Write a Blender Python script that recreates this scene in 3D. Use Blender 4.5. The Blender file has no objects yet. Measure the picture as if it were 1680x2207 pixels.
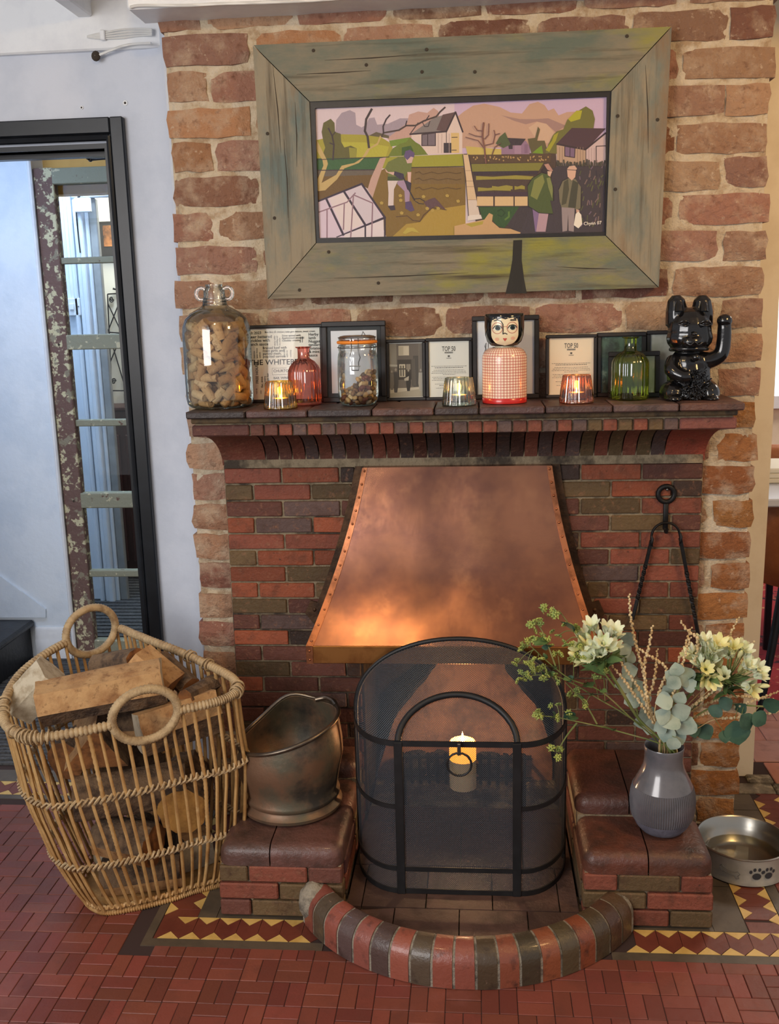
import bpy, math, random
from mathutils import Vector, Matrix, noise
random.seed(7)
S = bpy.context.scene
COL = S.collection
PI = math.pi
# ------------------------------------------------------------------ camera
CR = Vector((0.99616956, 0.08368337, -0.0253634))
CD = Vector((-0.00770145, -0.20496543, -0.97873891))
CF = Vector((-0.0871028, 0.97518525, -0.20353584))
CL = Vector((0.03113786, -2.45, 1.36437776))
FPX = 2150.0
cd = bpy.data.cameras.new('camera'); cam = bpy.data.objects.new('camera', cd); COL.objects.link(cam)
cam.matrix_world = Matrix(((CR.x, -CD.x, -CF.x, CL.x), (CR.y, -CD.y, -CF.y, CL.y), (CR.z, -CD.z, -CF.z, CL.z), (0, 0, 0, 1)))
cd.sensor_width = 36; cd.lens = FPX * 36 / 2207; cd.clip_start = 0.05
S.camera = cam
S.view_settings.view_transform = 'Standard'; S.view_settings.look = 'None'; S.view_settings.gamma = 1
S.view_settings.use_curve_mapping = False
S.view_settings.exposure = 0.45
def ray(x, y): return CR * ((x - 840) / FPX) + CD * ((y - 1103.5) / FPX) + CF
def PY(x, y, Y): r = ray(x, y); return CL + r * ((Y - CL.y) / r.y)
def PZ(x, y, Z): r = ray(x, y); return CL + r * ((Z - CL.z) / r.z)
def lin(c):
    o = []
    for v in c[:3]:
        v /= 255.0; o.append(v / 12.92 if v <= .04045 else ((v + .055) / 1.055) ** 2.4)
    return (o[0], o[1], o[2], 1)
# ------------------------------------------------------------------ light
wd = bpy.data.worlds.new('world'); S.world = wd; wd.use_nodes = True
wd.node_tree.nodes['Background'].inputs[0].default_value = lin((212, 212, 216))
wd.node_tree.nodes['Background'].inputs[1].default_value = 0.46
def area(name, loc, aim, sx, sy, power, c):
    l = bpy.data.lights.new(name, 'AREA'); l.shape = 'RECTANGLE'; l.size = sx; l.size_y = sy; l.energy = power; l.color = lin(c)[:3]
    o = bpy.data.objects.new(name, l); COL.objects.link(o); o.location = loc
    o.rotation_euler = (Vector(aim) - Vector(loc)).to_track_quat('-Z', 'Y').to_euler(); return o
area('window_light', (-1.7, -3.1, 1.7), (0.1, 0, .8), 1.5, 1.3, 46, (250, 246, 244))
area('ceiling_lamp_light', (1.35, -1.25, 2.12), (.75, 0, 1.0), .35, .35, 13, (255, 205, 135))
area('ceiling_spot_light', (-.40, -1.20, 2.15), (-.1, 0, .9), .10, .05, 2.4, (255, 216, 150))
area('hall_light', (-1.75, .62, 2.2), (-1.75, .9, 0), .8, .7, 20, (190, 218, 255))
area('lobby_light', (-1.75, 1.85, 2.2), (-1.8, 1.9, 0), .7, .5, 34, (205, 224, 255))
area('far_lobby_fill', (-1.5, 2.3, 2.15), (-1.6, 2.6, .9), .5, .3, 9, (255, 244, 226))  # unseen fill, added to brighten the cream wall beyond the panes
area('side_room_light', (1.9, 1.6, 2.2), (1.7, 1.2, 0), 1.2, 1.2, 32, (255, 240, 222))
def point(name, loc, power, c, r=.012):
    l = bpy.data.lights.new(name, 'POINT'); l.energy = power; l.color = lin(c)[:3]; l.shadow_soft_size = r
    o = bpy.data.objects.new(name, l); COL.objects.link(o); o.location = loc; return o
# ------------------------------------------------------------------ materials
MATS = {}
def mat(name, c=(128, 128, 128), c2=None, sc=10, rough=.6, metal=0., bump=0., bsc=60, objcol=False, stretch=None, c3=None, sc3=4, thr=(.45, .62), thr3=(.5, .62), spec=.5, det=5, emit=None, es=0, coat=0, attr=None, sss=0, coords='pos', grain=None):
    if name in MATS: return MATS[name]
    m = bpy.data.materials.new(name); m.use_nodes = True; MATS[name] = m
    N = m.node_tree.nodes; L = m.node_tree.links; b = N['Principled BSDF']
    def tex(scale, off=0.):
        t = N.new('ShaderNodeTexNoise'); t.inputs['Scale'].default_value = scale; t.inputs['Detail'].default_value = det; t.inputs['Roughness'].default_value = .62
        mp = N.new('ShaderNodeMapping'); mp.inputs['Location'].default_value = (off, off * .7, off * .3)
        if stretch: mp.inputs['Scale'].default_value = stretch
        if coords == 'pos': g = N.new('ShaderNodeNewGeometry'); L.new(g.outputs['Position'], mp.inputs[0])
        else: g = N.new('ShaderNodeTexCoord'); L.new(g.outputs['Object'], mp.inputs[0])
        L.new(mp.outputs[0], t.inputs['Vector']); return t.outputs['Fac']
    def mixc(f, A, B):
        x = N.new('ShaderNodeMix'); x.data_type = 'RGBA'
        L.new(f, x.inputs[0])
        for s, v in ((6, A), (7, B)):
            if isinstance(v, tuple): x.inputs[s].default_value = v
            else: L.new(v, x.inputs[s])
        return x.outputs[2]
    def rng(f, a, bb):
        r = N.new('ShaderNodeMapRange'); r.inputs[1].default_value = a; r.inputs[2].default_value = bb; L.new(f, r.inputs[0]); return r.outputs[0]
    cur = lin(c)
    if objcol: o = N.new('ShaderNodeObjectInfo'); cur = o.outputs['Color']
    if attr: o = N.new('ShaderNodeVertexColor'); o.layer_name = attr; cur = o.outputs['Color']
    if c2: cur = mixc(rng(tex(sc), *thr), cur, lin(c2))
    if c3: cur = mixc(rng(tex(sc3, 5.3), *thr3), cur, lin(c3))
    if grain:   # (colour, scale, stretch, lo, hi): fine streaks
        st0 = stretch; stretch = grain[2]; cur = mixc(rng(tex(grain[1], 9.1), grain[3], grain[4]), cur, lin(grain[0])); stretch = st0
    if isinstance(cur, tuple): b.inputs['Base Color'].default_value = cur
    else: L.new(cur, b.inputs['Base Color'])
    b.inputs['Roughness'].default_value = rough; b.inputs['Metallic'].default_value = metal; b.inputs['Specular IOR Level'].default_value = spec
    if coat: b.inputs['Coat Weight'].default_value = coat; b.inputs['Coat Roughness'].default_value = .08
    if sss: b.inputs['Subsurface Weight'].default_value = sss; b.inputs['Subsurface Radius'].default_value = (.02, .01, .005)
    if emit: b.inputs['Emission Color'].default_value = lin(emit); b.inputs['Emission Strength'].default_value = es
    if bump:
        bp = N.new('ShaderNodeBump'); bp.inputs['Strength'].default_value = min(1, bump); bp.inputs['Distance'].default_value = .004 * max(1, bump)
        L.new(tex(bsc, 2.1), bp.inputs['Height']); L.new(bp.outputs[0], b.inputs['Normal'])
    return m
def glass(name, tint=(240, 248, 246), edge=(170, 200, 190), gl=.75, rough=.02, base=.03):
    m = bpy.data.materials.new(name); m.use_nodes = True; MATS[name] = m
    N = m.node_tree.nodes; L = m.node_tree.links; N.remove(N['Principled BSDF']); out = N['Material Output']
    lw = N.new('ShaderNodeLayerWeight'); lw.inputs[0].default_value = .35
    x = N.new('ShaderNodeMix'); x.data_type = 'RGBA'; L.new(lw.outputs['Facing'], x.inputs[0]); x.inputs[6].default_value = lin(tint); x.inputs[7].default_value = lin(edge)
    t = N.new('ShaderNodeBsdfTransparent'); L.new(x.outputs[2], t.inputs[0])
    g = N.new('ShaderNodeBsdfGlossy'); g.inputs['Roughness'].default_value = rough; g.inputs[0].default_value = (1, 1, 1, 1)
    mr = N.new('ShaderNodeMapRange'); mr.inputs[3].default_value = base; mr.inputs[4].default_value = gl; L.new(lw.outputs['Fresnel'], mr.inputs[0])
    s = N.new('ShaderNodeMixShader'); L.new(mr.outputs[0], s.inputs[0]); L.new(t.outputs[0], s.inputs[1]); L.new(g.outputs[0], s.inputs[2]); L.new(s.outputs[0], out.inputs[0])
    return m
# ------------------------------------------------------------------ mesh building
def rot_to(d, up=Vector((0, 0, 1))):
    d = Vector(d).normalized()
    if abs(d.dot(up)) > .97: up = Vector((1, 0, 0))
    x = d.cross(up).normalized(); z = x.cross(d); return x, d, z
class MB:
    def __init__(s): s.v = []; s.f = []; s.m = []; s.c = []
    def add(s, vs, fs, mi=0, col=None):
        o = len(s.v); s.v += [tuple(v) for v in vs]
        for f in fs: s.f.append([i + o for i in f]); s.m.append(mi); s.c.append(col)
        return s
    def box(s, a, b, mi=0, col=None, M=None, bev=0):
        x0, y0, z0 = a; x1, y1, z1 = b
        if bev <= 0:
            vs = [(x, y, z) for x in (x0, x1) for y in (y0, y1) for z in (z0, z1)]
            fs = [(0, 1, 3, 2), (4, 6, 7, 5), (0, 4, 5, 1), (2, 3, 7, 6), (0, 2, 6, 4), (1, 5, 7, 3)]
        else:
            vs = []; e = bev; idx = {}
            for i, x in enumerate((x0, x1)):
                for j, y in enumerate((y0, y1)):
                    for k, z in enumerate((z0, z1)):
                        sx, sy, sz = (1, -1)[i], (1, -1)[j], (1, -1)[k]
                        for ax in range(3):
                            p = [x + sx * e, y + sy * e, z + sz * e]; p[ax] = (x, y, z)[ax]
                            idx[(i, j, k, ax)] = len(vs); vs.append(tuple(p))
            fs = []
            for ax in range(3):
                a1, a2 = [(1, 2), (2, 0), (0, 1)][ax]
                for sd in (0, 1):
                    q = []
                    for u, w in ((0, 0), (1, 0), (1, 1), (0, 1)):
                        t = [0, 0, 0]; t[ax] = sd; t[a1] = u; t[a2] = w; q.append(idx[(*t, ax)])
                    fs.append(q if sd else q[::-1])
            for ax in range(3):
                a1, a2 = [(1, 2), (2, 0), (0, 1)][ax]
                for u in (0, 1):
                    for w in (0, 1):
                        q = []
                        for e1, who in ((0, a1), (0, a2), (1, a2), (1, a1)):
                            t = [0, 0, 0]; t[ax] = e1; t[a1] = u; t[a2] = w; q.append(idx[(*t, who)])
                        fs.append(q if (u + w) % 2 == 0 else q[::-1])
            for i in (0, 1):
                for j in (0, 1):
                    for k in (0, 1):
                        q = [idx[(i, j, k, 0)], idx[(i, j, k, 1)], idx[(i, j, k, 2)]]
                        fs.append(q if (i + j + k) % 2 else q[::-1])
        if M: vs = [M @ Vector(v) for v in vs]
        return s.add(vs, fs, mi, col)
    def tube(s, pts, r, n=6, closed=False, mi=0, col=None, caps=True):
        pts = [Vector(p) for p in pts]; k = len(pts); rr = r if isinstance(r, (list, tuple)) else [r] * k
        vs = []; fs = []; X = None
        for i, p in enumerate(pts):
            if closed: d = pts[(i + 1) % k] - pts[i - 1]
            else: d = pts[min(i + 1, k - 1)] - pts[max(i - 1, 0)]
            if d.length < 1e-9: d = Vector((0, 0, 1))
            d.normalize()
            if X is None: X = rot_to(d)[0]
            X = (X - d * X.dot(d))
            if X.length < 1e-6: X = rot_to(d)[0]
            X.normalize(); Z = d.cross(X)
            for j in range(n):
                a = 2 * PI * j / n; vs.append(p + (X * math.cos(a) + Z * math.sin(a)) * rr[i])
        for i in range(k if closed else k - 1):
            for j in range(n):
                a = i * n + j; b = i * n + (j + 1) % n; c = ((i + 1) % k) * n + (j + 1) % n; d2 = ((i + 1) % k) * n + j
                fs.append((a, b, c, d2))
        if caps and not closed:
            fs.append(tuple(range(n))[::-1]); fs.append(tuple(range((k - 1) * n, k * n)))
        return s.add(vs, fs, mi, col)
    def lathe(s, prof, n=32, rib=None, mi=0, col=None, sy=1., cap0=False, cap1=False, c=(0, 0, 0)):
        vs = []; fs = []; k = len(prof)
        for i, (r, z) in enumerate(prof):
            for j in range(n):
                a = 2 * PI * j / n; q = r * (rib(a, i) if rib else 1)
                vs.append((c[0] + q * math.cos(a), c[1] + q * math.sin(a) * sy, c[2] + z))
        for i in range(k - 1):
            for j in range(n):
                fs.append((i * n + j, i * n + (j + 1) % n, (i + 1) * n + (j + 1) % n, (i + 1) * n + j))
        if cap0: fs.append(tuple(range(n))[::-1])
        if cap1: fs.append(tuple(range((k - 1) * n, k * n)))
        return s.add(vs, fs, mi, col)
    def prism(s, poly, d, mi=0, col=None):
        """poly: list of 3D points (planar), extruded by vector d"""
        d = Vector(d); a = [Vector(p) for p in poly]; n = len(a)
        nn = Vector((0, 0, 0))
        for i in range(n): nn += a[i].cross(a[(i + 1) % n])
        if nn.dot(d) > 0: a = a[::-1]
        vs = a + [p + d for p in a]
        fs = [tuple(range(n)), tuple(range(n, 2 * n))[::-1]] + [(i, i + n, (i + 1) % n + n, (i + 1) % n) for i in range(n)]
        return s.add(vs, fs, mi, col)
    def ball(s, c, r, nu=8, nv=6, mi=0, col=None, M=None):
        if not isinstance(r, (tuple, list)): r = (r, r, r)
        vs = [(0, 0, -1)]
        for i in range(1, nv):
            t = PI * i / nv - PI / 2
            for j in range(nu): vs.append((math.cos(t) * math.cos(2 * PI * j / nu), math.cos(t) * math.sin(2 * PI * j / nu), math.sin(t)))
        vs.append((0, 0, 1)); top = len(vs) - 1; fs = []
        for j in range(nu):
            fs.append((0, 1 + (j + 1) % nu, 1 + j)); b = 1 + (nv - 2) * nu; fs.append((top, b + j, b + (j + 1) % nu))
            for i in range(nv - 2): a = 1 + i * nu; fs.append((a + j, a + (j + 1) % nu, a + nu + (j + 1) % nu, a + nu + j))
        vs = [Vector((v[0] * r[0], v[1] * r[1], v[2] * r[2])) for v in vs]
        if M: vs = [M @ v for v in vs]
        return s.add([v + Vector(c) for v in vs], fs, mi, col)
    def mesh(s, name, smooth=None):
        me = bpy.data.meshes.new(name); me.from_pydata(s.v, [], s.f)
        if any(s.m): me.polygons.foreach_set('material_index', s.m)
        if any(c is not None for c in s.c):
            ca = me.color_attributes.new('Col', 'FLOAT_COLOR', 'CORNER'); buf = []
            for f, c in zip(s.f, s.c):
                l = lin(c or (128, 128, 128)); buf += list(l) * len(f)
            ca.data.foreach_set('color', buf)
        if smooth is not None:
            me.polygons.foreach_set('use_smooth', [True] * len(me.polygons))
            if smooth < 179: me.set_sharp_from_angle(angle=math.radians(smooth))
        me.update(); return me
    def build(s, name, m, parent=None, smooth=None, loc=None):
        return put(name, s.mesh(name, smooth), m, parent, loc)
VAR = {}
def put(name, me, m, parent=None, loc=None, color=None):
    if m is not None and not isinstance(m, (list, tuple)) and len(me.materials) and me.materials[0] != m:   # same shape, other material
        k = (me.name, m.name)
        if k not in VAR: VAR[k] = me.copy(); VAR[k].materials[0] = m
        me = VAR[k]
    o = bpy.data.objects.new(name, me); COL.objects.link(o)
    if m is not None and len(me.materials) == 0:
        for x in (m if isinstance(m, (list, tuple)) else [m]): me.materials.append(x)
    if parent is not None: o.parent = parent
    if loc is not None: o.location = loc
    if color is not None: o.color = lin(color)
    return o
def tag(o, label=None, cat=None, group=None, kind=None):
    if label: o['label'] = label
    if cat: o['category'] = cat
    if group: o['group'] = group
    if kind: o['kind'] = kind
    return o
def thing(name, label=None, cat=None, loc=(0, 0, 0), rz=0, group=None, kind=None):
    o = bpy.data.objects.new(name, None); COL.objects.link(o); o.location = loc; o.rotation_euler = (0, 0, rz); o.empty_display_size = .05
    return tag(o, label, cat, group, kind)
def copy_tree(o, parent=None):
    c = o.copy(); COL.objects.link(c)
    if parent: c.parent = parent
    for ch in list(o.children): copy_tree(ch, c)
    return c
def text_mesh(body, size, mb, M, col=(20, 20, 20), align='LEFT', sx=1.):
    cu = bpy.data.curves.new('lettering', 'FONT'); cu.body = body; cu.size = size; cu.align_x = align; cu.offset = .012 * size; cu.resolution_u = 2
    o = bpy.data.objects.new('lettering', cu); me = bpy.data.meshes.new_from_object(o)
    T = M @ Matrix.Diagonal((sx, 1, 1, 1))
    mb.add([T @ v.co for v in me.vertices], [tuple(p.vertices) for p in me.polygons], 0, col)
    bpy.data.objects.remove(o); bpy.data.curves.remove(cu); bpy.data.meshes.remove(me)
def nz(p, s=1., o=0.): return noise.noise(Vector(p) * s + Vector((o, o * 1.7, -o)))
def smoothpath(pts, n=6, closed=False):
    P = [Vector(p) for p in pts]; k = len(P); out = []
    for i in range(k if closed else k - 1):
        if closed: a, b, c, d = P[i - 1], P[i], P[(i + 1) % k], P[(i + 2) % k]
        else: a, b, c, d = P[max(i - 1, 0)], P[i], P[i + 1], P[min(i + 2, k - 1)]
        for j in range(n):
            t = j / n; out.append(.5 * ((2 * b) + (c - a) * t + (2 * a - 5 * b + 4 * c - d) * t * t + (3 * b - a - 3 * c + d) * t ** 3))
    if not closed: out.append(P[-1])
    return out
# ================================================================== THE SETTING
m_old = mat('old_brick', objcol=True, c2=(206, 182, 156), sc=18, thr=(.48, .78), c3=(116, 78, 62), sc3=40, thr3=(.55, .78), rough=.92, bump=4, bsc=60, det=8, spec=.2, grain=((226, 206, 180), 70, (1, 1, 1), .60, .80))
m_mort = mat('old_mortar', (206, 190, 164), (176, 152, 124), sc=30, rough=.97, bump=2, bsc=110, c3=(214, 200, 178), sc3=12, spec=.1)
m_plast = mat('white_plaster', (206, 212, 224), (196, 203, 216), sc=5, rough=.75, bump=.25, bsc=30)
m_cream = mat('cream_paint', (240, 226, 198), (230, 214, 184), sc=6, rough=.7, bump=.2, bsc=25)
m_white = mat('white_gloss_paint', (232, 234, 236), (222, 224, 228), sc=9, rough=.4, bump=.15, bsc=18)
m_black = mat('black_gloss_paint', (15, 18, 23), (22, 26, 32), sc=12, rough=.35, spec=.35)
m_hall = mat('hall_blue_white_paint', (224, 232, 240), (214, 224, 234), sc=6, rough=.6, bump=.5, bsc=22)

def rough_brick(w, h, seed, nx, nzz, d=.10, jag=.004):
    """front at -Y; origin in the middle of the front"""
    mb = MB(); rnd = random.Random(seed); vs = []
    for j in range(nzz + 1):
        for i in range(nx + 1):
            x = -w / 2 + w * i / nx; z = -h / 2 + h * j / nzz; y = rnd.uniform(-.003, .0015)
            ei = i in (0, nx); ej = j in (0, nzz)
            if ei: x += rnd.uniform(-jag, jag); y += .005
            if ej: z += rnd.uniform(-jag * .7, jag * .7); y += .004
            if ei and ej: x *= .985; z *= .95
            vs.append((x, y, z))
    fs = []
    for j in range(nzz):
        for i in range(nx):
            a = j * (nx + 1) + i; fs.append((a, a + 1, a + nx + 2, a + nx + 1))
    ring = list(range(nx + 1)) + [j * (nx + 1) + nx for j in range(1, nzz + 1)] + [nzz * (nx + 1) + i for i in range(nx - 1, -1, -1)] + [j * (nx + 1) for j in range(nzz - 1, 0, -1)]
    o = len(vs); k = len(ring)
    for r in ring: vs.append((vs[r][0], d, vs[r][2]))
    for q in range(k): fs.append((ring[q], o + q, o + (q + 1) % k, ring[(q + 1) % k]))
    mb.add(vs, fs); return mb.mesh('brick', 40)

# --- chimney breast: mortar core and its old bricks
YB = .02
breast = MB(); breast.box((-.694, YB + .008, 0), (-.275, .26, 2.2)); breast.box((.255, YB + .008, 0), (.70, .26, 2.2)); breast.box((-.275, YB + .008, .665), (.255, .26, 2.2))
breast = tag(breast.build('wall_back', m_mort), kind='structure')
mo = MB()   # rough lime mortar bed standing almost flush with the bricks
nx, nzq = 120, 180; vs = []
for j in range(nzq + 1):
    for i in range(nx + 1):
        x = -.695 + 1.396 * i / nx; z = 2.15 * j / nzq
        e = .012 if i in (0, nx) else 0
        vs.append((x + (nz((0, 0, z), 30) * .006 if i in (0, nx) else 0), YB + .0045 + e + nz((x, z, 0), 55) * .004 + nz((x, z, 3), 140) * .002, z))
fs = [(j * (nx + 1) + i, j * (nx + 1) + i + 1, (j + 1) * (nx + 1) + i + 1, (j + 1) * (nx + 1) + i) for j in range(nzq) for i in range(nx) if not (j < 50 and 35 < i < 84)]
mo.add(vs, fs); tag(mo.build('mortar', m_mort, breast, 60), kind='stuff')
LB = .2185; CH = .080
ol = [(180, 140, 112), (170, 128, 106), (186, 148, 118), (164, 120, 102), (180, 134, 100), (158, 120, 104), (192, 158, 128), (172, 134, 112)]
STR = [rough_brick(LB - .013, .0665, 10 + i, 5, 3) for i in range(8)]
HEAD = [rough_brick(LB / 2 - .012, .0665, 40 + i, 3, 3) for i in range(6)]
LED = [rough_brick(LB - .013, .0665, 70 + i, 5, 3, .13, .008) for i in range(6)]
rb = random.Random(3)
for k in range(0, 27):
    z = k * CH + .04
    x = -.705; first = True
    cells = ([LB / 2] + [LB] * 6) if k % 2 else ([LB] * 6 + [LB / 2])
    for ci, w in enumerate(cells):
        cx = x + w / 2; x += w
        edge = ci == 0 or ci == len(cells) - 1
        if z < 1.02 and -.49 < cx < .47: continue
        if z > 1.45 and z < 1.9 and -.36 < cx < .36: continue
        me = rb.choice(HEAD if w < .2 else STR)
        c = list(rb.choice(ol)); v = rb.uniform(.9, 1.08)
        if cx > .55 and z < 1.12: c = [c[0] * .98, c[1] * .86, c[2] * .66]  # warm lamplight tinted into the lower right bricks
        if cx < -.55 and z < 1.1: c = [c[0] * 1.02, c[1] * .98, c[2] * .98]
        if rb.random() < .13: c = [c[0] * .78, c[1] * .74, c[2] * .76]
        o = put('brick', me, m_old, breast, (cx + rb.uniform(-.004, .004) + (rb.uniform(-.008, .008) if edge else 0), YB - rb.uniform(0.001, .005), z + rb.uniform(-.003, .003)), [q * v for q in c])
        o.rotation_euler = (0, rb.uniform(-.012, .012) + (PI if rb.random() < .5 else 0), 0)

# --- plaster wall left of the breast (with the doorway), curving into the breast's return
ZD = 1.778
prof = [(-.915, .2), (-.80, .2), (-.765, .192), (-.738, .172), (-.722, .145), (-.714, .11), (-.709, .06), (-.69, .06), (-.69, .32), (-.915, .32)]
w = MB(); w.prism([(x, y, 0) for x, y in prof], (0, 0, 2.2))
w.box((-2.3, .2, ZD), (-.915, .32, 2.2)); w.box((-3.2, .2, 0), (-1.86, .32, 2.2))
wl = tag(w.build('wall_left', m_plast, None, 40), kind='structure')
m_hole = mat('dark_hole', (60, 52, 44), rough=.9)
for px, py, r in ((270, 222, .004), (176, 232, .003)):
    p = PY(px, py, .199); h = MB(); h.lathe([(r * 1.7, 0), (r * 1.5, .0012), (r * .8, .0012)], 10); h.v = [(a + p.x, p.y - c, b + p.z) for a, b, c in h.v]; h.build('filler_ring', m_white, wl)
    h = MB(); h.lathe([(r * .8, 0.0006), (0.0002, .0006)], 10); h.v = [(a + p.x, p.y - c, b + p.z) for a, b, c in h.v]; h.build('screw_hole', m_hole, wl)

# --- black door frame
d1 = thing('door_1', kind='structure', loc=(-.89, .2, 0))
def dpart(name, mb): mb.v = [(a + .89, b - .2, c) for a, b, c in mb.v]; mb.build(name, m_black, d1, 30)
mb = MB(); mb.box((-.897, .178, 0), (-.862, .2, 1.852), bev=.003); dpart('architrave', mb)
mb = MB(); mb.box((-2.0, .178, 1.812), (-.897, .2, 1.852), bev=.003); dpart('architrave', mb)
mb = MB(); mb.tube([(-.903, .184, 0), (-.903, .184, 1.806)], .007, 8); mb.box((-.918, .188, 0), (-.905, .33, 1.79)); dpart('door_lining', mb)
mb = MB(); mb.tube([(-2.0, .184, 1.803), (-.903, .184, 1.803)], .008, 8); mb.box((-2.0, .19, ZD), (-.905, .33, 1.79)); dpart('door_lining', mb)
mb = MB(); mb.box((-.93, .24, 0), (-.918, .27, ZD)); mb.box((-2, .24, ZD - .012), (-.918, .27, ZD)); dpart('door_stop', mb)

# --- ceiling with beams
ce = tag(MB().box((-3.2, -3.2, 2.2), (2.6, 3.5, 2.26)).build('ceiling', m_white), kind='structure')
b = MB(); b.box((-2.4, .182, 2.012), (-.70, .30, 2.2), bev=.004); b.build('wall_plate', m_white, ce)
xa, xb = PY(167, 50, .18).x, PY(200, 50, .18).x
b = MB(); b.box((xa, -3.1, 2.09), (xb, .182, 2.2), bev=.004); b.build('joist', m_white, ce)
b = MB(); b.box((-.741, -.09, 2.026), (1.4, .03, 2.2), bev=.004); b.box((-.741, -.094, 2.052), (1.4, -.09, 2.062)); b.build('boxed_beam', m_white, ce)
m_cable = mat('white_cable', (222, 222, 220), rough=.5)
pts = [PY(215, 118, .176), PY(240, 108, .172), PY(270, 98, .17), PY(300, 94, .17), PY(326, 93, .15)]
tag(MB().tube(smoothpath(pts), .0032, 6).build('cable', m_cable, None, 60), 'white cable from the dark hole at the beam foot to the brick edge', 'cable')
cb = thing('cable', 'bunch of thin white cables clipped across the beam face', 'cable', PY(190, 77, .178))
o0 = Vector(cb.location)
for i in range(4):
    pts = [PY(188, 78 + i * .7, .178), PY(210, 73 + i * 3.2, .176), PY(223, 71 + i * 4, .176), PY(260, 64 + i * 6, .177), PY(300, 62 + i * 5, .178), PY(328, 63 + i * 4, .165)]
    MB().tube([p - o0 for p in smoothpath(pts)], .0022, 5).build('strand', m_cable, cb, 60)
mb = MB(); p = PY(222, 76, .174) - o0; mb.box((p.x - .006, -.01, p.z - .012), (p.x + .006, .002, p.z + .012), bev=.002); mb.build('cable_clip', m_white, cb)
pts = [PY(281, 16, -.093), PY(305, 12, -.094), PY(400, 12, -.096), PY(480, 8, -.096), PY(560, 6, -.096), PY(660, 2, -.096), PY(760, -5, -.096)]
tag(MB().tube(smoothpath(pts), .0034, 6).build('cable', m_cable, None, 60), 'white cable lying along the face of the boxed beam above the brick wall', 'cable')
p = PY(207, 121, .178); mb = MB(); mb.lathe([(0.0005, .008), (.008, .007), (.0115, .002), (.0115, 0)], 12)
mb.v = [(a, -c, b * 1.1) for a, b, c in mb.v]; ho = mb.build('cable_hole', m_hole, wl, 60, p)

# --- right: cream plaster wall end and the side room behind it
w = MB(); zs = [0.0, .3, .6, .9, 1.2, 1.5, 1.8, 2.2]; prf = []
ed = [(1624, 1660), (1632, 1491), (1644, 1288), (1656, 1084), (1669, 880), (1677, 700), (1686, 500), (1700, 60)]
pr = [PY(x, y, .3) for x, y in ed]
poly = [(.69, .3, 0), (pr[0].x, .3, 0)] + [(q.x + nz((q.z, 0, 0), 4) * .003, .3, q.z) for q in pr] + [(pr[-1].x, .3, 2.2), (.69, .3, 2.2)]
w.prism(poly, (0, .10, 0)); tag(w.build('wall_right', m_cream), kind='structure')
tag(MB().box((.3, 2.6, 0), (3.2, 2.68, 2.2)).build('wall_side_room', m_cream), kind='structure')

# --- floor
m_slab = mat('floor_grout', (58, 40, 36), rough=.9)
m_tile = mat('quarry_tile', objcol=True, c2=(104, 60, 50), sc=14, thr=(.5, .85), rough=.42, bump=.3, bsc=40, c3=(146, 92, 84), sc3=6, thr3=(.56, .9), spec=.35)
m_yel = mat('buff_tile', (214, 178, 104), (196, 156, 84), sc=18, rough=.4, bump=.2)
m_dred = mat('chocolate_tile', (112, 56, 42), (98, 46, 36), sc=10, rough=.4, bump=.2)
m_grey = mat('grey_tile', (92, 80, 66), (78, 68, 56), sc=14, rough=.45, bump=.2)
fl = tag(MB().box((-3.2, -3.2, -.05), (3.2, 3.5, -.002)).build('floor', m_slab), kind='structure')
def tile_mesh(a, b):   # top at z = 0, bevelled edge, origin in the middle
    mb = MB(); mb.box((-a / 2, -b / 2, -.012), (a / 2, b / 2, 0), bev=.0011); return mb.mesh('floor_tile')
T = .0714; g = .0013
tw = tile_mesh(T - g, T / 2 - g); tn = tile_mesh(T / 2 - g, T - g); tq = tile_mesh(T / 2 - g, T / 2 - g)
rt = random.Random(5); tiles = []
def tcol(): v = rt.uniform(.88, 1.1); return (124 * v, 66 * v * rt.uniform(.95, 1.05), 54 * v)
def infront(x, y):   # under the curb, border or plinth
    if y > -.553 - .001 and x > -.714: return False
    if math.hypot(x - .0, y + .238) < .40: return False
    return True
for iy in range(0, 30):
    for ix in range(-40, 20):
        x0 = .390 + ix * T; y1 = (-.5506 - .0357) - iy * T if True else 0
        x = x0 + T / 2; y = y1 - T / 2
        if y < -1.0: continue
        px = (Vector((x, y, 0)) - CL); zc = px.dot(CF)
        u = 840 + FPX * px.dot(CR) / zc; v = 1103.5 + FPX * px.dot(CD) / zc
        vis = -60 < u < 1740 and v < 2260
        if not (-300 < u < 1980 and v < 2600): continue
        if (ix + iy) % 2:
            tiles += [(x, y + T / 4, tw, vis), (x, y - T / 4, tw, vis)]
        else: tiles += [(x - T / 4, y, tn, vis), (x + T / 4, y, tn, vis)]
for ix in range(-40, 20):    # half course against the border
    x0 = .390 + ix * T
    if x0 < -.75 or x0 > 1.1: continue
    y = -.5525 - T / 4 + .0014
    if ix % 2 == 0: tiles.append((x0 + T / 2, y, tw, True))
    else: tiles += [(x0 + T / 4, y, tq, True), (x0 + 3 * T / 4, y, tq, True)]
for iy in range(0, 10):      # field left of the border, up to the door threshold
    for ix in range(-40, 0):
        x0 = .390 + ix * T; y0 = -.5506 - .0357 + iy * T
        if x0 + T > -.712 or y0 + T > .10: continue
        x = x0 + T / 2; y = y0 + T / 2; px = (Vector((x, y, 0)) - CL); zc = px.dot(CF)
        if 840 + FPX * px.dot(CR) / zc < -60: continue
        if (ix + iy) % 2 == 0: tiles += [(x, y + T / 4, tw, True), (x, y - T / 4, tw, True)]
        else: tiles += [(x - T / 4, y, tn, True), (x + T / 4, y, tn, True)]
tiles = [t for t in tiles if infront(t[0], t[1])]
key = lambda t: (not t[3], t[1])
tiles.sort(key=key)
rest = MB()
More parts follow.
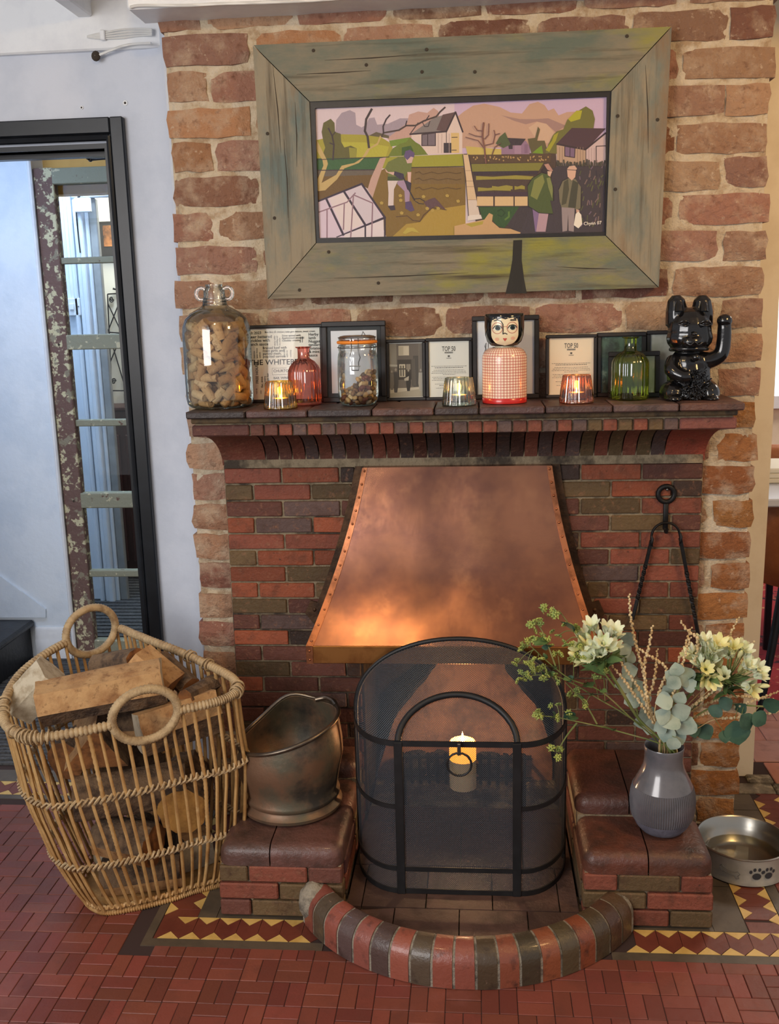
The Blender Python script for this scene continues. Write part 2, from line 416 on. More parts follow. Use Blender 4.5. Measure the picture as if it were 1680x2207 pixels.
for i, (x, y, me, vis) in enumerate(tiles):
    zz = rt.uniform(-.0007, .0005)
    if i < 300:
        o = put('floor_tile', me, m_tile, fl, (x, y, zz), tcol()); o.rotation_euler = (rt.uniform(-.003, .003), rt.uniform(-.003, .003), rt.uniform(-.004, .004))
    else:
        rest.add([(v.co.x + x, v.co.y + y, v.co.z + zz) for v in me.vertices], [tuple(p.vertices) for p in me.polygons])
if rest.v: o = tag(rest.build('more_floor_tiles', m_tile, fl), kind='stuff'); o.color = lin((134, 70, 58))
# patterned border: grey band, buff triangles, chocolate ground
def flat(name, poly, m, z=0.): mb = MB(); mb.prism([(x, y, z) for x, y in poly], (0, 0, -.012)); return mb.build(name, m, fl)
P = .0495
def strip(a, bpt, n_out, flip0=0., ends=(0, 0)):
    """border run from a along to b; n_out = outward normal; 0 = outer grey line"""
    a = Vector(a); bpt = Vector(bpt); d = (bpt - a); L = d.length; d.normalize(); n = Vector(n_out)
    at = lambda s, t: tuple(a + d * s + n * t)
    k = int(L / P); off = (L - k * P) / 2 + flip0
    for i in range(k):
        s = off + i * P
        flat('border_triangle', [at(s + .001, -.001), at(s + P - .001, -.001), at(s + P / 2, -.0255)], m_yel)
        if s + P * 1.5 <= L + .01: flat('border_triangle', [at(s + P / 2 + .001, -.080), at(s + P * 1.5 - .001, -.080), at(s + P, -.0555)], m_yel)
        flat('border_tile', [at(s + .0008, -.0018), at(s + P / 2, -.0265), at(s + P - .0008, -.0018), at(s + 1.5 * P - .0015, -.0272), at(s + 1.5 * P - .0008, -.0785), at(s + P + .0, -.0545), at(s + P / 2 + .0008, -.0785), at(s + P / 2 - .0295 + .005, -.0545)][:0] or [at(s + P / 2, -.0268), at(s + P - .0006, -.0022), at(s + 1.5 * P - .0008, -.0268), at(s + 1.5 * P - .0008, -.0782), at(s + P, -.0545), at(s + P / 2 + .0008, -.0782)], m_dred, -.0004)
strip((-.694, -.526), (-.33, -.526), (0, -1)); strip((.315, -.526), (.85, -.526), (0, -1), .007)
strip((.700, -.445), (.700, -.05), (1, 0)); strip((.868, -.02), (.868, .19), (1, 0)); strip((-.694, -.445), (-.694, .11), (-1, 0)); strip((-1.62, .115), (-.77, .115), (0, -1))
for a, b_ in (((-.714, -.5525), (-.31, -.5265)), ((.31, -.5525), (.9, -.5265)), ((-.714, -.5265), (-.695, .09)), ((.701, -.44), (.725, -.06)), ((-1.7, .09), (-.72, .114))):
    flat('border_band', [(a[0], a[1]), (b_[0], a[1]), (b_[0], b_[1]), (a[0], b_[1])], m_grey)
for i, (a, b_) in enumerate((((-.614, -.444), (-.57, .02)), ((.545, -.444), (.6185, -.27)), ((.545, -.268), (.6185, -.11)), ((.545, -.108), (.69, .0)), ((.712, -.02), (.786, .10)), ((.712, .102), (.786, .19)), ((-1.9, .197), (-.92, .27)), ((-.5695, -.444), (.545, -.38)))):
    flat('grey_slab', [(a[0], a[1]), (b_[0] - .001, a[1]), (b_[0] - .001, b_[1] - .001), (a[0], b_[1] - .001)], m_grey)
for ix in range(5):           # red tiles outside the right-hand border
    for iy in range(9):
        x = .7625 + ix * T; y = -.409 + iy * T
        if x > 1.1: continue
        if y > -.06 and x < .91: continue
        if y > .16: continue
        put('border_tile', tq, m_tile, fl, (x - T / 4, y - T / 4, 0), tcol()); put('border_tile', tn, m_tile, fl, (x + T / 4, y, 0), tcol()); put('border_tile', tq, m_tile, fl, (x - T / 4, y + T / 4, 0), tcol())
flat('border_tile', [(.621, -.4465), (.699, -.4465), (.699, -.405), (.621, -.405)], m_dred, -.0012)
flat('border_tile', [(-.693, -.447), (-.615, -.447), (-.615, -.405), (-.693, -.405)], m_dred, -.0012); flat('border_tile', [(-.693, -.525), (-.640, -.525), (-.640, -.448), (-.693, -.448)], m_dred, -.0012)
# stone threshold and pinkish tiles of the side room
m_stone = mat('worn_stone', (128, 116, 96), (92, 82, 66), sc=18, rough=.85, bump=1.5, bsc=50, c3=(160, 148, 124), sc3=30)
for (x0, x1, y0, y1) in ((.715, .86, .195, .25), (.862, 1.02, .195, .245), (.80, .87, .255, .30), (1.022, 1.2, .195, .25)):
    mb = MB(); mb.box((x0, y0, -.02), (x1, y1, rt.uniform(.003, .012)), bev=.004); mb.build('threshold_stone', m_stone, fl)
for i in range(5):
    x0 = .876 + i * .075
    mb = MB(); mb.box((x0, .255, -.02), (x0 + .07, .385, .003), bev=.002); put('side_room_tile', mb.mesh('side_room_tile'), m_tile, fl, None, (178, 112, 86))
stt = tile_mesh(.148, .148)
for ix in range(7):
    for iy in range(4):
        put('side_room_tile', stt, m_tile, fl, (.78 + ix * .15 + .075 * (iy % 2), .47 + iy * .15, .001), (176 * rt.uniform(.95, 1.05), 122, 106))
# --- hall floor, wall, skirting, staircase
# ================================================================== HALL BEHIND THE DOORWAY
wh = MB()
wh.box((-3.2, 1.24, 0), (-1.578, 1.36, 2.2))
tag(wh.build('wall_hall', m_hall), kind='structure')
mb = MB(); mb.box((-1.590, 1.228, 0), (-1.574, 1.245, 2.2), bev=.005); tag(mb.build('trim_1', m_white), kind='structure')
m_ochre = mat('ochre_paint', (222, 172, 92), (212, 160, 82), sc=5, rough=.7)
m_ribmat = mat('ribbed_hall_carpet', (92, 92, 92), (66, 68, 72), sc=90, rough=.95, bump=1.5, bsc=220)
mb = MB()
for i in range(96):
    y = .30 + i * .0245
    mb.box((-3.1, y, -.001), (-.72, y + .016, .006 + .002 * (i % 2)))
tag(mb.build('hall_carpet', m_ribmat), 'dark grey ribbed carpet on the hall floor beyond the black doorway', 'carpet', kind='stuff')
# side skirting of the hall with moulded top, sloping stringer line of the stair
def skirt(name, x0, x1, y, h=.115):
    pr = [(0, 0), (-.016, 0), (-.016, h * .62), (-.012, h * .68), (-.014, h * .76), (-.009, h * .84), (-.010, h * .92), (-.005, h), (0, h)]
    mb = MB(); mb.prism([(x0, y + a, b) for a, b in pr], (x1 - x0, 0, 0)); return tag(mb.build(name, m_white, None, 40), kind='structure')
skirt('baseboard_hall', -1.735, -1.592, 1.239, .135)
mb = MB(); a = [PY(-40, 1210, 1.239), PY(45, 1272, 1.239), PY(52, 1276, 1.239), PY(100, 1312, 1.239), PY(100, 1330, 1.239), PY(-40, 1330, 1.239)]
mb.prism(a, (0, -.007, 0)); tag(mb.build('trim_2', m_hall), kind='structure')
m_tread = mat('black_stair_paint', (20, 23, 28), (32, 35, 40), sc=20, rough=.4, bump=.3)
st = thing('staircase', kind='structure', loc=(-2.1, 1.05, 0))
for i in range(3):
    x1 = -1.735 - .24 * i; z1 = .168 * (i + 1)
    mb = MB(); mb.box((x1 - .26 + 2.1, -.35, z1 - .028), (x1 + 2.1, .186, z1), bev=.009); mb.build('tread', m_tread, st, 30)
    mb = MB(); mb.box((x1 - .04 + 2.1, -.34, z1 - .168), (x1 - .022 + 2.1, .184, z1 - .028)); mb.build('riser', m_tread, st)
# --- tall old frame with flaking paint
FY = 1.27
m_flake = mat('flaking_paint', (112, 86, 78), (204, 196, 160), sc=34, det=9, thr=(.54, .58), c3=(140, 132, 112), sc3=22, thr3=(.56, .60), rough=.75, bump=1.2, bsc=60)
m_flake2 = mat('flaking_green_grey_paint', (142, 142, 122), (196, 188, 158), sc=38, det=9, thr=(.60, .64), c3=(104, 78, 66), sc3=26, thr3=(.62, .66), rough=.75, bump=1., bsc=60)
m_pane = glass('old_pane', (238, 244, 246), (220, 230, 230), .35, .01, .02)
fr = thing('leaning_sash', 'tall narrow old sash with flaking paint and a column of panes in the hall', 'window', (-1.35, FY, 0))
XL, XR, XE, ZT_ = PY(75, 364, FY).x, PY(120, 400, FY).x, -1.02, PY(80, 364, FY).z
def fpart(name, mb, m, sm=None): mb.v = [(a + 1.35, b - FY, c) for a, b, c in mb.v]; return mb.build(name, m, fr, sm)
zl = lambda x, y: PY(x, y, FY).z
mb = MB(); mb.box((XL, FY - .022, .010), (XR, FY + .022, ZT_), bev=.003); fpart('stile', mb, m_flake, 30)
mb = MB(); mb.box((XE - .05, FY - .022, .010), (XE, FY + .022, ZT_), bev=.003); fpart('stile', mb, m_flake, 30)
rails = [(118, 364, 399), (128, 556, 570), (138, 722, 754), (150, 905, 919), (170, 1061, 1093), (190, 1228, 1242)]
zz = []
for i, (x, ya, yb_) in enumerate(rails):
    za, zb = zl(x, ya), zl(x, yb_); zz.append((za, zb)); big = (za - zb) > .03
    mb = MB(); mb.box((XR - .004, FY - (.024 if big else .012), zb), (XE - .045, FY + .02, za), bev=.003); fpart('rail', mb, m_flake2, 30)
mb = MB(); mb.box((XR - .004, FY - .02, .012), (XE - .045, FY + .02, .075), bev=.003); fpart('rail', mb, m_flake2, 30); zz.append((.075, .012))
for (a, b_), (c, d) in zip(zz[:-1], zz[1:]):
    mb = MB(); mb.box((XR, FY - .002, c), (XE - .05, FY + .002, b_)); fpart('pane', mb, m_pane)
for x, y in ((127, 743), (159, 1080)):
    p = PY(x, y, FY - .0225); mb = MB(); mb.lathe([(.005, 0), (.0002, .0001)], 8); mb.v = [(p.x + a, p.y - c - .0002, p.z + b) for a, b, c in mb.v]; fpart('peg_hole', mb, m_hole)
# ochre wall and door closer above the sash
tag(MB().box((-1.574, 1.34, 1.80), (-.3, 1.42, 2.2)).build('wall_above_sash', m_ochre), kind='structure')
m_iron = mat('black_iron', (30, 30, 32), (42, 40, 40), sc=40, rough=.5, metal=.6, bump=.3)
m_steel = mat('dull_steel', (120, 122, 124), rough=.35, metal=1)
dc = thing('door_closer', 'dark metal door closer arm under the black door head', 'door closer', PY(190, 340, .5))
o0 = Vector(dc.location)
mb = MB(); mb.tube([p - o0 for p in (PY(160, 322, .42), PY(178, 333, .47), PY(195, 344, .5))], .005, 6); mb.build('arm', m_iron, dc, 60)
mb = MB(); mb.tube([p - o0 for p in (PY(195, 344, .5), PY(232, 341, .46), PY(262, 338, .42))], .004, 6); mb.build('arm', m_iron, dc, 60)
p = PY(160, 322, .42) - o0; mb = MB(); mb.tube([p, Vector((p.x - .01, .325 - o0.y, 1.782 - o0.z))], .006, 6); mb.build('bracket', m_iron, dc)
mb = MB(); mb.ball(PY(195, 343, .5) - o0, .008); mb.build('pivot', m_steel, dc, 60)
# --- lobby seen through the panes
LY = 2.05; xg0 = PY(208, 650, LY).x
tag(MB().box((-3.2, LY, 0), (xg0, LY + .03, 2.2)).build('wall_lobby', m_hall), kind='structure')
xa = PY(150, 480, LY).x; xb = PY(160, 480, LY).x
tag(MB().box((xa, LY - .03, .0), (xb, LY, 2.2), bev=.006).build('trim_3', m_hall), kind='structure')
xa, xb = PY(178, 650, LY).x, PY(208, 650, LY).x; xg = PY(225, 650, LY).x
for i, (s0, s1, dp) in enumerate(((0, .34, .03), (.34, .72, .045), (.72, 1, .02))):
    tag(MB().box((xa + (xb - xa) * s0, LY - dp, 0), (xa + (xb - xa) * s1, LY, 1.86), bev=.005).build('trim_%d' % (4 + i), m_hall), kind='structure')
tag(MB().box((xa, LY - .04, 1.86), (-.6, LY, 1.95), bev=.005).build('trim_7', m_hall), kind='structure')
m_greyc = mat('grey_casing', (150, 150, 146), (136, 136, 134), sc=10, rough=.5)
tag(MB().box((xb, LY - .01, 0), (xg, LY + .02, 1.86), bev=.004).build('trim_8', m_greyc), kind='structure')
tag(MB().box((-3.2, 2.62, 0), (-.5, 2.7, 2.2)).build('wall_far_lobby', mat('far_cream', (236, 230, 216), rough=.8)), kind='structure')
m_mahog = mat('dark_red_wood', (66, 30, 26), (48, 22, 20), sc=18, rough=.4, stretch=(1, 1, .12))
ca = thing('cabinet', 'dark red wooden cabinet far behind the panes of the old sash', 'cabinet', (-1.55, 2.50, 0))
ch = PY(262, 885, 2.42).z
mb = MB(); mb.box((-.6, -.08, .05), (.55, .11, ch), bev=.006); mb.build('carcass', m_mahog, ca)
for i in range(3):
    mb = MB(); mb.box((-.55 + i * .37, -.098, .10), (-.21 + i * .37, -.08, ch - .12), bev=.005); d_ = mb.build('door', m_mahog, ca)
    mb = MB(); mb.tube([(-.50 + i * .37, -.098, .50), (-.50 + i * .37, -.115, .52), (-.50 + i * .37, -.115, .58), (-.50 + i * .37, -.098, .60)], .004, 5); mb.build('handle', m_steel, d_)
mb = MB(); mb.box((-.62, -.10, ch), (.57, .11, ch + .02), bev=.004); mb.build('top', m_mahog, ca)
# ironwork scroll and little picture on the far wall
sc_ = thing('wall_scroll', 'thin wrought iron scroll panel on the cream wall beyond the old sash', 'ironwork', PY(250, 720, 2.6)); o0 = Vector(sc_.location)
q = lambda x, y, Y=2.6: PY(x, y, Y) - o0
mb = MB()
for a, b_ in (((232, 634), (241, 842)), ((256, 632), (268, 842)), ((232, 634), (262, 632)), ((238, 842), (268, 842)), ((233, 714), (262, 640)), ((233, 655), (262, 716)), ((238, 780), (262, 722)), ((238, 728), (266, 822)), ((233, 716), (262, 718))):
    mb.tube([q(*a), q(*b_)], .0035, 5)
mb.build('bars', m_iron, sc_)
for (cx, cy, s) in ((240, 645, 1), (245, 822, -1)):
    mb = MB(); mb.tube([q(cx + 5 * (1 - t / 26) * math.cos(t * .5), cy + 7 * (1 - t / 26) * math.sin(t * .5) * s) for t in range(24)], .003, 5); mb.build('scroll', m_iron, sc_, 60)
hk = thing('curved_hook', 'dark curved iron hook above the scroll beyond the old sash', 'hook', PY(250, 620, 2.6)); o0 = Vector(hk.location)
mb = MB(); mb.tube([PY(x, y, 2.6) - o0 for x, y in ((244, 622), (250, 624), (255, 616), (256, 606))], .006, 6); mb.build('curl', m_iron, hk, 60)
pc = thing('small_picture', 'small square dark framed picture low on the far cream wall', 'picture', PY(272, 860, 2.6)); o0 = Vector(pc.location)
a, b_ = PY(268, 848, 2.6) - o0, PY(285, 874, 2.6) - o0
mb = MB(); mb.box((a.x, -.012, b_.z), (b_.x, .015, a.z), bev=.003); mb.build('frame', m_mahog, pc)
m_paper = mat('cream_paper', (226, 220, 206), (218, 212, 198), sc=30, rough=.8)
mb = MB(); mb.box((a.x + .012, -.014, b_.z + .012), (b_.x - .012, -.011, a.z - .012)); mb.build('print', m_paper, pc)
pc = thing('tall_picture', 'tall brown framed picture beside the iron scroll on the far wall', 'picture', PY(275, 800, 2.58)); o0 = Vector(pc.location)
a, b_ = PY(264, 640, 2.58) - o0, PY(300, 822, 2.58) - o0
mb = MB(); mb.box((a.x, -.012, b_.z), (b_.x, .015, a.z), bev=.003); mb.build('frame', mat('brown_wood', (96, 58, 34), rough=.5), pc)
mb = MB(); mb.box((a.x + .02, -.014, b_.z + .02), (b_.x - .02, -.011, a.z - .02)); mb.build('print', m_paper, pc)
pc = thing('dark_picture', 'dark framed picture with an orange patch seen through the top pane', 'picture', PY(240, 520, 2.6)); o0 = Vector(pc.location)
a, b_ = PY(214, 478, 2.6) - o0, PY(290, 552, 2.6) - o0
mb = MB(); mb.box((a.x, -.012, b_.z), (b_.x, .015, a.z), bev=.003); mb.build('frame', mat('dark_umber', (62, 58, 54), rough=.5), pc)
mb = MB(); mb.box((a.x + .02, -.014, b_.z + .05), (b_.x - .02, -.011, a.z - .02)); mb.build('print', mat('orange_print', (196, 128, 74), (60, 48, 40), sc=8, rough=.6), pc)
# light switch, conduit, junction box
sw = thing('light_switch', 'white square light switch on the pale blue wall behind the second pane', 'switch', PY(161, 661, LY)); o0 = Vector(sw.location)
a, b_ = PY(146, 643, LY) - o0, PY(180, 680, LY) - o0
mb = MB(); mb.box((a.x, -.03, b_.z), (b_.x, 0, a.z), bev=.003); mb.build('plate', m_white, sw)
mb = MB(); mb.box((-.010, -.037, -.014), (.010, -.03, .014), bev=.002); mb.build('rocker', m_white, sw)
for s in (-1, 1): mb = MB(); mb.box((s * .03 - .003, -.0312, -.003), (s * .03 + .003, -.03, .003)); mb.build('screw', m_steel, sw)
p0, p1 = PY(161, 405, LY), PY(161, 643, LY)
mb = MB(); mb.box((p1.x - .012, LY - .016, p1.z), (p1.x + .012, LY, 2.2), bev=.003); tag(mb.build('conduit', m_white), 'white vertical conduit running down to the light switch', 'conduit')
jb = PY(182, 443, LY - .04); mb = MB(); mb.box((jb.x - .035, jb.y - .03, jb.z - .03), (jb.x + .035, LY - .046, jb.z + .03), bev=.003)
tag(mb.build('junction_box', m_white), 'white square junction box with loose wires behind the top pane', 'junction box')
pts = [PY(174, 436, LY - .05), PY(168, 425, LY - .06), PY(176, 418, LY - .05), PY(164, 440, LY - .05), PY(168, 500, LY - .05), PY(173, 545, LY - .05)]
tag(MB().tube(smoothpath(pts), .003, 5).build('loose_wire', m_iron), 'dark loose wire curling from the junction box down the wall', 'wire')

# ================================================================== SIDE ROOM ON THE RIGHT
m_redc = mat('red_carpet', (164, 46, 54), (196, 140, 100), sc=22, thr=(.60, .66), c3=(70, 28, 40), sc3=14, thr3=(.55, .6), rough=.95, bump=1, bsc=300)
mb = MB(); mb.box((.6, .80, -.001), (3.1, 2.6, .006)); tag(mb.build('floor_side_room', m_redc), kind='structure')
m_tan = mat('tan_leather', (168, 98, 50), (146, 82, 40), sc=9, rough=.45, bump=.4, bsc=80)
def at_(x, y, Y): return PY(x, y, Y)
# tub chair tucked under a white topped table, slabs on the table, a second chair beyond
tf = PY(1665, 1076, .62); zt = tf.z
c0 = PY(1712, 1180, .72); chh = thing('tub_chair', 'tan leather tub chair with black legs tucked under the white topped table', 'chair', (c0.x + .10, .86, 0))
zs2, zb = zt - .035, PY(1650, 1278, .72).z
mb = MB(); prof = [(.14, zb), (.20, zb + .02), (.225, zb + .10), (.235, (zs2 + zb) / 2 + .05), (.24, zs2 - .02), (.235, zs2), (.215, zs2 - .01), (.20, (zs2 + zb) / 2), (.16, zb + .13), (.0, zb + .14)]
mb.lathe(prof, 28, cap0=True); mb.build('shell', m_tan, chh, 60)
mb = MB(); mb.lathe([(.0, zb + .18), (.17, zb + .175), (.195, zb + .15), (.17, zb + .12)], 24); mb.build('seat', m_tan, chh, 60)
for sx, sy in ((-1, -1), (1, -1), (-1, 1), (1, 1)):
    mb = MB(); mb.tube([(sx * .12, sy * .12, zb + .01), (sx * .20, sy * .20, .0075)], [.016, .011], 8); mb.build('leg', m_black, chh, 60)
tb = thing('side_table', 'white topped table with black legs behind the cream wall edge', 'table', (1.40, .95, 0))
mb = MB(); mb.box((-.52, -.33, zt - .025), (.6, .33, zt), bev=.004); mb.build('tabletop', mat('grey_white_top', (206, 208, 214), rough=.3), tb)
for sx in (.0, .52):
    for sy in (-.27, .27): mb = MB(); mb.tube([(sx, sy, zt - .02), (sx, sy, .0075)], .015, 6); mb.build('leg', m_black, tb, 60)
for i in range(3):
    mb = MB(); mb.box((-.10 - i * .004, -.10, i * .017), (.20 + i * .003, .12, i * .017 + .016), bev=.004); mb.v = [(a + 1.06, b_ + .98, c + zt + .0008) for a, b_, c in mb.v]
    tag(mb.build('menu_board', mat('cream_card', (232, 224, 200), rough=.6)), ['bottom', 'middle', 'top'][i] + ' one of three cream slabs stacked on the white table', 'board', 'slabs on the side table')
pos = PY(1668, 985, 1.75)
ch2 = thing('dining_chair', 'tan chair back beyond the white table in the side room', 'chair', (pos.x + .1, 1.75, 0))
zt2 = PY(1668, 958, 1.75).z; zq = min(.46, zt2 - .25)
mb = MB(); mb.box((-.24, -.03, zq - .02), (.24, .03, zt2), bev=.022); mb.build('backrest', m_tan, ch2, 60)
mb = MB(); mb.box((-.23, -.40, zq - .06), (.23, -.031, zq), bev=.02); mb.build('seat', m_tan, ch2, 60)
for sx in (-.2, .2):
    for sy in (-.38, .0): mb = MB(); mb.tube([(sx, sy, zq - .02), (sx, sy, .0075)], .014, 6); mb.build('leg', m_black, ch2, 60)
wn = thing('window_1', kind='structure', loc=(1.95, 2.59, 0))
mb = MB(); mb.box((-.6, -.03, .82), (.7, 0, .88)); mb.box((-.6, -.03, 1.9), (.7, 0, 1.98)); mb.box((-.6, -.03, .82), (-.52, 0, 1.98)); mb.box((.62, -.03, .82), (.7, 0, 1.98)); mb.build('window_frame', m_white, wn)
mb = MB(); mb.box((-.52, -.008, .88), (.62, -.004, 1.9)); mb.build('pane', mat('daylit_pane', (235, 240, 245), rough=.2, emit=(240, 244, 250), es=.8), wn)
# ================================================================== FIREPLACE SURROUND
m_fb = mat('glazed_fire_brick', objcol=True, c2=(74, 50, 38), sc=24, thr=(.50, .84), c3=(150, 106, 80), sc3=60, thr3=(.58, .85), rough=.62, bump=.9, bsc=90, spec=.3, grain=((58, 42, 34), 120, (1, 1, 1), .60, .78))
m_fbm = mat('fireplace_mortar', (150, 134, 108), (112, 98, 78), sc=30, rough=.95, bump=1.2, bsc=120, c3=(70, 60, 50), sc3=8)
m_soot = mat('sooty_brick', (46, 38, 34), (66, 50, 42), sc=20, rough=.9, bump=1.2, bsc=60)
PAL = {'R': (128, 72, 56), 'O': (140, 76, 52), 'L': (98, 79, 54), 'P': (96, 77, 73), 'D': (100, 62, 52), 'K': (62, 48, 42)}
X0, X1 = -.607, .582; HP = .0429; ZS = .974
su = thing('fireplace_surround', 'red and olive brick fireplace surround with a corbelled mantel shelf under the painting', 'fireplace', (0, 0, 0))
mb = MB(); mb.box((X0 + .001, .002, 0), (-.270, .0125, ZS)); mb.box((.250, .002, 0), (X1 - .001, .0125, ZS)); mb.box((-.270, .002, .56), (.250, .0125, ZS)); mb.build('mortar_bed', m_fbm, su)
def brick_mesh(w, h=.0378, d=.012, seed=0):
    mb = MB(); mb.box((-w / 2, -.003, -h / 2), (w / 2, d, h / 2), bev=.0022)
    r = random.Random(seed); mb.v = [(a + r.uniform(-.0008, .0008), b, c + r.uniform(-.0008, .0008)) for a, b, c in mb.v]; return mb.mesh('brick')
bcache = {}
def lay(x0, x1, z, key, rr):
    w = round(x1 - x0 - .0055, 3)
    if w < .012: return
    k = (w, rr.randrange(2))
    if k not in bcache: bcache[k] = brick_mesh(w, seed=len(bcache))
    v = rr.uniform(.86, 1.12); c = [q * v for q in PAL[key]]
    put('brick', bcache[k], m_fb, su, ((x0 + x1) / 2, -rr.uniform(0, .0018), z), c)
left = ['ROK', 'LRL', 'DPD', 'OPO', 'RRK', 'LOO', 'OL', 'OOL', 'LD', 'DPK', 'OK', 'DDK', 'LDK', 'ODD', 'DPD', 'DDD', 'LDK', 'DKD', 'DDD', 'KDL', 'DDD', 'DLD', 'KDD']
right = ['DOK', 'KOL', 'RLD', 'DLD', 'RRK', 'LRD', 'RP', 'RRL', 'LR', 'RLD', 'DOD', 'ODD', 'DDK', 'PDD', 'DDL', 'DKD', 'DDD', 'DPD', 'DDK', 'KDD', 'DDD', 'DLD', 'DDD']
rr = random.Random(11); BL = .148
def hoodw(z): s = max(0, min(1, (.972 - z) / .406)); return .2305 + .07 * s + .047 * s * s
for r in range(23):
    z = ZS - HP * (r + .5) - .003
    if z < .01: break
    lim_l = -.270 if z < .56 else -hoodw(z) - .035; lim_r = .250 if z < .56 else hoodw(z) - .01
    if z < .56 and z > .515: lim_l, lim_r = -.30, .28
    x = X0; i = 0
    while x < lim_l:
        w = BL / 2 if (r % 2 and i == 0) else BL; x2 = min(x + w, lim_l); s = left[r]
        lay(x, x2, z, s[min(i, len(s) - 1)], rr); x += w; i += 1
    x = X1; i = 0
    while x > lim_r:
        w = BL / 2 if (r % 2 and i == 0) else BL; x2 = max(x - w, lim_r); s = right[r]
        lay(x2, x, z, s[min(i, len(s) - 1)], rr); x -= w; i += 1
# mantel: solid bed, top course, fillet, dentils with coved corbel bricks
mb = MB(); mb.box((-.625, -.165, 1.072), (.604, .0125, 1.118)); mb.box((X0 + .004, -.006, .97), (X1 - .004, .0125, 1.075)); mb.build('mortar_bed', m_fbm, su)
m_top = mat('blackened_mantel_brick', objcol=True, c2=(44, 38, 38), sc=16, thr=(.46, .74), rough=.45, bump=.8, bsc=90, c3=(116, 88, 82), sc3=50, thr3=(.62, .8))
xs = [-.638, -.497, -.353, -.205, -.063, .04, .186, .335, .48, .622]; xs[5] = .038
tops = [(58, 48, 46), (88, 62, 58), (64, 54, 54), (98, 70, 62), (70, 58, 56), (90, 66, 64), (84, 62, 58), (98, 76, 72), (96, 66, 58)]
for i in range(9):
    mb = MB(); mb.box((xs[i] + .0015, -.2, 1.1165), (xs[i + 1] - .0015, -.045 if i % 2 else -.06, 1.134 + rr.uniform(-.0006, .0002)), bev=.003); put('mantel_brick', mb.mesh('mantel_brick'), m_top, su, None, tops[i])
    mb = MB(); sh = .04 if i < 8 else 0; mb.box((xs[i] + .0015 + (.0 if i == 0 else .05), -.043 if i % 2 else -.058, 1.1165), (xs[i + 1] - .0015 + (.05 if i < 8 else 0), .0125, 1.134), bev=.003); put('mantel_brick', mb.mesh('mantel_brick'), m_top, su, None, tops[(i + 4) % 9])
mb = MB(); mb.box((-.632, -.178, 1.103), (.612, .0, 1.1165), bev=.003); mb.build('fillet', mat('dirty_fillet', (96, 76, 50), (62, 50, 38), sc=22, rough=.8, bump=1), su)
def cove(x0, x1, flare=0., side=0):
    mb = MB(); n = 9; vs = []
    for i in range(n + 1):
        t = PI / 2 * i / n; y = -.004 - .158 * (1 - math.cos(t)); z = .9775 + .094 * math.sin(t); e = flare * (1 - math.cos(t))
        a, b_ = x0 - (e if side < 0 else 0), x1 + (e if side > 0 else 0)
        vs += [(a, y, z), (b_, y, z), (a, .0125, z), (b_, .0125, z)]
    fs = [(0, 2, 3, 1)]
    for i in range(n):
        o = i * 4; p = o + 4
        fs += [(o, o + 1, p + 1, p), (o, p, p + 2, o + 2), (o + 1, o + 3, p + 3, p + 1)]
    fs.append((n * 4, n * 4 + 1, n * 4 + 3, n * 4 + 2)); mb.add(vs, fs); return mb.mesh('corbel_brick', 40)
PITCH = .0338; nd = 29; xd0 = -.4945
cor = cove(-.0152, .0152); mb = MB(); mb.box((-.0150, -.172, 1.0725), (.0150, -.06, 1.0985), bev=.0018); den = mb.mesh('dentil_brick')
dcol = 'DDRPRPDPRRPRPRPRRPDRPRPLRLRLPL'
for i in range(nd):
    x = xd0 + PITCH * (i + .5); key = dcol[i % len(dcol)]; v = rr.uniform(.85, 1.1)
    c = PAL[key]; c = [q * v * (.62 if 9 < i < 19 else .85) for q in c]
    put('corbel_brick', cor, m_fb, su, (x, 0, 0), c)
    c2 = [q * 1.0 + 4 for q in PAL[key]]; put('dentil_brick', den, m_fb, su, (x, 0, 0), c2)
put('corbel_brick', cove(X0, -.4965, .024, -1), m_fb, su, None, (110, 62, 48)); put('corbel_brick', cove(.4875, X1, .024, 1), m_fb, su, None, (134, 64, 48))
mb = MB(); mb.box((-.632, -.172, 1.0725), (-.4965, -.02, 1.0985), bev=.003); put('dentil_brick', mb.mesh('dentil_brick'), m_fb, su, None, (92, 58, 52))
mb = MB(); mb.box((.4875, -.172, 1.0725), (.612, -.02, 1.0985), bev=.003); put('dentil_brick', mb.mesh('dentil_brick'), m_fb, su, None, (126, 78, 70))
# firebox and fireback
mb = MB(); mb.box((-.2745, .0, .03), (-.266, .40, .66)); mb.box((.246, .0, .03), (.2545, .40, .66)); mb.box((-.2745, .38, .03), (.2545, .42, .66)); mb.box((-.27, .03, .65), (.25, .40, .66)); mb.build('firebox', m_soot, breast)
m_fback = mat('fireback_stone', (172, 118, 82), (124, 82, 58), sc=9, rough=.9, bump=1.5, bsc=50, c3=(84, 64, 52), sc3=7, thr3=(.54, .72))
fbp = smoothpath([PY(x, y, Y_) for x, y, Y_ in ((835, 1720, .20), (1165, 1720, .20), (1172, 1560, .22), (1128, 1490, .25), (1092, 1445, .28), (1075, 1405, .30), (975, 1400, .30), (930, 1452, .28), (872, 1520, .24), (838, 1590, .22))], 4, True)
mb = MB(); mb.prism([p + Vector((nz(p, 40) * .006, 0, nz(p, 40, 3) * .006)) for p in fbp], (0, .05, .0)); mb.build('fireback', m_fback, breast, 30)
for sx in (-1, 1):
    mb = MB(); cx = -.285 if sx < 0 else .265
    mb.box((cx - .028, -.055, .478), (cx + .028, .003, .512), bev=.004); put('bearing_brick', mb.mesh('bearing_brick'), m_fb, su, None, (76, 56, 48))

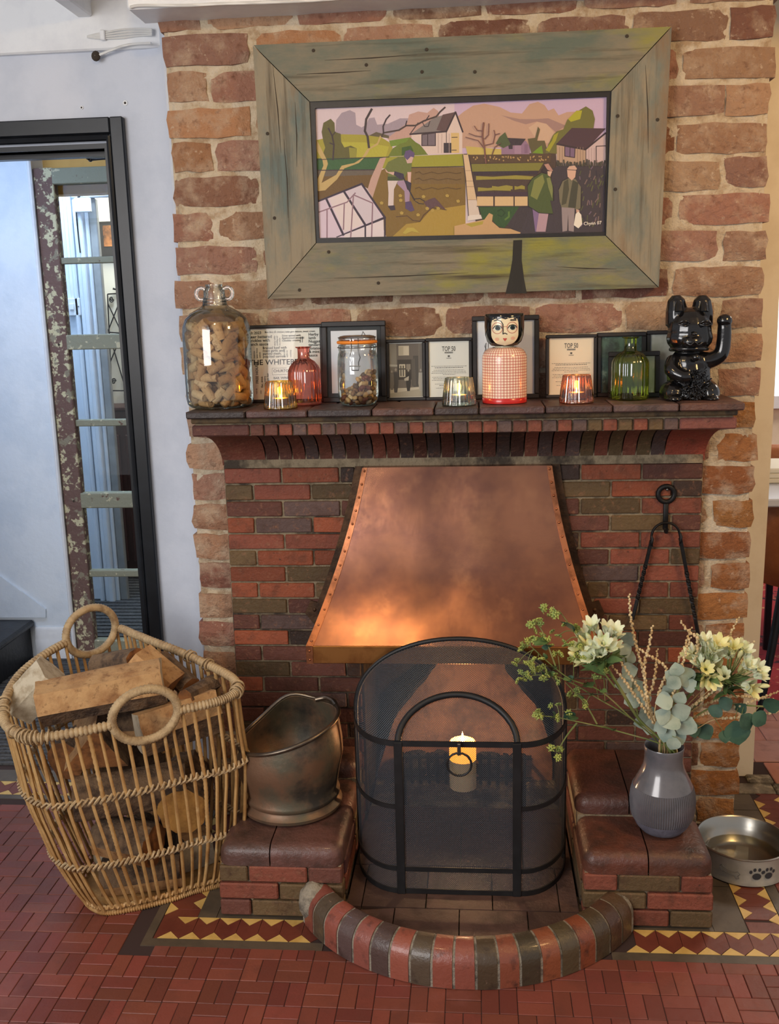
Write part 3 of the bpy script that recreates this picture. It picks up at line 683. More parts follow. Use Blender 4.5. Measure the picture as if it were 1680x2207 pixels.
# ------------------------------------------------------------------ plinths with bullnosed capping bricks
def bull(x0, x1, y0, y1, z0, z1, rad, corners=()):
    """capping block: front (y0) top edge rounded; corners: 'L','R' round the vertical + side edges"""
    mb = MB(); n = 5; prof = []
    sx0 = rad if 'L' in corners else 0.; sx1 = rad if 'R' in corners else 0.
    ring = []
    def outline(inset):
        pts = []; a0, a1, b0 = x0 + (inset if sx0 else 0), x1 - (inset if sx1 else 0), y0 + inset; r = max(rad - inset, .001)
        pts.append((a0, y1))
        if sx0:
            for i in range(n + 1): t = PI + PI / 2 * i / n; pts.append((a0 + r + r * math.cos(t), b0 + r + r * math.sin(t)))
        else: pts.append((a0, b0))
        if sx1:
            for i in range(n + 1): t = -PI / 2 + PI / 2 * i / n; pts.append((a1 - r + r * math.cos(t), b0 + r + r * math.sin(t)))
        else: pts.append((a1, b0))
        pts.append((a1, y1)); return pts
    lev = [(0, z0), (0, z1 - rad)] + [(rad * (1 - math.cos(PI / 2 * i / n)), z1 - rad + rad * math.sin(PI / 2 * i / n)) for i in range(1, n + 1)]
    vs = []; fs = []
    for ins, z in lev:
        o = outline(ins * .98); k = len(o); vs += [(a, b, z) for a, b in o]
    for i in range(len(lev) - 1):
        for j in range(k): a = i * k + j; b = i * k + (j + 1) % k; fs.append((a, b, b + k, a + k))
    fs.append(tuple(range((len(lev) - 1) * k, len(lev) * k))); fs.append(tuple(range(k))[::-1])
    mb.add(vs, fs); return mb
m_cap = mat('polished_capping_brick', objcol=True, c2=(52, 40, 34), sc=14, thr=(.42, .72), rough=.38, bump=.8, bsc=70, coat=.10, grain=((118, 92, 78), 90, (1, 1, 1), .62, .8))
def plinth(name, label, xa, xb, yback, xr0, xr1, cols, side):
    p = thing(name, label, 'plinth', ((xa + xb) / 2, -.22, 0)); ox, oy = (xa + xb) / 2, -.22
    def pb(nm, mb, m, col=None, sm=None):
        mb.v = [(a - ox, b - oy, c) for a, b, c in mb.v]; return put(nm, mb.mesh(nm, sm), m, p, None, col)
    mb = MB(); mb.box((xa + .004, -.430, .0), (xb - .004, -.009, .128)); pb('mortar_bed', mb, m_fbm)
    xm = xa + (xb - xa) * (.5 if side > 0 else .42)
    pb('capping_brick', bull(xa, xm - .0015, -.437, yback - .002, .1275, .176, .028, 'L'), m_cap, cols[0], 50)
    pb('capping_brick', bull(xm + .0015, xb, -.437, yback - .002, .1275, .176, .028, 'R'), m_cap, cols[1], 50)
    x2 = (xr0 + xr1) / 2
    mb = MB(); mb.box((xa + .004, yback, .1285), (xb - .004, -.009, .178)); pb('mortar_bed', mb, m_fbm)
    pb('capping_brick', bull(xr0, x2 - .0015, yback + .002, -.009, .178, .222, .028, 'L'), m_cap, cols[2], 50)
    pb('capping_brick', bull(x2 + .0015, xr1, yback + .002, -.009, .178, .222, .028, 'R'), m_cap, cols[3], 50)
    rows = cols[4]
    for r in range(3):
        z1 = .1265 - r * .042; x = xa - (.002 if r else 0); xe = xb + (.002 if r else 0)
        for (f, key) in rows[r]:
            w = (xe - x) if f is None else f * (xb - xa)
            mb = MB(); mb.box((x + .002, -.439 if r == 0 else -.441, z1 - .038), (min(x + w, xe) - .002, -.40, z1), bev=.003)
            v = rr.uniform(.9, 1.1); pb('brick', mb, m_fb, [q * v for q in PAL[key]]); x += w
        for sx in (xa, xb):
            for i in range(2):
                mb = MB(); y0 = -.398 + i * .19; mb.box((sx - .003 if sx == xa else sx - .03, y0, z1 - .038), (sx + .03 if sx == xa else sx + .003, y0 + .186, z1), bev=.003); pb('brick', mb, m_fb, [q * rr.uniform(.8, 1) for q in PAL[rr.choice('DRKL')]])
    return p
plinth('hearth_plinth', 'left brick hearth plinth with rounded capping, under the copper scuttle', -.560, -.276, -.105, -.50, -.276, [(94, 66, 58), (104, 70, 62), (90, 64, 54), (100, 68, 58), [[(.24, 'L'), (.48, 'R'), (None, 'D')], [(.49, 'R'), (None, 'L')], [(.26, 'D'), (None, 'L')]]], -1)
plinth('hearth_plinth', 'right brick hearth plinth with rounded capping, under the flower vase', .259, .540, -.268, .259, .505, [(100, 58, 44), (96, 60, 46), (92, 56, 46), (84, 54, 46), [[(.27, 'R'), (.48, 'L'), (None, 'R')], [(.5, 'L'), (None, 'R')], [(.68, 'R'), (None, 'L')]]], 1)
# ------------------------------------------------------------------ hearth tiles
he = thing('hearth', 'dark tiled hearth floor inside the curved brick curb', 'hearth', (-.015, -.25, 0))
mb = MB(); mb.prism([(x + .015, y + .25, .026) for x, y in [(.25, .37), (-.262, .37), (-.262, -.36)] + [(.3625 * math.sin(t), -.238 - .3625 * math.cos(t)) for t in [math.radians(q) for q in range(-56, 57, 8)]] + [(.25, -.36)]], (0, 0, -.024))
mb.build('hearth_bed', m_fbm, he)
m_ht = mat('hearth_tile', objcol=True, c2=(66, 48, 42), sc=12, rough=.5, bump=.6, bsc=60)
rows = [(-.62, -.443, [-.31, -.159, -.014, .136, .30]), (-.441, -.27, [-.27, -.235, -.09, .06, .209, .252]), (-.268, -.06, [-.27, -.16, -.014, .136, .252]), (-.058, .02, [-.264, -.09, .06, .244])]
for y0, y1, xsx in rows:
    for a, b_ in zip(xsx[:-1], xsx[1:]):
        poly = []
        for x, y in ((a + .0015, y0 + .001), ((a + b_) / 2, y0 + .001), (b_ - .0015, y0 + .001), (b_ - .0015, y1 - .001), (a + .0015, y1 - .001)):
            d = math.hypot(x, y + .238)
            if d > .363 and y < -.3: y = -.238 - math.sqrt(max(.363 ** 2 - x * x, 0)); y = min(y, y1 - .02)
            poly.append((x + .015, y + .25, .036 + rr.uniform(-.0004, .0004)))
        mb = MB(); mb.prism(poly, (0, 0, -.012)); v = rr.uniform(.85, 1.1); put('hearth_tile', mb.mesh('hearth_tile'), m_ht, he, None, (86 * v, 64 * v, 56 * v))
# ------------------------------------------------------------------ curved curb of bullnosed bricks
cu_ = thing('hearth_curb', 'semicircular curb of alternating red and brown bullnosed bricks on the tiled floor', 'curb', (0, -.238, 0))
m_cb = mat('curb_brick', objcol=True, c2=(48, 36, 32), sc=34, thr=(.55, .8), rough=.30, bump=.5, bsc=90, c3=(190, 150, 130), sc3=60, thr3=(.66, .8), coat=.2)
m_cm = mat('curb_mortar', (160, 150, 132), (104, 96, 84), sc=40, rough=.95, bump=1.5, bsc=120)
R0, R1, HC = .366, .426, .086
cp = [(R0, .02), (R0, HC - .004), (R0 + .006, HC)] + [(R1 - .042 + .042 * math.sin(PI / 2 * i / 6), HC - .042 + .042 * math.cos(PI / 2 * i / 6)) for i in range(7)] + [(R1 + .0005, .002)]
cpm = [(r - .0022 if r > R0 + .003 else r + .002, z - .002) for r, z in cp]
def sector(a0, a1, prof, n=3):
    mb = MB(); vs = []; k = len(prof)
    for i in range(n + 1):
        a = a0 + (a1 - a0) * i / n
        for r, z in prof: vs.append((r * math.sin(a), -r * math.cos(a), z))
    fs = [(i * k + j, i * k + j + 1, (i + 1) * k + j + 1, (i + 1) * k + j) for i in range(n) for j in range(k - 1)]
    fs += [tuple(range(k)), tuple(range(n * k, n * k + k))[::-1]]; mb.add(vs, fs); return mb
A = math.radians(58.5); ncb = 19; st_ = 2 * A / ncb
ccol = [(150, 84, 70), (96, 82, 66), (166, 92, 76), (104, 84, 80), (160, 92, 78), (92, 72, 66), (168, 92, 72), (96, 80, 62), (158, 86, 68), (158, 88, 72), (88, 72, 54), (150, 84, 62), (76, 66, 50), (156, 88, 58), (96, 82, 58), (150, 80, 52), (88, 72, 50), (92, 64, 46), (104, 80, 58)]
sector(-A - .03, A + .03, cpm, 60).build('mortar_bed', m_cm, cu_, 40)
for i in range(ncb):
    a0 = -A + st_ * i; me = sector(a0 + .007, a0 + st_ - .007, cp).mesh('curb_brick', 40); put('curb_brick', me, m_cb, cu_, None, [q * .88 for q in ccol[i]])
for sx, s in ((-1, 1), (1, .62)):
    mb = MB(); mb.ball((sx * .342, -.205, .05), (.036 * s, .040 * s, .044 * s), 14, 10); mb.v = [(a + nz((a, b, c), 60) * .005, b + nz((a, b, c), 60, 3) * .005, c + nz((a, b, c), 60, 7) * .004) for a, b, c in mb.v]; mb.build('mortar_lump', m_cm, cu_, 60)

# ================================================================== COPPER HOOD
m_cop = mat('aged_copper', (176, 120, 92), (128, 88, 78), sc=5, thr=(.40, .68), c3=(194, 136, 102), sc3=8, thr3=(.55, .75), rough=.27, metal=1, bump=.12, bsc=14)
m_copb = mat('copper_trim', (190, 122, 84), (140, 90, 64), sc=18, rough=.38, metal=1, bump=.15)
m_bronze = mat('dark_copper_flange', (92, 68, 48), (60, 46, 36), sc=20, rough=.55, metal=.7, bump=.4)
hd = thing('copper_hood', 'flared copper fireplace hood with riveted edge strips and brassy lip', 'hood', (-.02, -.01, .77))
def HS(s, u):
    z = .972 - .406 * s; c = -.0175 - .0145 * s; w = .2305 + .07 * s + .047 * s * s; y = -.032 - .028 * s - .135 * s ** 2.4
    return Vector((c + w * u, y, z))
def loc(mb): mb.v = [(a + .02, b + .01, c - .77) for a, b, c in mb.v]; return mb
mb = MB(); nu, nv = 22, 26; vs = []
for i in range(nv + 1):
    for j in range(nu + 1):
        p = HS(i / nv, -1 + 2 * j / nu); bul = .004 * nz(p, 9) * (1 - abs(-1 + 2 * j / nu)); vs.append((p.x, p.y + bul, p.z))
fs = [(i * (nu + 1) + j, i * (nu + 1) + j + 1, (i + 1) * (nu + 1) + j + 1, (i + 1) * (nu + 1) + j) for i in range(nv) for j in range(nu)]
mb.add(vs, fs)
for u, sg in ((-1, 1), (1, -1)):      # cheeks back to the wall
    vs = []
    for i in range(nv + 1): p = HS(i / nv, u); vs += [(p.x, p.y, p.z), (p.x, -.0062, p.z)]
    mb.add(vs, [(2 * i, 2 * i + 2, 2 * i + 3, 2 * i + 1) for i in range(nv)])
a, b_ = HS(0, -1), HS(0, 1); mb.add([a, b_, (b_.x, -.0062, b_.z), (a.x, -.0062, a.z)], [(0, 1, 2, 3)])
loc(mb).build('hood_shell', m_cop, hd, 40)
a, b_ = HS(1, -1), HS(1, 1); mb = MB(); mb.box((a.x - .001, a.y - .0025, .523), (b_.x + .001, a.y + .004, .567), bev=.0015)
mb.box((a.x - .001, a.y + .004, .523), (a.x + .004, -.0062, .567)); mb.box((b_.x - .004, a.y + .004, .523), (b_.x + .001, -.0062, .567)); loc(mb).build('lip', mat('brassy_lip', (196, 136, 78), (158, 102, 58), sc=12, rough=.36, metal=1, bump=.1, bsc=20), hd)
for u in (-1, 1):
    mb = MB(); vs = []
    for i in range(nv + 1):
        s = i / nv; p = HS(s, u); q2 = HS(s, u - u * .048); off = Vector((0, -.0022, 0)); o2 = Vector((u * .0015, -.0022, 0)); vs += [p + o2, q2 + off, p + Vector((u * .0015, .02, 0)), q2 + Vector((0, .003, 0))]
    fs = []
    for i in range(nv): o = i * 4; fs += [(o, o + 1, o + 5, o + 4), (o + 1, o + 3, o + 7, o + 5), (o, o + 4, o + 6, o + 2)]
    mb.add(vs, fs); p = HS(1, u); mb.box((min(p.x, p.x - u * .016), p.y - .0045, .523), (max(p.x, p.x - u * .016), p.y - .0024, .567))
    es = loc(mb).build('edge_strip', m_copb, hd, 40)
    mr = MB(); mr.ball((0, 0, 0), (.0032, .0022, .0032), 8, 5); rm = mr.mesh('rivet', 60)
    for i in range(13):
        s = .02 + i * .955 / 12; p = HS(s, u - u * .024) + Vector((.02, .01 - .0025, -.77)); put('rivet', rm, m_copb, es, p)
    for zz_ in (.555, .533): p = HS(1, u); put('rivet', rm, m_copb, es, (p.x - u * .008 + .02, p.y - .0045 + .01, zz_ - .77))
    mb = MB(); vs = []
    for i in range(nv + 1): p = HS(i / nv * .93, u); vs += [(p.x, -.0105, p.z), (p.x + u * .022, -.0105, p.z), (p.x + u * .022, -.0062, p.z)]
    fs = []
    for i in range(nv): o = i * 3; fs += [(o, o + 1, o + 4, o + 3), (o + 1, o + 2, o + 5, o + 4)]
    mb.add(vs, fs); loc(mb).build('wall_flange', m_bronze, hd, 40)
    p = HS(.93, u); mb = MB(); mb.prism([(p.x, -.0062, p.z + .02), (p.x + u * .03, -.0062, p.z + .03), (p.x + u * .045, -.0062, p.z - .005), (p.x + u * .01, -.0062, p.z - .05), (p.x - u * .01, -.0062, p.z - .03)], (0, -.004, 0)); fb = loc(mb).build('wall_bracket', m_bronze, hd)
    mb = MB(); mb.ball((p.x + u * .02 + .02, .0015, p.z + .005 - .77), (.006, .005, .006), 8, 6); mb.build('bolt', m_bronze, fb, 60)

# ================================================================== IRON HOOK AND HANGER
ih = thing('iron_hook', 'flat wrought iron hook with a ring top nailed high on the right bricks', 'hook', (.493, -.008, .894)); HY = -.008
mb = MB(); mb.tube([(.0195 * math.sin(t * 2 * PI / 24), 0, .0195 * math.cos(t * 2 * PI / 24)) for t in range(24)], .0062, 8, True); mb.build('ring', m_iron, ih, 60)
mb = MB(); mb.box((-.006, -.004, -.088), (.006, .003, -.020), bev=.0015); mb.tube([(0, 0, -.085), (0, -.008, -.094), (0, -.018, -.092), (0, -.022, -.082)], .004, 6); mb.build('shank', m_iron, ih, 50)
mb = MB(); mb.tube([(0, .008, .012), (0, -.009, .013)], .0025, 6); mb.ball((0, -.009, .013), .0035, 8, 5); mb.build('nail', m_steel, ih, 60)
hg = thing('iron_hanger', 'black twisted iron hanger with two spreading legs below the ring topped hook', 'hanger', (.494, -.024, .808)); o0 = Vector(hg.location)
tp = [PY(x, y, -.022) - o0 for x, y in ((1406, 1178), (1405, 1155), (1412, 1138), (1425, 1129), (1437, 1127), (1450, 1129), (1462, 1140), (1467, 1158), (1467, 1176))]
MB().tube(smoothpath(tp, 4), .0032, 6).build('bow', m_iron, hg, 60)
def twist(a, b_, n=40, w=.0055, tw=9.):
    mb = MB(); a, b_ = Vector(a), Vector(b_); x, d, z = rot_to(b_ - a); vs = []
    for i in range(n + 1):
        t = i / n; an = tw * max(0, min(1, (t - .3) / .45)); p = a.lerp(b_, t)
        for j in range(4): aa = an + PI / 4 + j * PI / 2; vs.append(p + (x * math.cos(aa) + z * math.sin(aa)) * w)
    fs = [(i * 4 + j, i * 4 + (j + 1) % 4, i * 4 + 4 + (j + 1) % 4, i * 4 + 4 + j) for i in range(n) for j in range(4)] + [(0, 1, 2, 3), (n * 4, n * 4 + 1, n * 4 + 2, n * 4 + 3)]
    mb.add(vs, fs); return mb
for top, bot, hk_ in (((1405, 1165), (1364, 1335), 1), ((1467, 1160), (1510, 1390), 1)):
    a, b_ = PY(*top, -.022) - o0, PY(*bot, -.018) - o0
    lg = twist(a, b_).build('leg', m_iron, hg)
    mb = MB(); mb.tube([a + Vector((0, 0, .012)), a + Vector((.002, -.006, .004)), a + Vector((0, -.006, -.008)), a + Vector((0, 0, -.012))], .003, 6); mb.build('hook_end', m_iron, lg, 60)
# ================================================================== PAINTING
YP = -.022
pt = thing('painting', 'wide framed painting of figures on allotments in a weathered plank frame', 'painting', (0, YP, 1.68))
m_brd = mat('weathered_board', (130, 122, 104), (96, 106, 96), sc=9, stretch=(.5, 1, 1.3), thr=(.42, .62), c3=(138, 136, 66), sc3=5, thr3=(.53, .66), rough=.8, bump=1.1, bsc=40, grain=((74, 66, 52), 26, (.10, 1, 2.2), .52, .74))
m_brdv = mat('weathered_board_upright', (142, 132, 112), (100, 112, 108), sc=9, stretch=(1.3, 1, .5), thr=(.42, .64), c3=(128, 104, 78), sc3=6, thr3=(.54, .68), rough=.8, bump=1.1, bsc=40, grain=((84, 74, 60), 26, (2.2, 1, .10), .52, .74))
W_ = lambda x, y, Y=YP: PY(x, y, Y)
OUT = [(545, 97), (1449, 57), (1421, 620), (577, 645)]; INN = [(667, 219), (1319, 196), (1307, 508), (681, 524)]
o0 = Vector(pt.location)
for i, nm in enumerate('tbrl'):
    pass
def pboard(ids, m, e=.0015):
    ctr = sum((W_(*p) for p in ids), Vector()) / 4
    poly = [W_(*p).lerp(ctr, .004) - o0 for p in ids]
    mb = MB(); mb.prism(poly, (0, .034, 0)); return mb.build('frame_board', m, pt)
bt = pboard([OUT[0], OUT[1], INN[1], INN[0]], m_brd); br = pboard([OUT[1], OUT[2], INN[2], INN[1]], m_brdv)
bb = pboard([OUT[3], OUT[2], INN[2], INN[3]], m_brd); bl = pboard([OUT[0], INN[0], INN[3], OUT[3]], m_brdv)
m_patch = mat('black_patch', (34, 32, 28), (64, 60, 50), sc=20, thr=(.5, .9), rough=.7, stretch=(1, 1, .2))
mb = MB(); mb.prism([W_(x, y) - o0 for x, y in ((1107, 518), (1126, 517), (1125, 560), (1130, 600), (1136, 632), (1090, 633), (1098, 600), (1105, 560))], (0, -.0006, 0)); mb.build('dark_patch', m_patch, bb)  # dark upright patch running down the bottom board
mn = MB(); mn.lathe([(.004, -.001), (.0035, -.0022), (.0002, -.0024)], 8); mn.v = [(a, c, b) for a, b, c in mn.v]; nm_ = mn.mesh('nail_head', 60)
for par, lst in ((bt, ((676, 109), (920, 107), (1352, 78), (910, 155), (790, 140), (1024, 155))), (br, ((1418, 258), (1332, 250), (1327, 408))), (bb, ((709, 543), (646, 625), (816, 610))), (bl, ((577, 288), (592, 470)))):
    for x, y in lst: put('nail_head', nm_, m_hole, par, W_(x, y) - o0)
mbk = MB()   # long drying splits as grooves of dark wood filler
for par, lines in ((bl, (((588, 140), (606, 330)), ((612, 300), (622, 470)), ((636, 220), (640, 360)))), (bt, (((640, 160), (800, 152)), ((700, 130), (900, 118)))), (bb, (((720, 600), (1010, 588)), ((1200, 575), (1330, 580)))), (br, (((1392, 140), (1398, 330)),))):
    for a, b_ in lines:
        mb = MB(); mb.tube([W_(*a) - o0, W_((a[0] + b_[0]) / 2 + 2, (a[1] + b_[1]) / 2 + 1) - o0, W_(*b_) - o0], [.0003, .0013, .0003], 5); mb.build('split', m_hole, par)
# inner black frame and canvas
m_ink = mat('black_picture_frame', (24, 23, 26), (34, 32, 36), sc=30, rough=.5)
INB = [(679, 233), (1309, 208), (1304, 500), (688, 513)]
YC = YP + .012
for i in range(4):
    a, b_ = INN[i], INN[(i + 1) % 4]; c, d = INB[(i + 1) % 4], INB[i]
    mb = MB(); mb.prism([W_(*p, YP + .004) - o0 for p in (a, b_, c, d)], (0, .014, 0)); mb.build('inner_frame', m_ink, pt)
mb = MB(); mb.prism([W_(*p, YC) - o0 for p in INB], (0, .008, 0), 0, (206, 190, 196)); mb.build('canvas', mat('canvas', (206, 190, 196), rough=.7), pt)
pm = MB(); lay_ = [0]
def A(pts, col, f='A'):   # painted patch; pts in the crop frames A / B
    lay_[0] += 1; out = []
    for x, y in pts:
        X, Y = (670 + x / 5.0909, 200 + y / 5.0909) if f == 'A' else (980 + x / 4.941, 190 + y / 4.941)
        Y0 = 233 + (X - 679) * (208 - 233) / 630 ; Y1 = 513 + (X - 688) * (500 - 513) / 616; XL_ = 679 + (Y - 233) * 9 / 280; XR_ = 1309 - (Y - 208) * 5 / 292
        X = min(max(X, XL_), XR_); Y = min(max(Y, Y0), Y1); p = W_(X, Y, YC) - o0; out.append((p.x, p.y - .000009 * lay_[0], p.z))
    # ear-safe fill through bmesh
    pm.add(out, [tuple(range(len(out)))], 0, col)
def Bp(pts, col): A(pts, col, 'B')
def strk(pts, w, col, f='A'):
    P = [Vector((x, y, 0)) for x, y in pts]
    for a, b_ in zip(P[:-1], P[1:]):
        d = (b_ - a); n = Vector((-d.y, d.x, 0)).normalized() * w / 2; e = d.normalized() * w * .3
        A([(a - e + n)[:2], (b_ + e + n)[:2], (b_ + e - n)[:2], (a - e - n)[:2]], col, f)
dk = (58, 44, 52)
A([(0, 0), (1700, 0), (1700, 700), (0, 700)], (206, 188, 196)); Bp([(0, 0), (1700, 0), (1700, 700), (0, 700)], (192, 168, 196))
A([(270, 440), (280, 300), (340, 220), (430, 190), (490, 220), (500, 350), (560, 380), (610, 350), (640, 280), (700, 270), (730, 350), (850, 340), (980, 280), (1100, 280), (1100, 480), (270, 480)], (156, 142, 156))
A([(840, 500), (1060, 330), (1080, 240), (1180, 205), (1280, 220), (1350, 165), (1400, 200), (1420, 300), (1200, 480), (860, 520)], (186, 150, 140))
Bp([(0, 330), (100, 250), (200, 185), (320, 165), (480, 200), (600, 260), (720, 270), (800, 170), (890, 145), (960, 180), (1000, 240), (1060, 215), (1110, 290), (1200, 255), (1290, 250), (1290, 620), (0, 640)], (186, 150, 130))
Bp([(500, 290), (640, 350), (760, 385), (880, 355), (980, 380), (1080, 470), (1190, 400), (1000, 320), (860, 330), (700, 330)], (156, 124, 118)); Bp([(790, 420), (880, 360), (980, 380), (1060, 470), (1040, 580), (900, 590)], (196, 164, 140))
A([(60, 520), (340, 455), (560, 460), (760, 480), (860, 540), (900, 600), (860, 740), (60, 740)], (156, 148, 52)); A([(340, 540), (600, 545), (860, 590), (820, 720), (420, 720)], (172, 166, 58)); A([(860, 525), (1080, 490), (1100, 560), (880, 590)], (110, 136, 48)); A([(640, 470), (720, 430), (860, 470), (860, 500)], (92, 82, 62))
A([(120, 430), (140, 330), (220, 285), (262, 330), (268, 430), (330, 450), (335, 540), (370, 600), (440, 580), (505, 610), (500, 720), (260, 740), (110, 740), (160, 600), (140, 540)], (92, 88, 44)); A([(420, 600), (500, 610), (500, 710), (430, 720)], (140, 136, 54))
A([(60, 720), (860, 705), (720, 850), (60, 850)], (54, 92, 54)); A([(60, 850), (720, 850), (690, 910), (60, 930)], (98, 88, 78)); A([(60, 920), (700, 900), (640, 1060), (560, 1010), (90, 1180), (70, 1180)], (104, 78, 38))
A([(800, 705), (1680, 670), (1680, 810), (1100, 820), (780, 830)], (150, 148, 50)); A([(690, 900), (830, 820), (1700, 815), (1700, 1620), (830, 1620), (680, 1160)], (122, 96, 44)); A([(1110, 825), (1700, 815), (1700, 1000), (1120, 1000)], (116, 92, 54)); A([(1200, 1420), (1310, 1290), (1700, 1230), (1700, 1580), (900, 1600), (1050, 1440)], (164, 136, 58))
A([(830, 705), (760, 720), (660, 940), (625, 1060), (680, 1150), (740, 960)], (186, 152, 140))
A([(850, 700), (900, 610), (980, 560), (1050, 540), (1090, 485), (1150, 540), (1200, 570), (1290, 680), (1100, 690)], (104, 118, 44)); A([(1000, 600), (1100, 580), (1130, 640), (1000, 690)], (60, 88, 40))
A([(1090, 460), (1360, 270), (1590, 210), (1490, 430)], (124, 116, 116)); A([(1380, 410), (1450, 240), (1590, 210), (1490, 430)], (92, 70, 72)); A([(1100, 450), (1490, 430), (1590, 220), (1665, 430), (1665, 665), (1280, 672), (1200, 560), (1110, 490)], (210, 190, 182)); A([(1220, 460), (1370, 440), (1370, 580), (1220, 580)], (112, 100, 110)); A([(1540, 440), (1630, 440), (1630, 660), (1540, 660)], (206, 176, 118)); A([(1460, 550), (1545, 550), (1545, 660), (1460, 660)], (56, 48, 58))
strk([(1090, 455), (1490, 425), (1590, 212), (1670, 430)], 18, dk); strk([(1090, 455), (1180, 330)], 10, dk); strk([(1220, 460), (1370, 440), (1370, 580), (1220, 580), (1220, 460)], 9, dk); strk([(1285, 455), (1285, 580)], 9, dk); strk([(1490, 430), (1490, 560)], 7, dk)
for x in (1400, 1440, 1520): strk([(x, 450), (x, 660)], 6, (176, 154, 148))
strk([(1550, 490), (1610, 488)], 8, dk); strk([(1550, 630), (1600, 630)], 8, dk)
# bare tree, left
A([(45, 500), (60, 620), (130, 740), (140, 800), (70, 960), (70, 1080), (160, 1070), (290, 950), (370, 830), (530, 770), (620, 680), (650, 620), (740, 570), (780, 480), (760, 470), (730, 550), (620, 620), (560, 720), (480, 770), (340, 800), (280, 900), (120, 990), (190, 780), (180, 740), (90, 560)], (186, 160, 104))
strk([(780, 480), (800, 440), (970, 410), (1050, 360), (1150, 360), (1240, 310), (1380, 260), (1420, 210), (1475, 160)], 18, (70, 56, 56)); strk([(640, 600), (625, 480), (595, 420), (610, 290), (670, 180)], 24, (58, 46, 50)); strk([(800, 440), (795, 370), (830, 290), (870, 245)], 16, dk); strk([(1040, 365), (1055, 310)], 12, dk); strk([(1260, 310), (1300, 250)], 10, dk)
strk([(1225, 320), (1250, 370), (1290, 370), (1310, 310)], 8, dk); strk([(245, 735), (255, 570), (235, 470), (195, 390)], 16, dk); strk([(255, 570), (210, 550)], 12, dk); strk([(240, 470), (270, 430)], 10, dk); strk([(60, 735), (500, 715), (860, 705)], 8, dk); strk([(60, 850), (700, 845)], 10, dk); strk([(1100, 820), (1680, 808)], 9, dk)
# glass house
A([(80, 1195), (560, 1000), (800, 1370), (800, 1620), (100, 1620)], (206, 188, 204)); A([(370, 1560), (800, 1390), (805, 1620), (370, 1620)], (216, 204, 208)); A([(200, 1160), (370, 1095), (590, 1440), (370, 1530)], (214, 200, 200)); A([(400, 1080), (555, 1015), (780, 1370), (600, 1440)], (200, 188, 198))
for ln, ww in ((((80, 1190), (560, 1000)), 22), (((560, 1000), (815, 1370)), 22), (((815, 1370), (290, 1590)), 26), (((170, 1160), (360, 1560)), 24), (((370, 1090), (600, 1450)), 24), (((815, 1370), (815, 1600)), 16), (((600, 1450), (600, 1600)), 18)): strk(ln, ww, (54, 42, 60))
for ln in (((90, 1310), (400, 1200), (490, 1100)), ((180, 1280), (180, 1600)), ((370, 1210), (360, 1500)), ((470, 1120), (440, 1590)), ((470, 1120), (680, 1210)), ((680, 1210), (670, 1590))): strk(ln, 14, (140, 110, 124))
# man digging
A([(815, 830), (850, 760), (960, 705), (1040, 700), (1110, 770), (1105, 860), (1060, 880), (1020, 960), (850, 960), (850, 870)], (104, 112, 58)); A([(845, 920), (1010, 920), (1010, 965), (845, 965)], (64, 76, 44)); A([(1030, 690), (1060, 640), (1110, 640), (1135, 690), (1110, 770), (1060, 775)], (196, 164, 158)); A([(1025, 700), (1040, 640), (1090, 625), (1140, 660), (1135, 710), (1100, 700), (1060, 740)], (94, 76, 118)); A([(815, 830), (850, 870), (920, 870), (910, 905), (830, 870)], (202, 166, 156)); A([(1062, 870), (1105, 870), (1098, 990), (1070, 990)], (206, 170, 160)); A([(920, 860), (1020, 890), (1030, 950), (980, 950), (915, 900)], (56, 46, 70)); A([(1045, 960), (1105, 990), (1095, 1080), (1050, 1060)], (50, 44, 66))
A([(845, 965), (960, 965), (915, 1060), (910, 1240), (850, 1245), (855, 1100)], (206, 192, 190)); A([(960, 965), (1030, 960), (1060, 1060), (1090, 1080), (1085, 1190), (1035, 1200), (1030, 1080), (950, 1000)], (158, 134, 160)); A([(845, 1240), (920, 1235), (930, 1285), (880, 1290)], (58, 48, 62)); A([(1040, 1200), (1100, 1190), (1140, 1290), (1100, 1305), (1040, 1270)], (84, 66, 106)); strk([(1020, 930), (1060, 1030), (1140, 1180)], 13, (46, 40, 50)); strk([(1140, 1165), (1200, 1160), (1250, 1190)], 8, (46, 40, 50)); strk([(1150, 1190), (1190, 1215), (1240, 1220)], 8, (46, 40, 50))
A([(1240, 1200), (1300, 1170), (1360, 1150), (1410, 1200), (1490, 1290), (1380, 1240), (1300, 1290), (1260, 1230)], (92, 66, 72)); strk([(940, 1360), (1060, 1350), (1120, 1400), (1200, 1410), (1240, 1340), (1340, 1260), (1490, 1285)], 8, (86, 62, 46)); A([(1010, 1540), (1060, 1480), (1130, 1480), (1200, 1540), (1110, 1520), (1040, 1550)], (178, 158, 70))
for y in (880, 950, 1050): strk([(1150, y), (1190, y - 15), (1230, y + 15), (1330, y - 10), (1400, y + 8), (1500, y - 10), (1600, y + 6), (1650, y - 4)], 7, (92, 70, 42))
for x, y in ((985, 1130), (780, 1210), (1240, 1140), (1000, 1320), (1280, 1270), (1340, 1290), (1400, 1270), (1620, 1190), (1180, 1340), (1500, 1130), (990, 1180)): A([(x - 22, y - 8), (x, y - 20), (x + 22, y - 5), (x + 14, y + 16), (x - 14, y + 16)], (172, 146, 72))
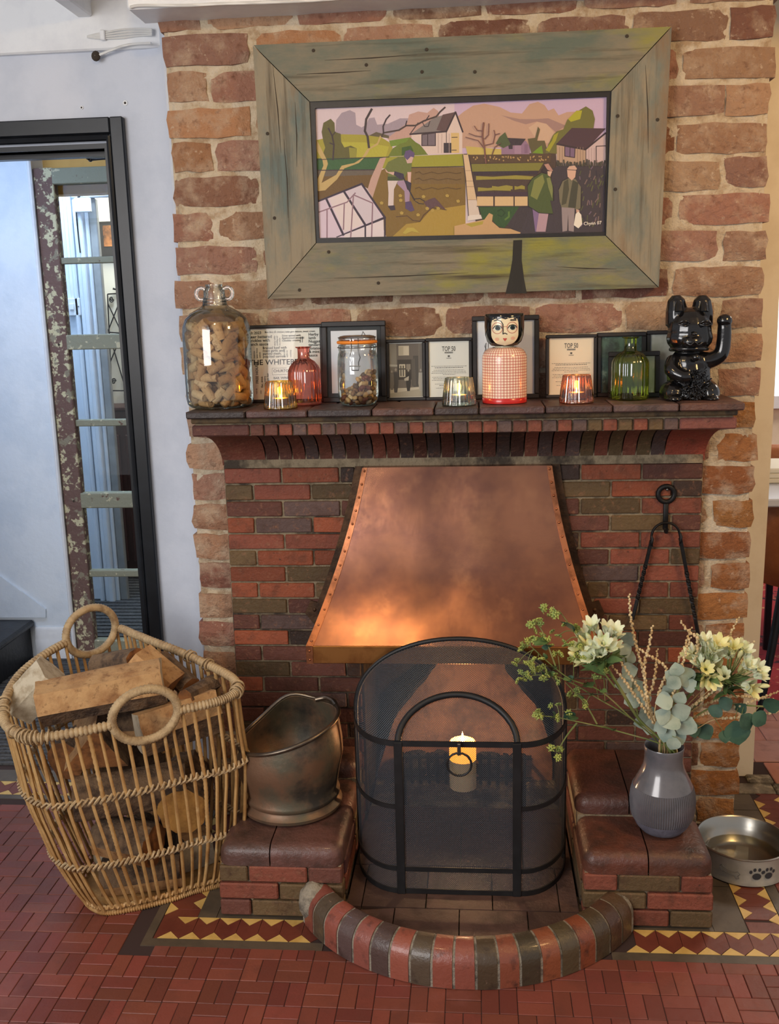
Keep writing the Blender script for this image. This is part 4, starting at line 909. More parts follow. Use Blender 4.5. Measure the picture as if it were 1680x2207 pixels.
# right half
Bp([(100, 700), (1080, 690), (1120, 1560), (250, 1560)], (74, 58, 52)); Bp([(120, 620), (500, 650), (500, 710), (140, 710)], (190, 170, 92)); Bp([(500, 620), (560, 560), (620, 620), (760, 560), (800, 620), (800, 705), (500, 705)], (142, 112, 138)); Bp([(560, 530), (760, 540), (710, 610), (620, 610), (620, 650), (580, 650)], (58, 48, 58)); Bp([(640, 610), (710, 610), (710, 700), (640, 700)], (158, 128, 152)); Bp([(745, 600), (780, 600), (780, 695), (745, 695)], (128, 98, 124))
Bp([(780, 540), (860, 530), (890, 410), (910, 440), (880, 560), (960, 560), (1000, 700), (820, 700)], (92, 84, 56)); Bp([(830, 690), (890, 640), (930, 610), (945, 700)], (110, 142, 40)); Bp([(440, 590), (480, 520), (540, 470), (570, 540), (600, 600), (520, 640)], (76, 88, 56))
Bp([(970, 690), (1000, 600), (1050, 500), (1090, 460), (1160, 440), (1200, 340), (1290, 260), (1400, 195), (1470, 240), (1495, 330), (1480, 430), (1100, 600), (1090, 700)], (106, 104, 52)); Bp([(1210, 330), (1300, 240), (1360, 240), (1340, 330), (1240, 360)], (166, 162, 44)); Bp([(970, 660), (1040, 560), (1060, 500), (1110, 470), (1080, 560), (1010, 680)], (154, 150, 46))
Bp([(1090, 590), (1250, 425), (1610, 430), (1400, 660)], (74, 52, 62)); Bp([(1090, 600), (1400, 660), (1400, 830), (1090, 790)], (178, 150, 128)); Bp([(1400, 660), (1610, 490), (1610, 830), (1400, 830)], (196, 172, 172)); strk([(1090, 597), (1395, 655), (1610, 480)], 18, dk, 'B'); Bp([(1175, 620), (1285, 640), (1280, 740), (1175, 725)], (120, 96, 124)); strk([(1175, 620), (1285, 640), (1280, 740), (1175, 725), (1175, 620)], 9, dk, 'B'); strk([(1232, 630), (1230, 735)], 8, dk, 'B'); strk([(1510, 830), (1510, 620), (1610, 615)], 9, dk, 'B'); strk([(1400, 660), (1400, 820)], 7, dk, 'B')
for x in (1120, 1150, 1310, 1340, 1370): strk([(x, 630), (x, 800)], 5, (140, 116, 98), 'B')
for x in (1430, 1460, 1490): strk([(x, 640), (x, 820)], 5, (168, 142, 144), 'B')
Bp([(150, 710), (1030, 705), (1020, 790), (170, 800)], (86, 66, 48))
rp = random.Random(4)
for i in range(46): x, y = rp.uniform(190, 1000), rp.uniform(725, 775); Bp([(x - 9, y), (x, y - 10), (x + 9, y), (x, y + 10)], (176, 144, 92))
Bp([(180, 810), (950, 795), (900, 880), (190, 890)], (122, 118, 54)); Bp([(200, 890), (900, 880), (880, 920), (210, 930)], (56, 44, 54))
for (x0, x1, y) in ((230, 840, 955), (250, 600, 1075), (400, 620, 1060), (640, 750, 1060)): Bp([(x0, y - 18), (x0 + (x1 - x0) * .3, y - 10), (x0 + (x1 - x0) * .7, y - 26), (x1, y - 14), (x1, y + 20), (x0 + (x1 - x0) * .5, y + 14), (x0, y + 24)], (146, 136, 60))
Bp([(240, 1110), (790, 1105), (790, 1150), (240, 1150)], (66, 48, 62)); 
Bp([(90, 710), (150, 710), (240, 1190), (275, 1350), (150, 1360), (120, 960)], (206, 178, 144)); Bp([(150, 1190), (250, 1185), (275, 1350), (150, 1355)], (206, 190, 178)); Bp([(145, 1355), (280, 1345), (295, 1390), (140, 1415)], (216, 206, 198))
for y in (880, 990, 1050, 1190): strk([(115 + (y - 800) * .05, y), (180 + (y - 880) * .2, y)], 5, (150, 124, 104), 'B')
strk([(90, 710), (120, 960), (150, 1360)], 8, dk, 'B'); strk([(150, 710), (240, 1190), (275, 1350)], 9, dk, 'B')
for x0, x1 in ((240, 415), (430, 630), (642, 780)): Bp([(x0, 1155), (x1, 1155), (x1, 1255), (x0, 1255)], (206, 176, 132)); strk([(x1 + 4, 1150), (x1 + 4, 1260)], 10, dk, 'B')
strk([(240, 1150), (790, 1150)], 8, dk, 'B'); strk([(240, 1260), (790, 1258)], 8, dk, 'B')
Bp([(260, 1265), (690, 1262), (640, 1380), (530, 1490), (460, 1470), (400, 1400), (300, 1400)], (48, 78, 42)); Bp([(690, 1265), (1130, 1260), (1600, 800), (1600, 1560), (700, 1560), (560, 1460)], (60, 52, 58)); Bp([(0, 1470), (130, 1440), (320, 1400), (370, 1330), (410, 1350), (400, 1420), (480, 1490), (600, 1500), (740, 1560), (0, 1570)], (190, 154, 110)); Bp([(120, 1450), (310, 1415), (300, 1450), (180, 1480)], (166, 150, 62))
Bp([(1040, 860), (1110, 830), (1600, 830), (1600, 1560), (700, 1560), (800, 1300), (1000, 1300)], (62, 54, 62))
strk([(460, 1310), (500, 1290), (540, 1330), (500, 1370), (460, 1350)], 12, (36, 62, 34), 'B'); strk([(540, 1400), (580, 1370), (580, 1320)], 20, (84, 116, 52), 'B')
for i in range(60):
    x, y = rp.uniform(1330, 1580), rp.uniform(800, 1480); l = rp.uniform(20, 60); strk([(x, y), (x + rp.uniform(-12, 24), y - l)], 11, rp.choice([(92, 96, 62), (110, 92, 110), (52, 46, 60), (120, 100, 96), (80, 84, 58)]), 'B')
for i in range(26): x = 1090 + i * 20; strk([(x, 830), (x + rp.uniform(-10, 10), rp.uniform(760, 800))], 14, (70, 66, 58), 'B')
# two men walking
Bp([(780, 1040), (830, 960), (920, 905), (1000, 920), (1050, 1050), (1055, 1200), (1020, 1200), (1050, 1340), (900, 1330), (790, 1260)], (72, 86, 46)); Bp([(810, 1150), (850, 980), (940, 920), (960, 1000), (880, 1190)], (124, 128, 70)); Bp([(980, 960), (1020, 950), (1050, 1080), (1040, 1180), (1000, 1060)], (122, 128, 76)); Bp([(920, 890), (960, 820), (1000, 850), (1000, 920)], (52, 42, 46)); Bp([(955, 815), (1000, 805), (1050, 880), (1030, 890), (990, 870)], (176, 134, 122)); Bp([(990, 885), (1040, 890), (1020, 945), (995, 930)], (206, 172, 150)); Bp([(830, 1280), (900, 1330), (890, 1400), (900, 1520), (860, 1530)], (126, 102, 142)); Bp([(900, 1330), (1000, 1340), (970, 1530), (870, 1530), (890, 1400)], (172, 142, 154))
Bp([(1110, 1080), (1150, 990), (1210, 960), (1290, 970), (1350, 1060), (1345, 1280), (1300, 1300), (1280, 1280), (1140, 1270), (1120, 1210)], (112, 106, 86)); Bp([(1165, 1000), (1210, 970), (1220, 1080), (1190, 1230), (1140, 1250)], (74, 72, 56)); Bp([(1260, 980), (1320, 1010), (1290, 1280), (1210, 1270), (1240, 1080)], (66, 66, 54)); Bp([(1200, 880), (1295, 880), (1285, 950), (1250, 985), (1205, 945)], (206, 166, 146)); Bp([(1195, 870), (1220, 835), (1280, 825), (1305, 860), (1290, 880), (1200, 880)], (202, 166, 146)); strk([(1195, 870), (1300, 875)], 6, dk, 'B'); Bp([(1140, 1270), (1280, 1280), (1270, 1530), (1215, 1520), (1210, 1340), (1200, 1520), (1150, 1530)], (146, 132, 134)); Bp([(1295, 1290), (1330, 1300), (1330, 1340), (1300, 1340)], (196, 158, 140)); Bp([(1290, 1340), (1320, 1315), (1350, 1350), (1360, 1450), (1320, 1495), (1270, 1460)], (226, 218, 204))
for pl in ([(780, 1040), (830, 960), (920, 905)], [(1050, 1050), (1055, 1200)], [(790, 1260), (900, 1330), (1045, 1340)], [(1110, 1080), (1150, 990), (1210, 960)], [(1350, 1060), (1345, 1280)]): strk(pl, 7, (40, 36, 40), 'B')
strk([(335, 800), (320, 650), (295, 520), (300, 440), (310, 370)], 16, (120, 82, 76), 'B')
for pl in ([(320, 650), (250, 560), (120, 525)], [(295, 520), (220, 510), (155, 485)], [(300, 460), (240, 450), (210, 405)], [(320, 545), (360, 500), (365, 380)], [(330, 610), (410, 590), (430, 500), (420, 450)], [(430, 500), (480, 485)], [(400, 710), (430, 630), (490, 590)]): strk(pl, 9, (110, 76, 78), 'B')
def bmfill(mb, name, m, parent):
    me = mb.mesh(name); o = put(name, me, m, parent); return o
sg = W_(1258, 486, YC) - o0; T_ = Matrix.Translation((sg.x, sg.y - .0062, sg.z)) @ Matrix.Rotation(PI / 2, 4, 'X') @ Matrix.Rotation(.03, 4, 'Z')
text_mesh('Chynn 07', .0105, pm, T_, (232, 224, 214))
bmfill(pm, 'painted_scene', mat('oil_paint', attr='Col', c2=None, rough=.55, bump=.25, bsc=160), pt)

# ================================================================== FRAMED CARDS ALONG THE MANTEL
ZM = 1.1342
m_card = mat('white_card', (246, 242, 234), rough=.7); m_print = mat('print', attr='Col', rough=.7)
m_fglass = glass('picture_glass', (250, 252, 252), (240, 244, 244), .10, .02, .006)
m_cardblue = mat('white_mat_board', (232, 234, 244), rough=.7)
def frame(label, px0, px1, ytop, Yf, bar, paper=None, pm_=None, tilt=5., group=None, dep=.014, name='picture_frame', mount=0.):
    a = PY(px0, 875, Yf); b_ = PY(px1, 875, Yf); c = PY((px0 + px1) / 2, ytop, Yf + .012); w = b_.x - a.x; h = (c.z - ZM) / math.cos(math.radians(tilt))
    r = thing(name, label, 'picture frame', ((a.x + b_.x) / 2, Yf, ZM), 0, group); r.rotation_euler = (-math.radians(tilt), 0, 0)
    mb = MB(); mb.box((-w / 2, 0, 0), (w / 2, dep, bar), bev=.0016); mb.box((-w / 2, 0, h - bar), (w / 2, dep, h), bev=.0016); mb.box((-w / 2, 0, bar), (-w / 2 + bar, dep, h - bar), bev=.0016); mb.box((w / 2 - bar, 0, bar), (w / 2, dep, h - bar), bev=.0016); mb.build('moulding', m_ink, r)
    mb = MB(); mb.box((-w / 2 + bar * .8, .007, bar * .8), (w / 2 - bar * .8, .010, h - bar * .8)); mb.build('mount' if mount else 'sheet', m_ink if mount else (pm_ or m_card), r)
    if mount:
        mb = MB(); mb.box((-w / 2 + bar + mount, .0062, bar + mount), (w / 2 - bar - mount, .0072, h - bar - mount)); mb.build('sheet', pm_ or m_card, r)
    mb = MB(); mb.box((-w / 2 + bar, .0030, bar), (w / 2 - bar, .0034, h - bar)); mb.build('glass', m_fglass, r)
    return r, w, h
RX = Matrix.Rotation(PI / 2, 4, 'X')
def TX(x, y, z, rot=0.): return Matrix.Translation((x, y, z)) @ RX @ Matrix.Rotation(rot, 4, 'Z')
# newsprint poster
r, w, h = frame('long black frame with a hand lettered menu poster behind the demijohn and pink bottle', 498, 700, 700, -.012, .008)
pr_ = MB(); K = (26, 24, 24); yv = .0062
ppx = lambda x, y: ((540 + x / 5.6 - 599) * .00112, (876 - (680 + y / 5.6)) * .00112 * 1.0)
def T(body, x, y, hpx, rot=0, sx=1.): X, Z = ppx(x, y); text_mesh(body, hpx / 5.6 * .00112 * 1.35, pr_, TX(X, yv, Z, rot), K, sx=sx)
T('March 2023', -70, 255, 34); T('Bon Bon £5 chicken, baby gem lettuce, sweet cream', 195, 245, 23, sx=.95)
for i, t in enumerate(('Beer battered', 'prickles with', 'ranch sauce')): T(t, -10, 305 + i * 45, 38)
for i, t in enumerate(('Stout spiced with', 'Applewood smoked', 'Cheddar crostini')): T(t, 405, 292 + i * 30, 25)
for i, t in enumerate(('Braised beef with', 'roast garlic and', 'parsley mash,', 'poached carrots')): T(t, 160, 440 + i * 35, 32)
T('THE WHITE', -20, 632, 68, sx=1.08); T('BEAR', 500, 632, 68); T('CHURTON', 285, 725, 34)
for i, t in enumerate(('Herby', 'lamb', 'Nuggets', 'tenderstem', 'potatoes', '& mint', 'sauce')): T(t, 735, 290 + i * 42, 36)
for i, (t, x, y, s) in enumerate((('Sticky toffee', 322, 400, 18), ('pudding and', 352, 400, 18), ('ice cream', 384, 400, 18), ('fish pie', 640, 370, 18), ('mussels', 665, 370, 18), ('pork belly', 438, 545, 18), ('apple jus', 470, 545, 18), ('crackling', 515, 545, 18), ('beetroot', 60, 550, 18), ('goats cheese', 95, 550, 18), ('walnuts', 130, 550, 18), ('FREE HOUSE', 95, 860, 34), ('Eat, drink', 150, 910, 26), ('and be merry', 185, 930, 22), ('gin bar', 225, 830, 26), ('real ale', 75, 990, 18), ('cider', 128, 990, 18))): T(t, x, y, s, PI / 2)
for i, t in enumerate(('BAR', 'WINE')): T(t, 285 + i * 90, 810, 30)
bx = [ppx(270, 675), ppx(450, 755)]
for (xa, za, xb, zb) in ((bx[0][0], bx[0][1], bx[1][0], bx[0][1] - .0006), (bx[0][0], bx[1][1], bx[1][0], bx[1][1] - .0006), (bx[0][0], bx[0][1], bx[0][0] + .0006, bx[1][1])): pr_.add([(xa, yv, za), (xb, yv, za), (xb, yv, zb), (xa, yv, zb)], [(0, 1, 2, 3)], 0, K)
put('lettering', pr_.mesh('lettering'), m_print, r)
r, w, h = frame('tall black frame with wide black mount behind the clip top jar', 697, 834, 692, -.034, .0125, pm_=m_cardblue, mount=.0095)
# old street photograph, flat print
r, w, h = frame('small black frame with an old sepia street photograph of people by a pub front', 834, 919, 731, -.022, .008)
ph = MB(); x0_, x1_, z0_, z1_ = -w / 2 + .006, w / 2 - .007, .009, h - .010; ly = [0]
def F(pts, c):
    ly[0] += 1; ph.add([(x0_ + (x1_ - x0_) * (x - 40) / 390, .0066 - .00002 * ly[0], z1_ - (z1_ - z0_) * (y - 305) / 585) for x, y in pts], [tuple(range(len(pts)))], 0, c)
R4 = lambda a, b, c, d: [(a, b), (c, b), (c, d), (a, d)]
F(R4(40, 305, 430, 890), (122, 112, 104)); F(R4(40, 305, 130, 560), (146, 138, 128)); F(R4(140, 305, 380, 480), (112, 102, 96)); F(R4(155, 330, 275, 435), (206, 194, 176)); F(R4(160, 340, 208, 430), (188, 176, 158)); F(R4(218, 340, 270, 430), (214, 202, 184)); F(R4(140, 480, 300, 700), (76, 68, 62)); F(R4(160, 530, 230, 670), (204, 194, 176)); F(R4(172, 545, 186, 660), (90, 82, 74)); F(R4(200, 545, 214, 660), (90, 82, 74)); F(R4(240, 530, 290, 590), (150, 140, 128)); F(R4(160, 575, 230, 590), (96, 86, 78)); F(R4(320, 440, 380, 780), (86, 80, 76)); F([(300, 480), (340, 470), (350, 770), (300, 770)], (100, 92, 86)); F(R4(40, 790, 430, 890), (176, 166, 150)); F([(40, 800), (430, 780), (430, 800), (40, 850)], (204, 194, 178))
for cx, cy, s, c in ((120, 590, 1.0, (84, 78, 76)), (75, 610, .8, (126, 118, 112)), (265, 600, .9, (62, 56, 52)), (405, 600, .9, (178, 170, 160))):
    F([(cx - 14 * s, cy), (cx, cy - 22 * s), (cx + 14 * s, cy), (cx, cy + 18 * s)], (168, 158, 146)); F([(cx - 26 * s, cy + 25), (cx + 26 * s, cy + 25), (cx + 30 * s, cy + 140), (cx + 14 * s, cy + 250 * s), (cx - 20 * s, cy + 250 * s), (cx - 32 * s, cy + 140)], c)
F([(215, 690), (270, 660), (265, 710), (220, 712)], (196, 186, 172)); F([(50, 530), (140, 535), (140, 555), (50, 550)], (184, 176, 164))
put('photograph', ph.mesh('photograph'), m_print, r)
def card(label, px0, px1, yt, Yf, warm=0):
    r, w, h = frame(label, px0, px1, yt, Yf, .0078, pm_=mat('warm_lit_card_sheet', (244, 226, 200), rough=.7) if warm else m_card)  # warm: white card with the warm light put into its colour
    q = MB(); g_ = (96, 90, 86)
    def L(t, z, s, al='CENTER', sx=1.): text_mesh(t, s, q, TX(0, .0064, z, 0), g_, al, sx)
    L('TOP 50', h * .79, .0165, sx=.62)
    q.add([(-.010, .0064, h * .755), (.010, .0064, h * .755), (.010, .0064, h * .778), (-.010, .0064, h * .778)], [(0, 1, 2, 3)], 0, (52, 48, 46))
    q2 = MB(); text_mesh('GASTROPUBS', .0032, q2, TX(0, .0060, h * .760), (220, 214, 204), 'CENTER', 1.0); q.add(q2.v, q2.f, 0, (220, 214, 204))
    q.add([(-.003, .0064, h * .705), (0, .0064, h * .69), (.003, .0064, h * .705), (.0022, .0064, h * .722), (-.0022, .0064, h * .722)], [(0, 1, 2, 3, 4)], 0, g_); q.add([(-.006, .0064, h * .680), (.006, .0064, h * .680), (.006, .0064, h * .672), (-.006, .0064, h * .672)], [(0, 1, 2, 3)], 0, g_)
    rr_ = random.Random(int(px0)); z = h * .57
    for n, ln in enumerate((1, .8, 0, .86, .95, 1, .35, 0, .95, .9, .97, .3, 0, .8, .55, 0, .75)):
        z -= h * .0245 if ln else h * .014
        if not ln: continue
        x = -w * .38 * ln; bold = n in (1, 14)
        while x < w * .38 * ln:
            l = min(rr_.uniform(.002, .006), w * .38 * ln - x); t_ = .0009 if not bold else .0013
            q.add([(x, .0064, z), (x + l, .0064, z), (x + l, .0064, z + t_), (x, .0064, z + t_)], [(0, 1, 2, 3)], 0, (112, 106, 100) if not bold else (84, 78, 74)); x += l + .0012
    put('lettering', q.mesh('lettering'), m_print, r); return r
card('small black framed card headed in thin capitals behind the clear candle glass', 919, 1019, 728, -.026)
r, w, h = frame('tall black frame with pale sheet and pen scribble behind the doll vase', 1019, 1163, 680, -.020, .0115, pm_=m_cardblue)
q = MB(); q.tube([(-.055, .006, h * .52), (-.048, .006, h * .60), (-.0465, .006, h * .68), (-.050, .006, h * .64), (-.042, .006, h * .56), (-.041, .006, h * .66), (-.040, .006, h * .72)], .0006, 4); q.v = [(a, min(b, .0064), c) for a, b, c in q.v]; q.c = [K] * len(q.f); put('scribble', q.mesh('scribble'), m_print, r)
card('small black framed card in warm light behind the right candle glass', 1177, 1287, 721, -.022, 1)
m_green = mat('dark_green_print', (70, 96, 84), (36, 52, 48), sc=30, thr=(.42, .6), rough=.5, c3=(148, 170, 150), sc3=20, thr3=(.6, .7)); m_palep = mat('pale_grey_print', (188, 186, 180), (168, 164, 158), sc=14, rough=.6)
r, w, h = frame('wide black frame with dark green picture behind the green bottle', 1287, 1392, 716, -.014, .010, pm_=m_green)
r, w, h = frame('black frame with pale grey picture mostly hidden behind the cat figurine', 1393, 1478, 712, -.010, .009, pm_=m_palep)
r, w, h = frame('smaller black frame leaning in front of two others, between green bottle and cat', 1312, 1422, 757, -.046, .0115, pm_=m_palep)

# ================================================================== BOTTLES, JARS AND CANDLE GLASSES
def onM(px, Y): return PY(px, 868, Y).x
def zof(px, py, Y): return PY(px, py, Y).z - ZM
g_clear = glass('clear_glass', (255, 255, 255), (200, 220, 216), .85, .015, .05)
g_pink = glass('pink_glass', (238, 182, 170), (196, 112, 104), .6, .05, .06)
g_green = glass('green_glass', (200, 214, 124), (108, 132, 50), .6, .05, .06)
g_amber = glass('ribbed_yellow_glass', (238, 220, 150), (196, 164, 70), .7, .04, .07); g_cl2 = glass('ribbed_clear_glass', (226, 232, 224), (150, 160, 150), .75, .04, .07); g_warm = glass('ribbed_peach_glass', (240, 208, 184), (206, 150, 110), .7, .04, .07)
# demijohn
YJ = -.092; xj = onM(476, YJ); rj = .0805
dj = thing('demijohn', 'large clear glass demijohn full of corks at the left end of the mantel', 'jar', (xj, YJ, ZM))
hz = zof(470, 613, YJ)
prof = [(.066, .0005), (.074, .003), (.0785, .010), (rj, .022), (rj, .10), (rj, .172), (.079, .19), (.073, .207), (.060, .221), (.044, .230), (.032, .236), (.029, .241), (.0275, .250), (.0255, .257), (.0255, .270), (.020, .278), (.0185, hz - .006), (.0205, hz - .003), (.0205, hz), (.017, hz), (.0155, hz - .008)]
MB().lathe(prof, 48, cap0=True).build('glass_body', g_clear, dj, 60)
for i, z in enumerate((.240, .247, .2545)): mb = MB(); mb.tube([((.0275 - i * .0008) * math.cos(t * PI / 16), (.0275 - i * .0008) * math.sin(t * PI / 16), z) for t in range(32)], .0018, 6, True); mb.build('neck_ring', g_clear, dj, 60)
for s in (-1, 1): mb = MB(); mb.tube([(s * (.031 + .0125 * math.cos(t * PI / 10)), 0, .266 + .0135 * math.sin(t * PI / 10)) for t in range(20)], .0045, 8, True); mb.build('ear_handle', g_clear, dj, 60)
m_cork = mat('cork', objcol=True, c2=(150, 112, 70), sc=90, thr=(.56, .7), rough=.9, bump=.8, bsc=200, c3=(216, 190, 146), sc3=40, thr3=(.6, .8))
mb = MB(); mb.lathe([(.0001, -.0195), (.0098, -.0195), (.0104, -.0175), (.0104, .0175), (.0098, .0195), (.0001, .0195)], 12); ck = mb.mesh('wine_cork', 40)
rc = random.Random(21); cen = []
def place(cands, rad, n, seed, tries=4000, gap=.0168):
    rg = random.Random(seed); out = []
    for _ in range(tries):
        if len(out) >= n: break
        p = cands(rg)
        if all((p - q_).length > gap for q_ in out): out.append(p)
    return out
def cyl(rg):
    a = rg.uniform(0, 2 * PI); r_ = (.052 + .0125 * rg.random()) if rg.random() < .75 else .05 * math.sqrt(rg.random()); return Vector((r_ * math.cos(a), r_ * math.sin(a), rg.uniform(.016, .193)))
for i, p in enumerate(place(cyl, 0, 150, 2, 9000, .0205)):
    a = math.atan2(p.y, p.x); el = rc.uniform(-1.3, 1.3)
    d = Vector((-math.sin(a) * math.cos(el), math.cos(a) * math.cos(el), math.sin(el)))
    if p.z > .18: d.z *= .3
    if p.z < .021: d.z = 0; p.z = .0125
    o = put('wine_cork', ck, m_cork, None, Vector((xj, YJ, ZM)) + p, rc.choice([(204, 168, 118), (196, 156, 104), (214, 184, 138), (188, 148, 100), (206, 176, 128)] + ([(120, 62, 52)] if i % 17 == 3 else [])))
    o.rotation_euler = d.to_track_quat('Z', 'Y').to_euler(); tag(o, 'loose wine cork heaped inside the big glass demijohn', 'cork', 'corks inside the demijohn')
# ribbed candle glasses with tealights
m_wax = mat('candle_wax', (244, 236, 216), rough=.5, sss=.3); m_alu = mat('tealight_cup', (206, 206, 204), rough=.35, metal=1)
m_flame = mat('flame', (255, 190, 90), emit=(255, 196, 120), es=40)
def votive(px, Y, m, label, i):
    x = onM(px, Y); r = thing('candle_glass', label, 'candle holder', (x, Y, ZM), 0, None)
    rib = lambda a, k: 1 + (.028 * math.cos(26 * a) if 1 <= k <= 6 else 0)
    MB().lathe([(.0335, .0005), (.0385, .002), (.0375, .012), (.0358, .028), (.0336, .045), (.0318, .058), (.0305, .063), (.0290, .063), (.0295, .058), (.0315, .040), (.033, .014), (.0305, .009), (.0002, .008)], 130, rib, cap0=True).build('ribbed_glass', m, r, 70)
    MB().lathe([(.0375, .0), (.0392, .0015), (.0392, .004), (.0375, .0055)], 40).build('foot_rim', m, r, 60)
    tl = thing('tealight', ['burning tealight inside the yellow ribbed candle glass', 'burning tealight inside the clear ribbed candle glass', 'burning tealight inside the peach ribbed candle glass'][i], 'candle', (x, Y, ZM + .0095))
    MB().lathe([(.0001, 0), (.0182, 0), (.0188, .001), (.0188, .0145), (.0180, .0145)], 24).build('metal_cup', m_alu, tl, 60)
    MB().lathe([(.0178, .008), (.0178, .0132), (.004, .0128), (.0001, .0125)], 24).build('wax', m_wax, tl, 60)
    MB().lathe([(.0001, .0125), (.0014, .0145), (.0021, .017), (.0014, .0210), (.0001, .0255)], 10).build('flame', m_flame, tl, 60)
    MB().tube([(0, 0, .011), (0, 0, .016)], .0006, 5).build('wick', m_hole, tl)
    point('tealight_flame', (x, Y, ZM + .0095 + .024), .10, (255, 168, 78), .006)
votive(605, -.155, g_amber, 'yellow tinted ribbed candle glass in front of the menu poster and pink bottle', 0)
votive(990, -.150, g_cl2, 'clear ribbed candle glass in front of a framed card, left of the doll vase', 1)
votive(1243, -.140, g_warm, 'peach tinted ribbed candle glass right of the doll vase', 2)
# ribbed bottles
def bottle(name, label, px, Y, m, rad, sh, nk0, top, nr):
    x = onM(px, Y); r = thing(name, label, 'bottle', (x, Y, ZM))
    rib = lambda a, k: 1 + (.018 * math.cos(24 * a) if 2 <= k <= 9 else 0)
    p = [(rad * .90, .0005), (rad * .97, .002), (rad, .006), (rad * 1.0, .03), (rad, sh * .6), (rad, sh), (rad * .97, sh + (nk0 - sh) * .25), (rad * .86, sh + (nk0 - sh) * .5), (rad * .66, sh + (nk0 - sh) * .78), (rad * .46, nk0 - .003), (nr, nk0), (nr * .98, nk0 + (top - nk0) * .5), (nr, top - .004)]
    MB().lathe(p, 120, rib, cap0=True).build('ribbed_body', m, r, 70)
    MB().lathe([(nr, top - .004), (nr * 1.32, top - .002), (nr * 1.34, top), (nr * .9, top), (nr * .85, top - .004)], 36).build('lip', m, r, 60); return r
Yb = -.085
bottle('pink_bottle', 'pink ribbed glass bottle in front of the menu poster', 659, Yb, g_pink, .0385, zof(659, 805, Yb), zof(659, 772, Yb), zof(659, 747, Yb), .0142)
bottle('green_bottle', 'green ribbed glass bottle left of the black cat figurine', 1357, Yb, g_green, .0425, zof(1357, 785, Yb), zof(1357, 755, Yb), zof(1357, 726, Yb), .0145)
# clip-top jar with pebbles
Yk = -.108; xk = onM(774, Yk)
kj = thing('clip_top_jar', 'clear clip top jar with orange seal, a third full of pebbles', 'jar', (xk, Yk, ZM)); q = lambda y: zof(774, y, Yk)
MB().lathe([(.034, .0005), (.041, .004), (.0462, .014), (.0480, .030), (.0480, .075), (.0472, .105), (.0452, q(763)), (.0430, q(757)), (.0445, q(752)), (.0445, q(746)), (.043, q(742))], 44, cap0=True).build('glass_body', g_clear, kj, 60)
MB().lathe([(.038, q(741)), (.0462, q(740)), (.0478, q(737)), (.0462, q(734)), (.038, q(733))], 40).build('rubber_seal', mat('orange_rubber', (232, 138, 44), rough=.5), kj, 60)
MB().lathe([(.043, q(734)), (.0432, q(728)), (.040, q(724)), (.030, q(722)), (.0001, q(722))], 40).build('glass_lid', g_clear, kj, 60)
mb = MB()
for z, r_ in ((q(748), .0458), (q(727), .0438)): mb.tube([(r_ * math.cos(t * PI / 20), r_ * math.sin(t * PI / 20), z) for t in range(40)], .0011, 5, True)
mb.build('wire_band', m_steel, kj, 60)
mb = MB(); f_ = -.0478
for s in (-1, 1): mb.tube([(s * .008, f_, q(749)), (s * .0085, f_ - .003, q(757)), (s * .0125, f_ - .005, q(768)), (s * .0085, f_ - .006, q(778)), (s * .0085, f_ - .006, q(786))], .0012, 6)
mb.tube([(-.0125, f_ - .006, q(786)), (.0125, f_ - .006, q(786))], .0013, 6); mb.tube([(-.008, f_ - .004, q(795)), (-.009, f_ - .004, q(786)), (.009, f_ - .004, q(786)), (.008, f_ - .004, q(795)), (-.008, f_ - .004, q(795))], .0011, 6)
mb.tube([(-.008, f_, q(751)), (-.008, f_ + .004, q(727)), (.008, f_ + .004, q(727)), (.008, f_, q(751))], .0012, 6); mb.tube([(.014, -.03, q(724)), (.018, -.028, q(714)), (.022, -.02, q(722))], .0009, 5); mb.build('wire_clip', m_steel, kj, 60)
m_peb = mat('pebble', objcol=True, c2=(120, 92, 62), sc=60, thr=(.55, .8), rough=.6, bump=.3)
pbm = []
for i in range(5):
    mb = MB(); mb.ball((0, 0, 0), (.0085, .0062, .0052), 8, 6); mb.v = [tuple(Vector(v) * (1 + .2 * nz(v, 130, i * 3))) for v in mb.v]; pbm.append(mb.mesh('pebble', 60))
def cyl2(rg):
    a = rg.uniform(0, 2 * PI); r_ = .038 * math.sqrt(rg.uniform(.35, 1)); z = rg.uniform(.008, .05 + .028 * math.cos(a - .4)); return Vector((r_ * math.cos(a), r_ * math.sin(a), z)) if z > .014 else Vector((r_ * .8 * math.cos(a), r_ * .8 * math.sin(a), .0085))
for i, p in enumerate(place(cyl2, 0, 110, 8, 9000, .0098)):
    o = put('pebble', rc.choice(pbm), m_peb, None, Vector((xk, Yk, ZM)) + p, rc.choice([(226, 212, 186), (200, 166, 110), (140, 104, 64), (96, 76, 56), (214, 190, 140), (170, 140, 96), (120, 70, 54)]))
    o.rotation_euler = (rc.uniform(-.9, .9), rc.uniform(-.9, .9), rc.uniform(0, 6)); tag(o, 'small pebble in the heap inside the clip top jar', 'pebble', 'pebbles in the clip top jar')

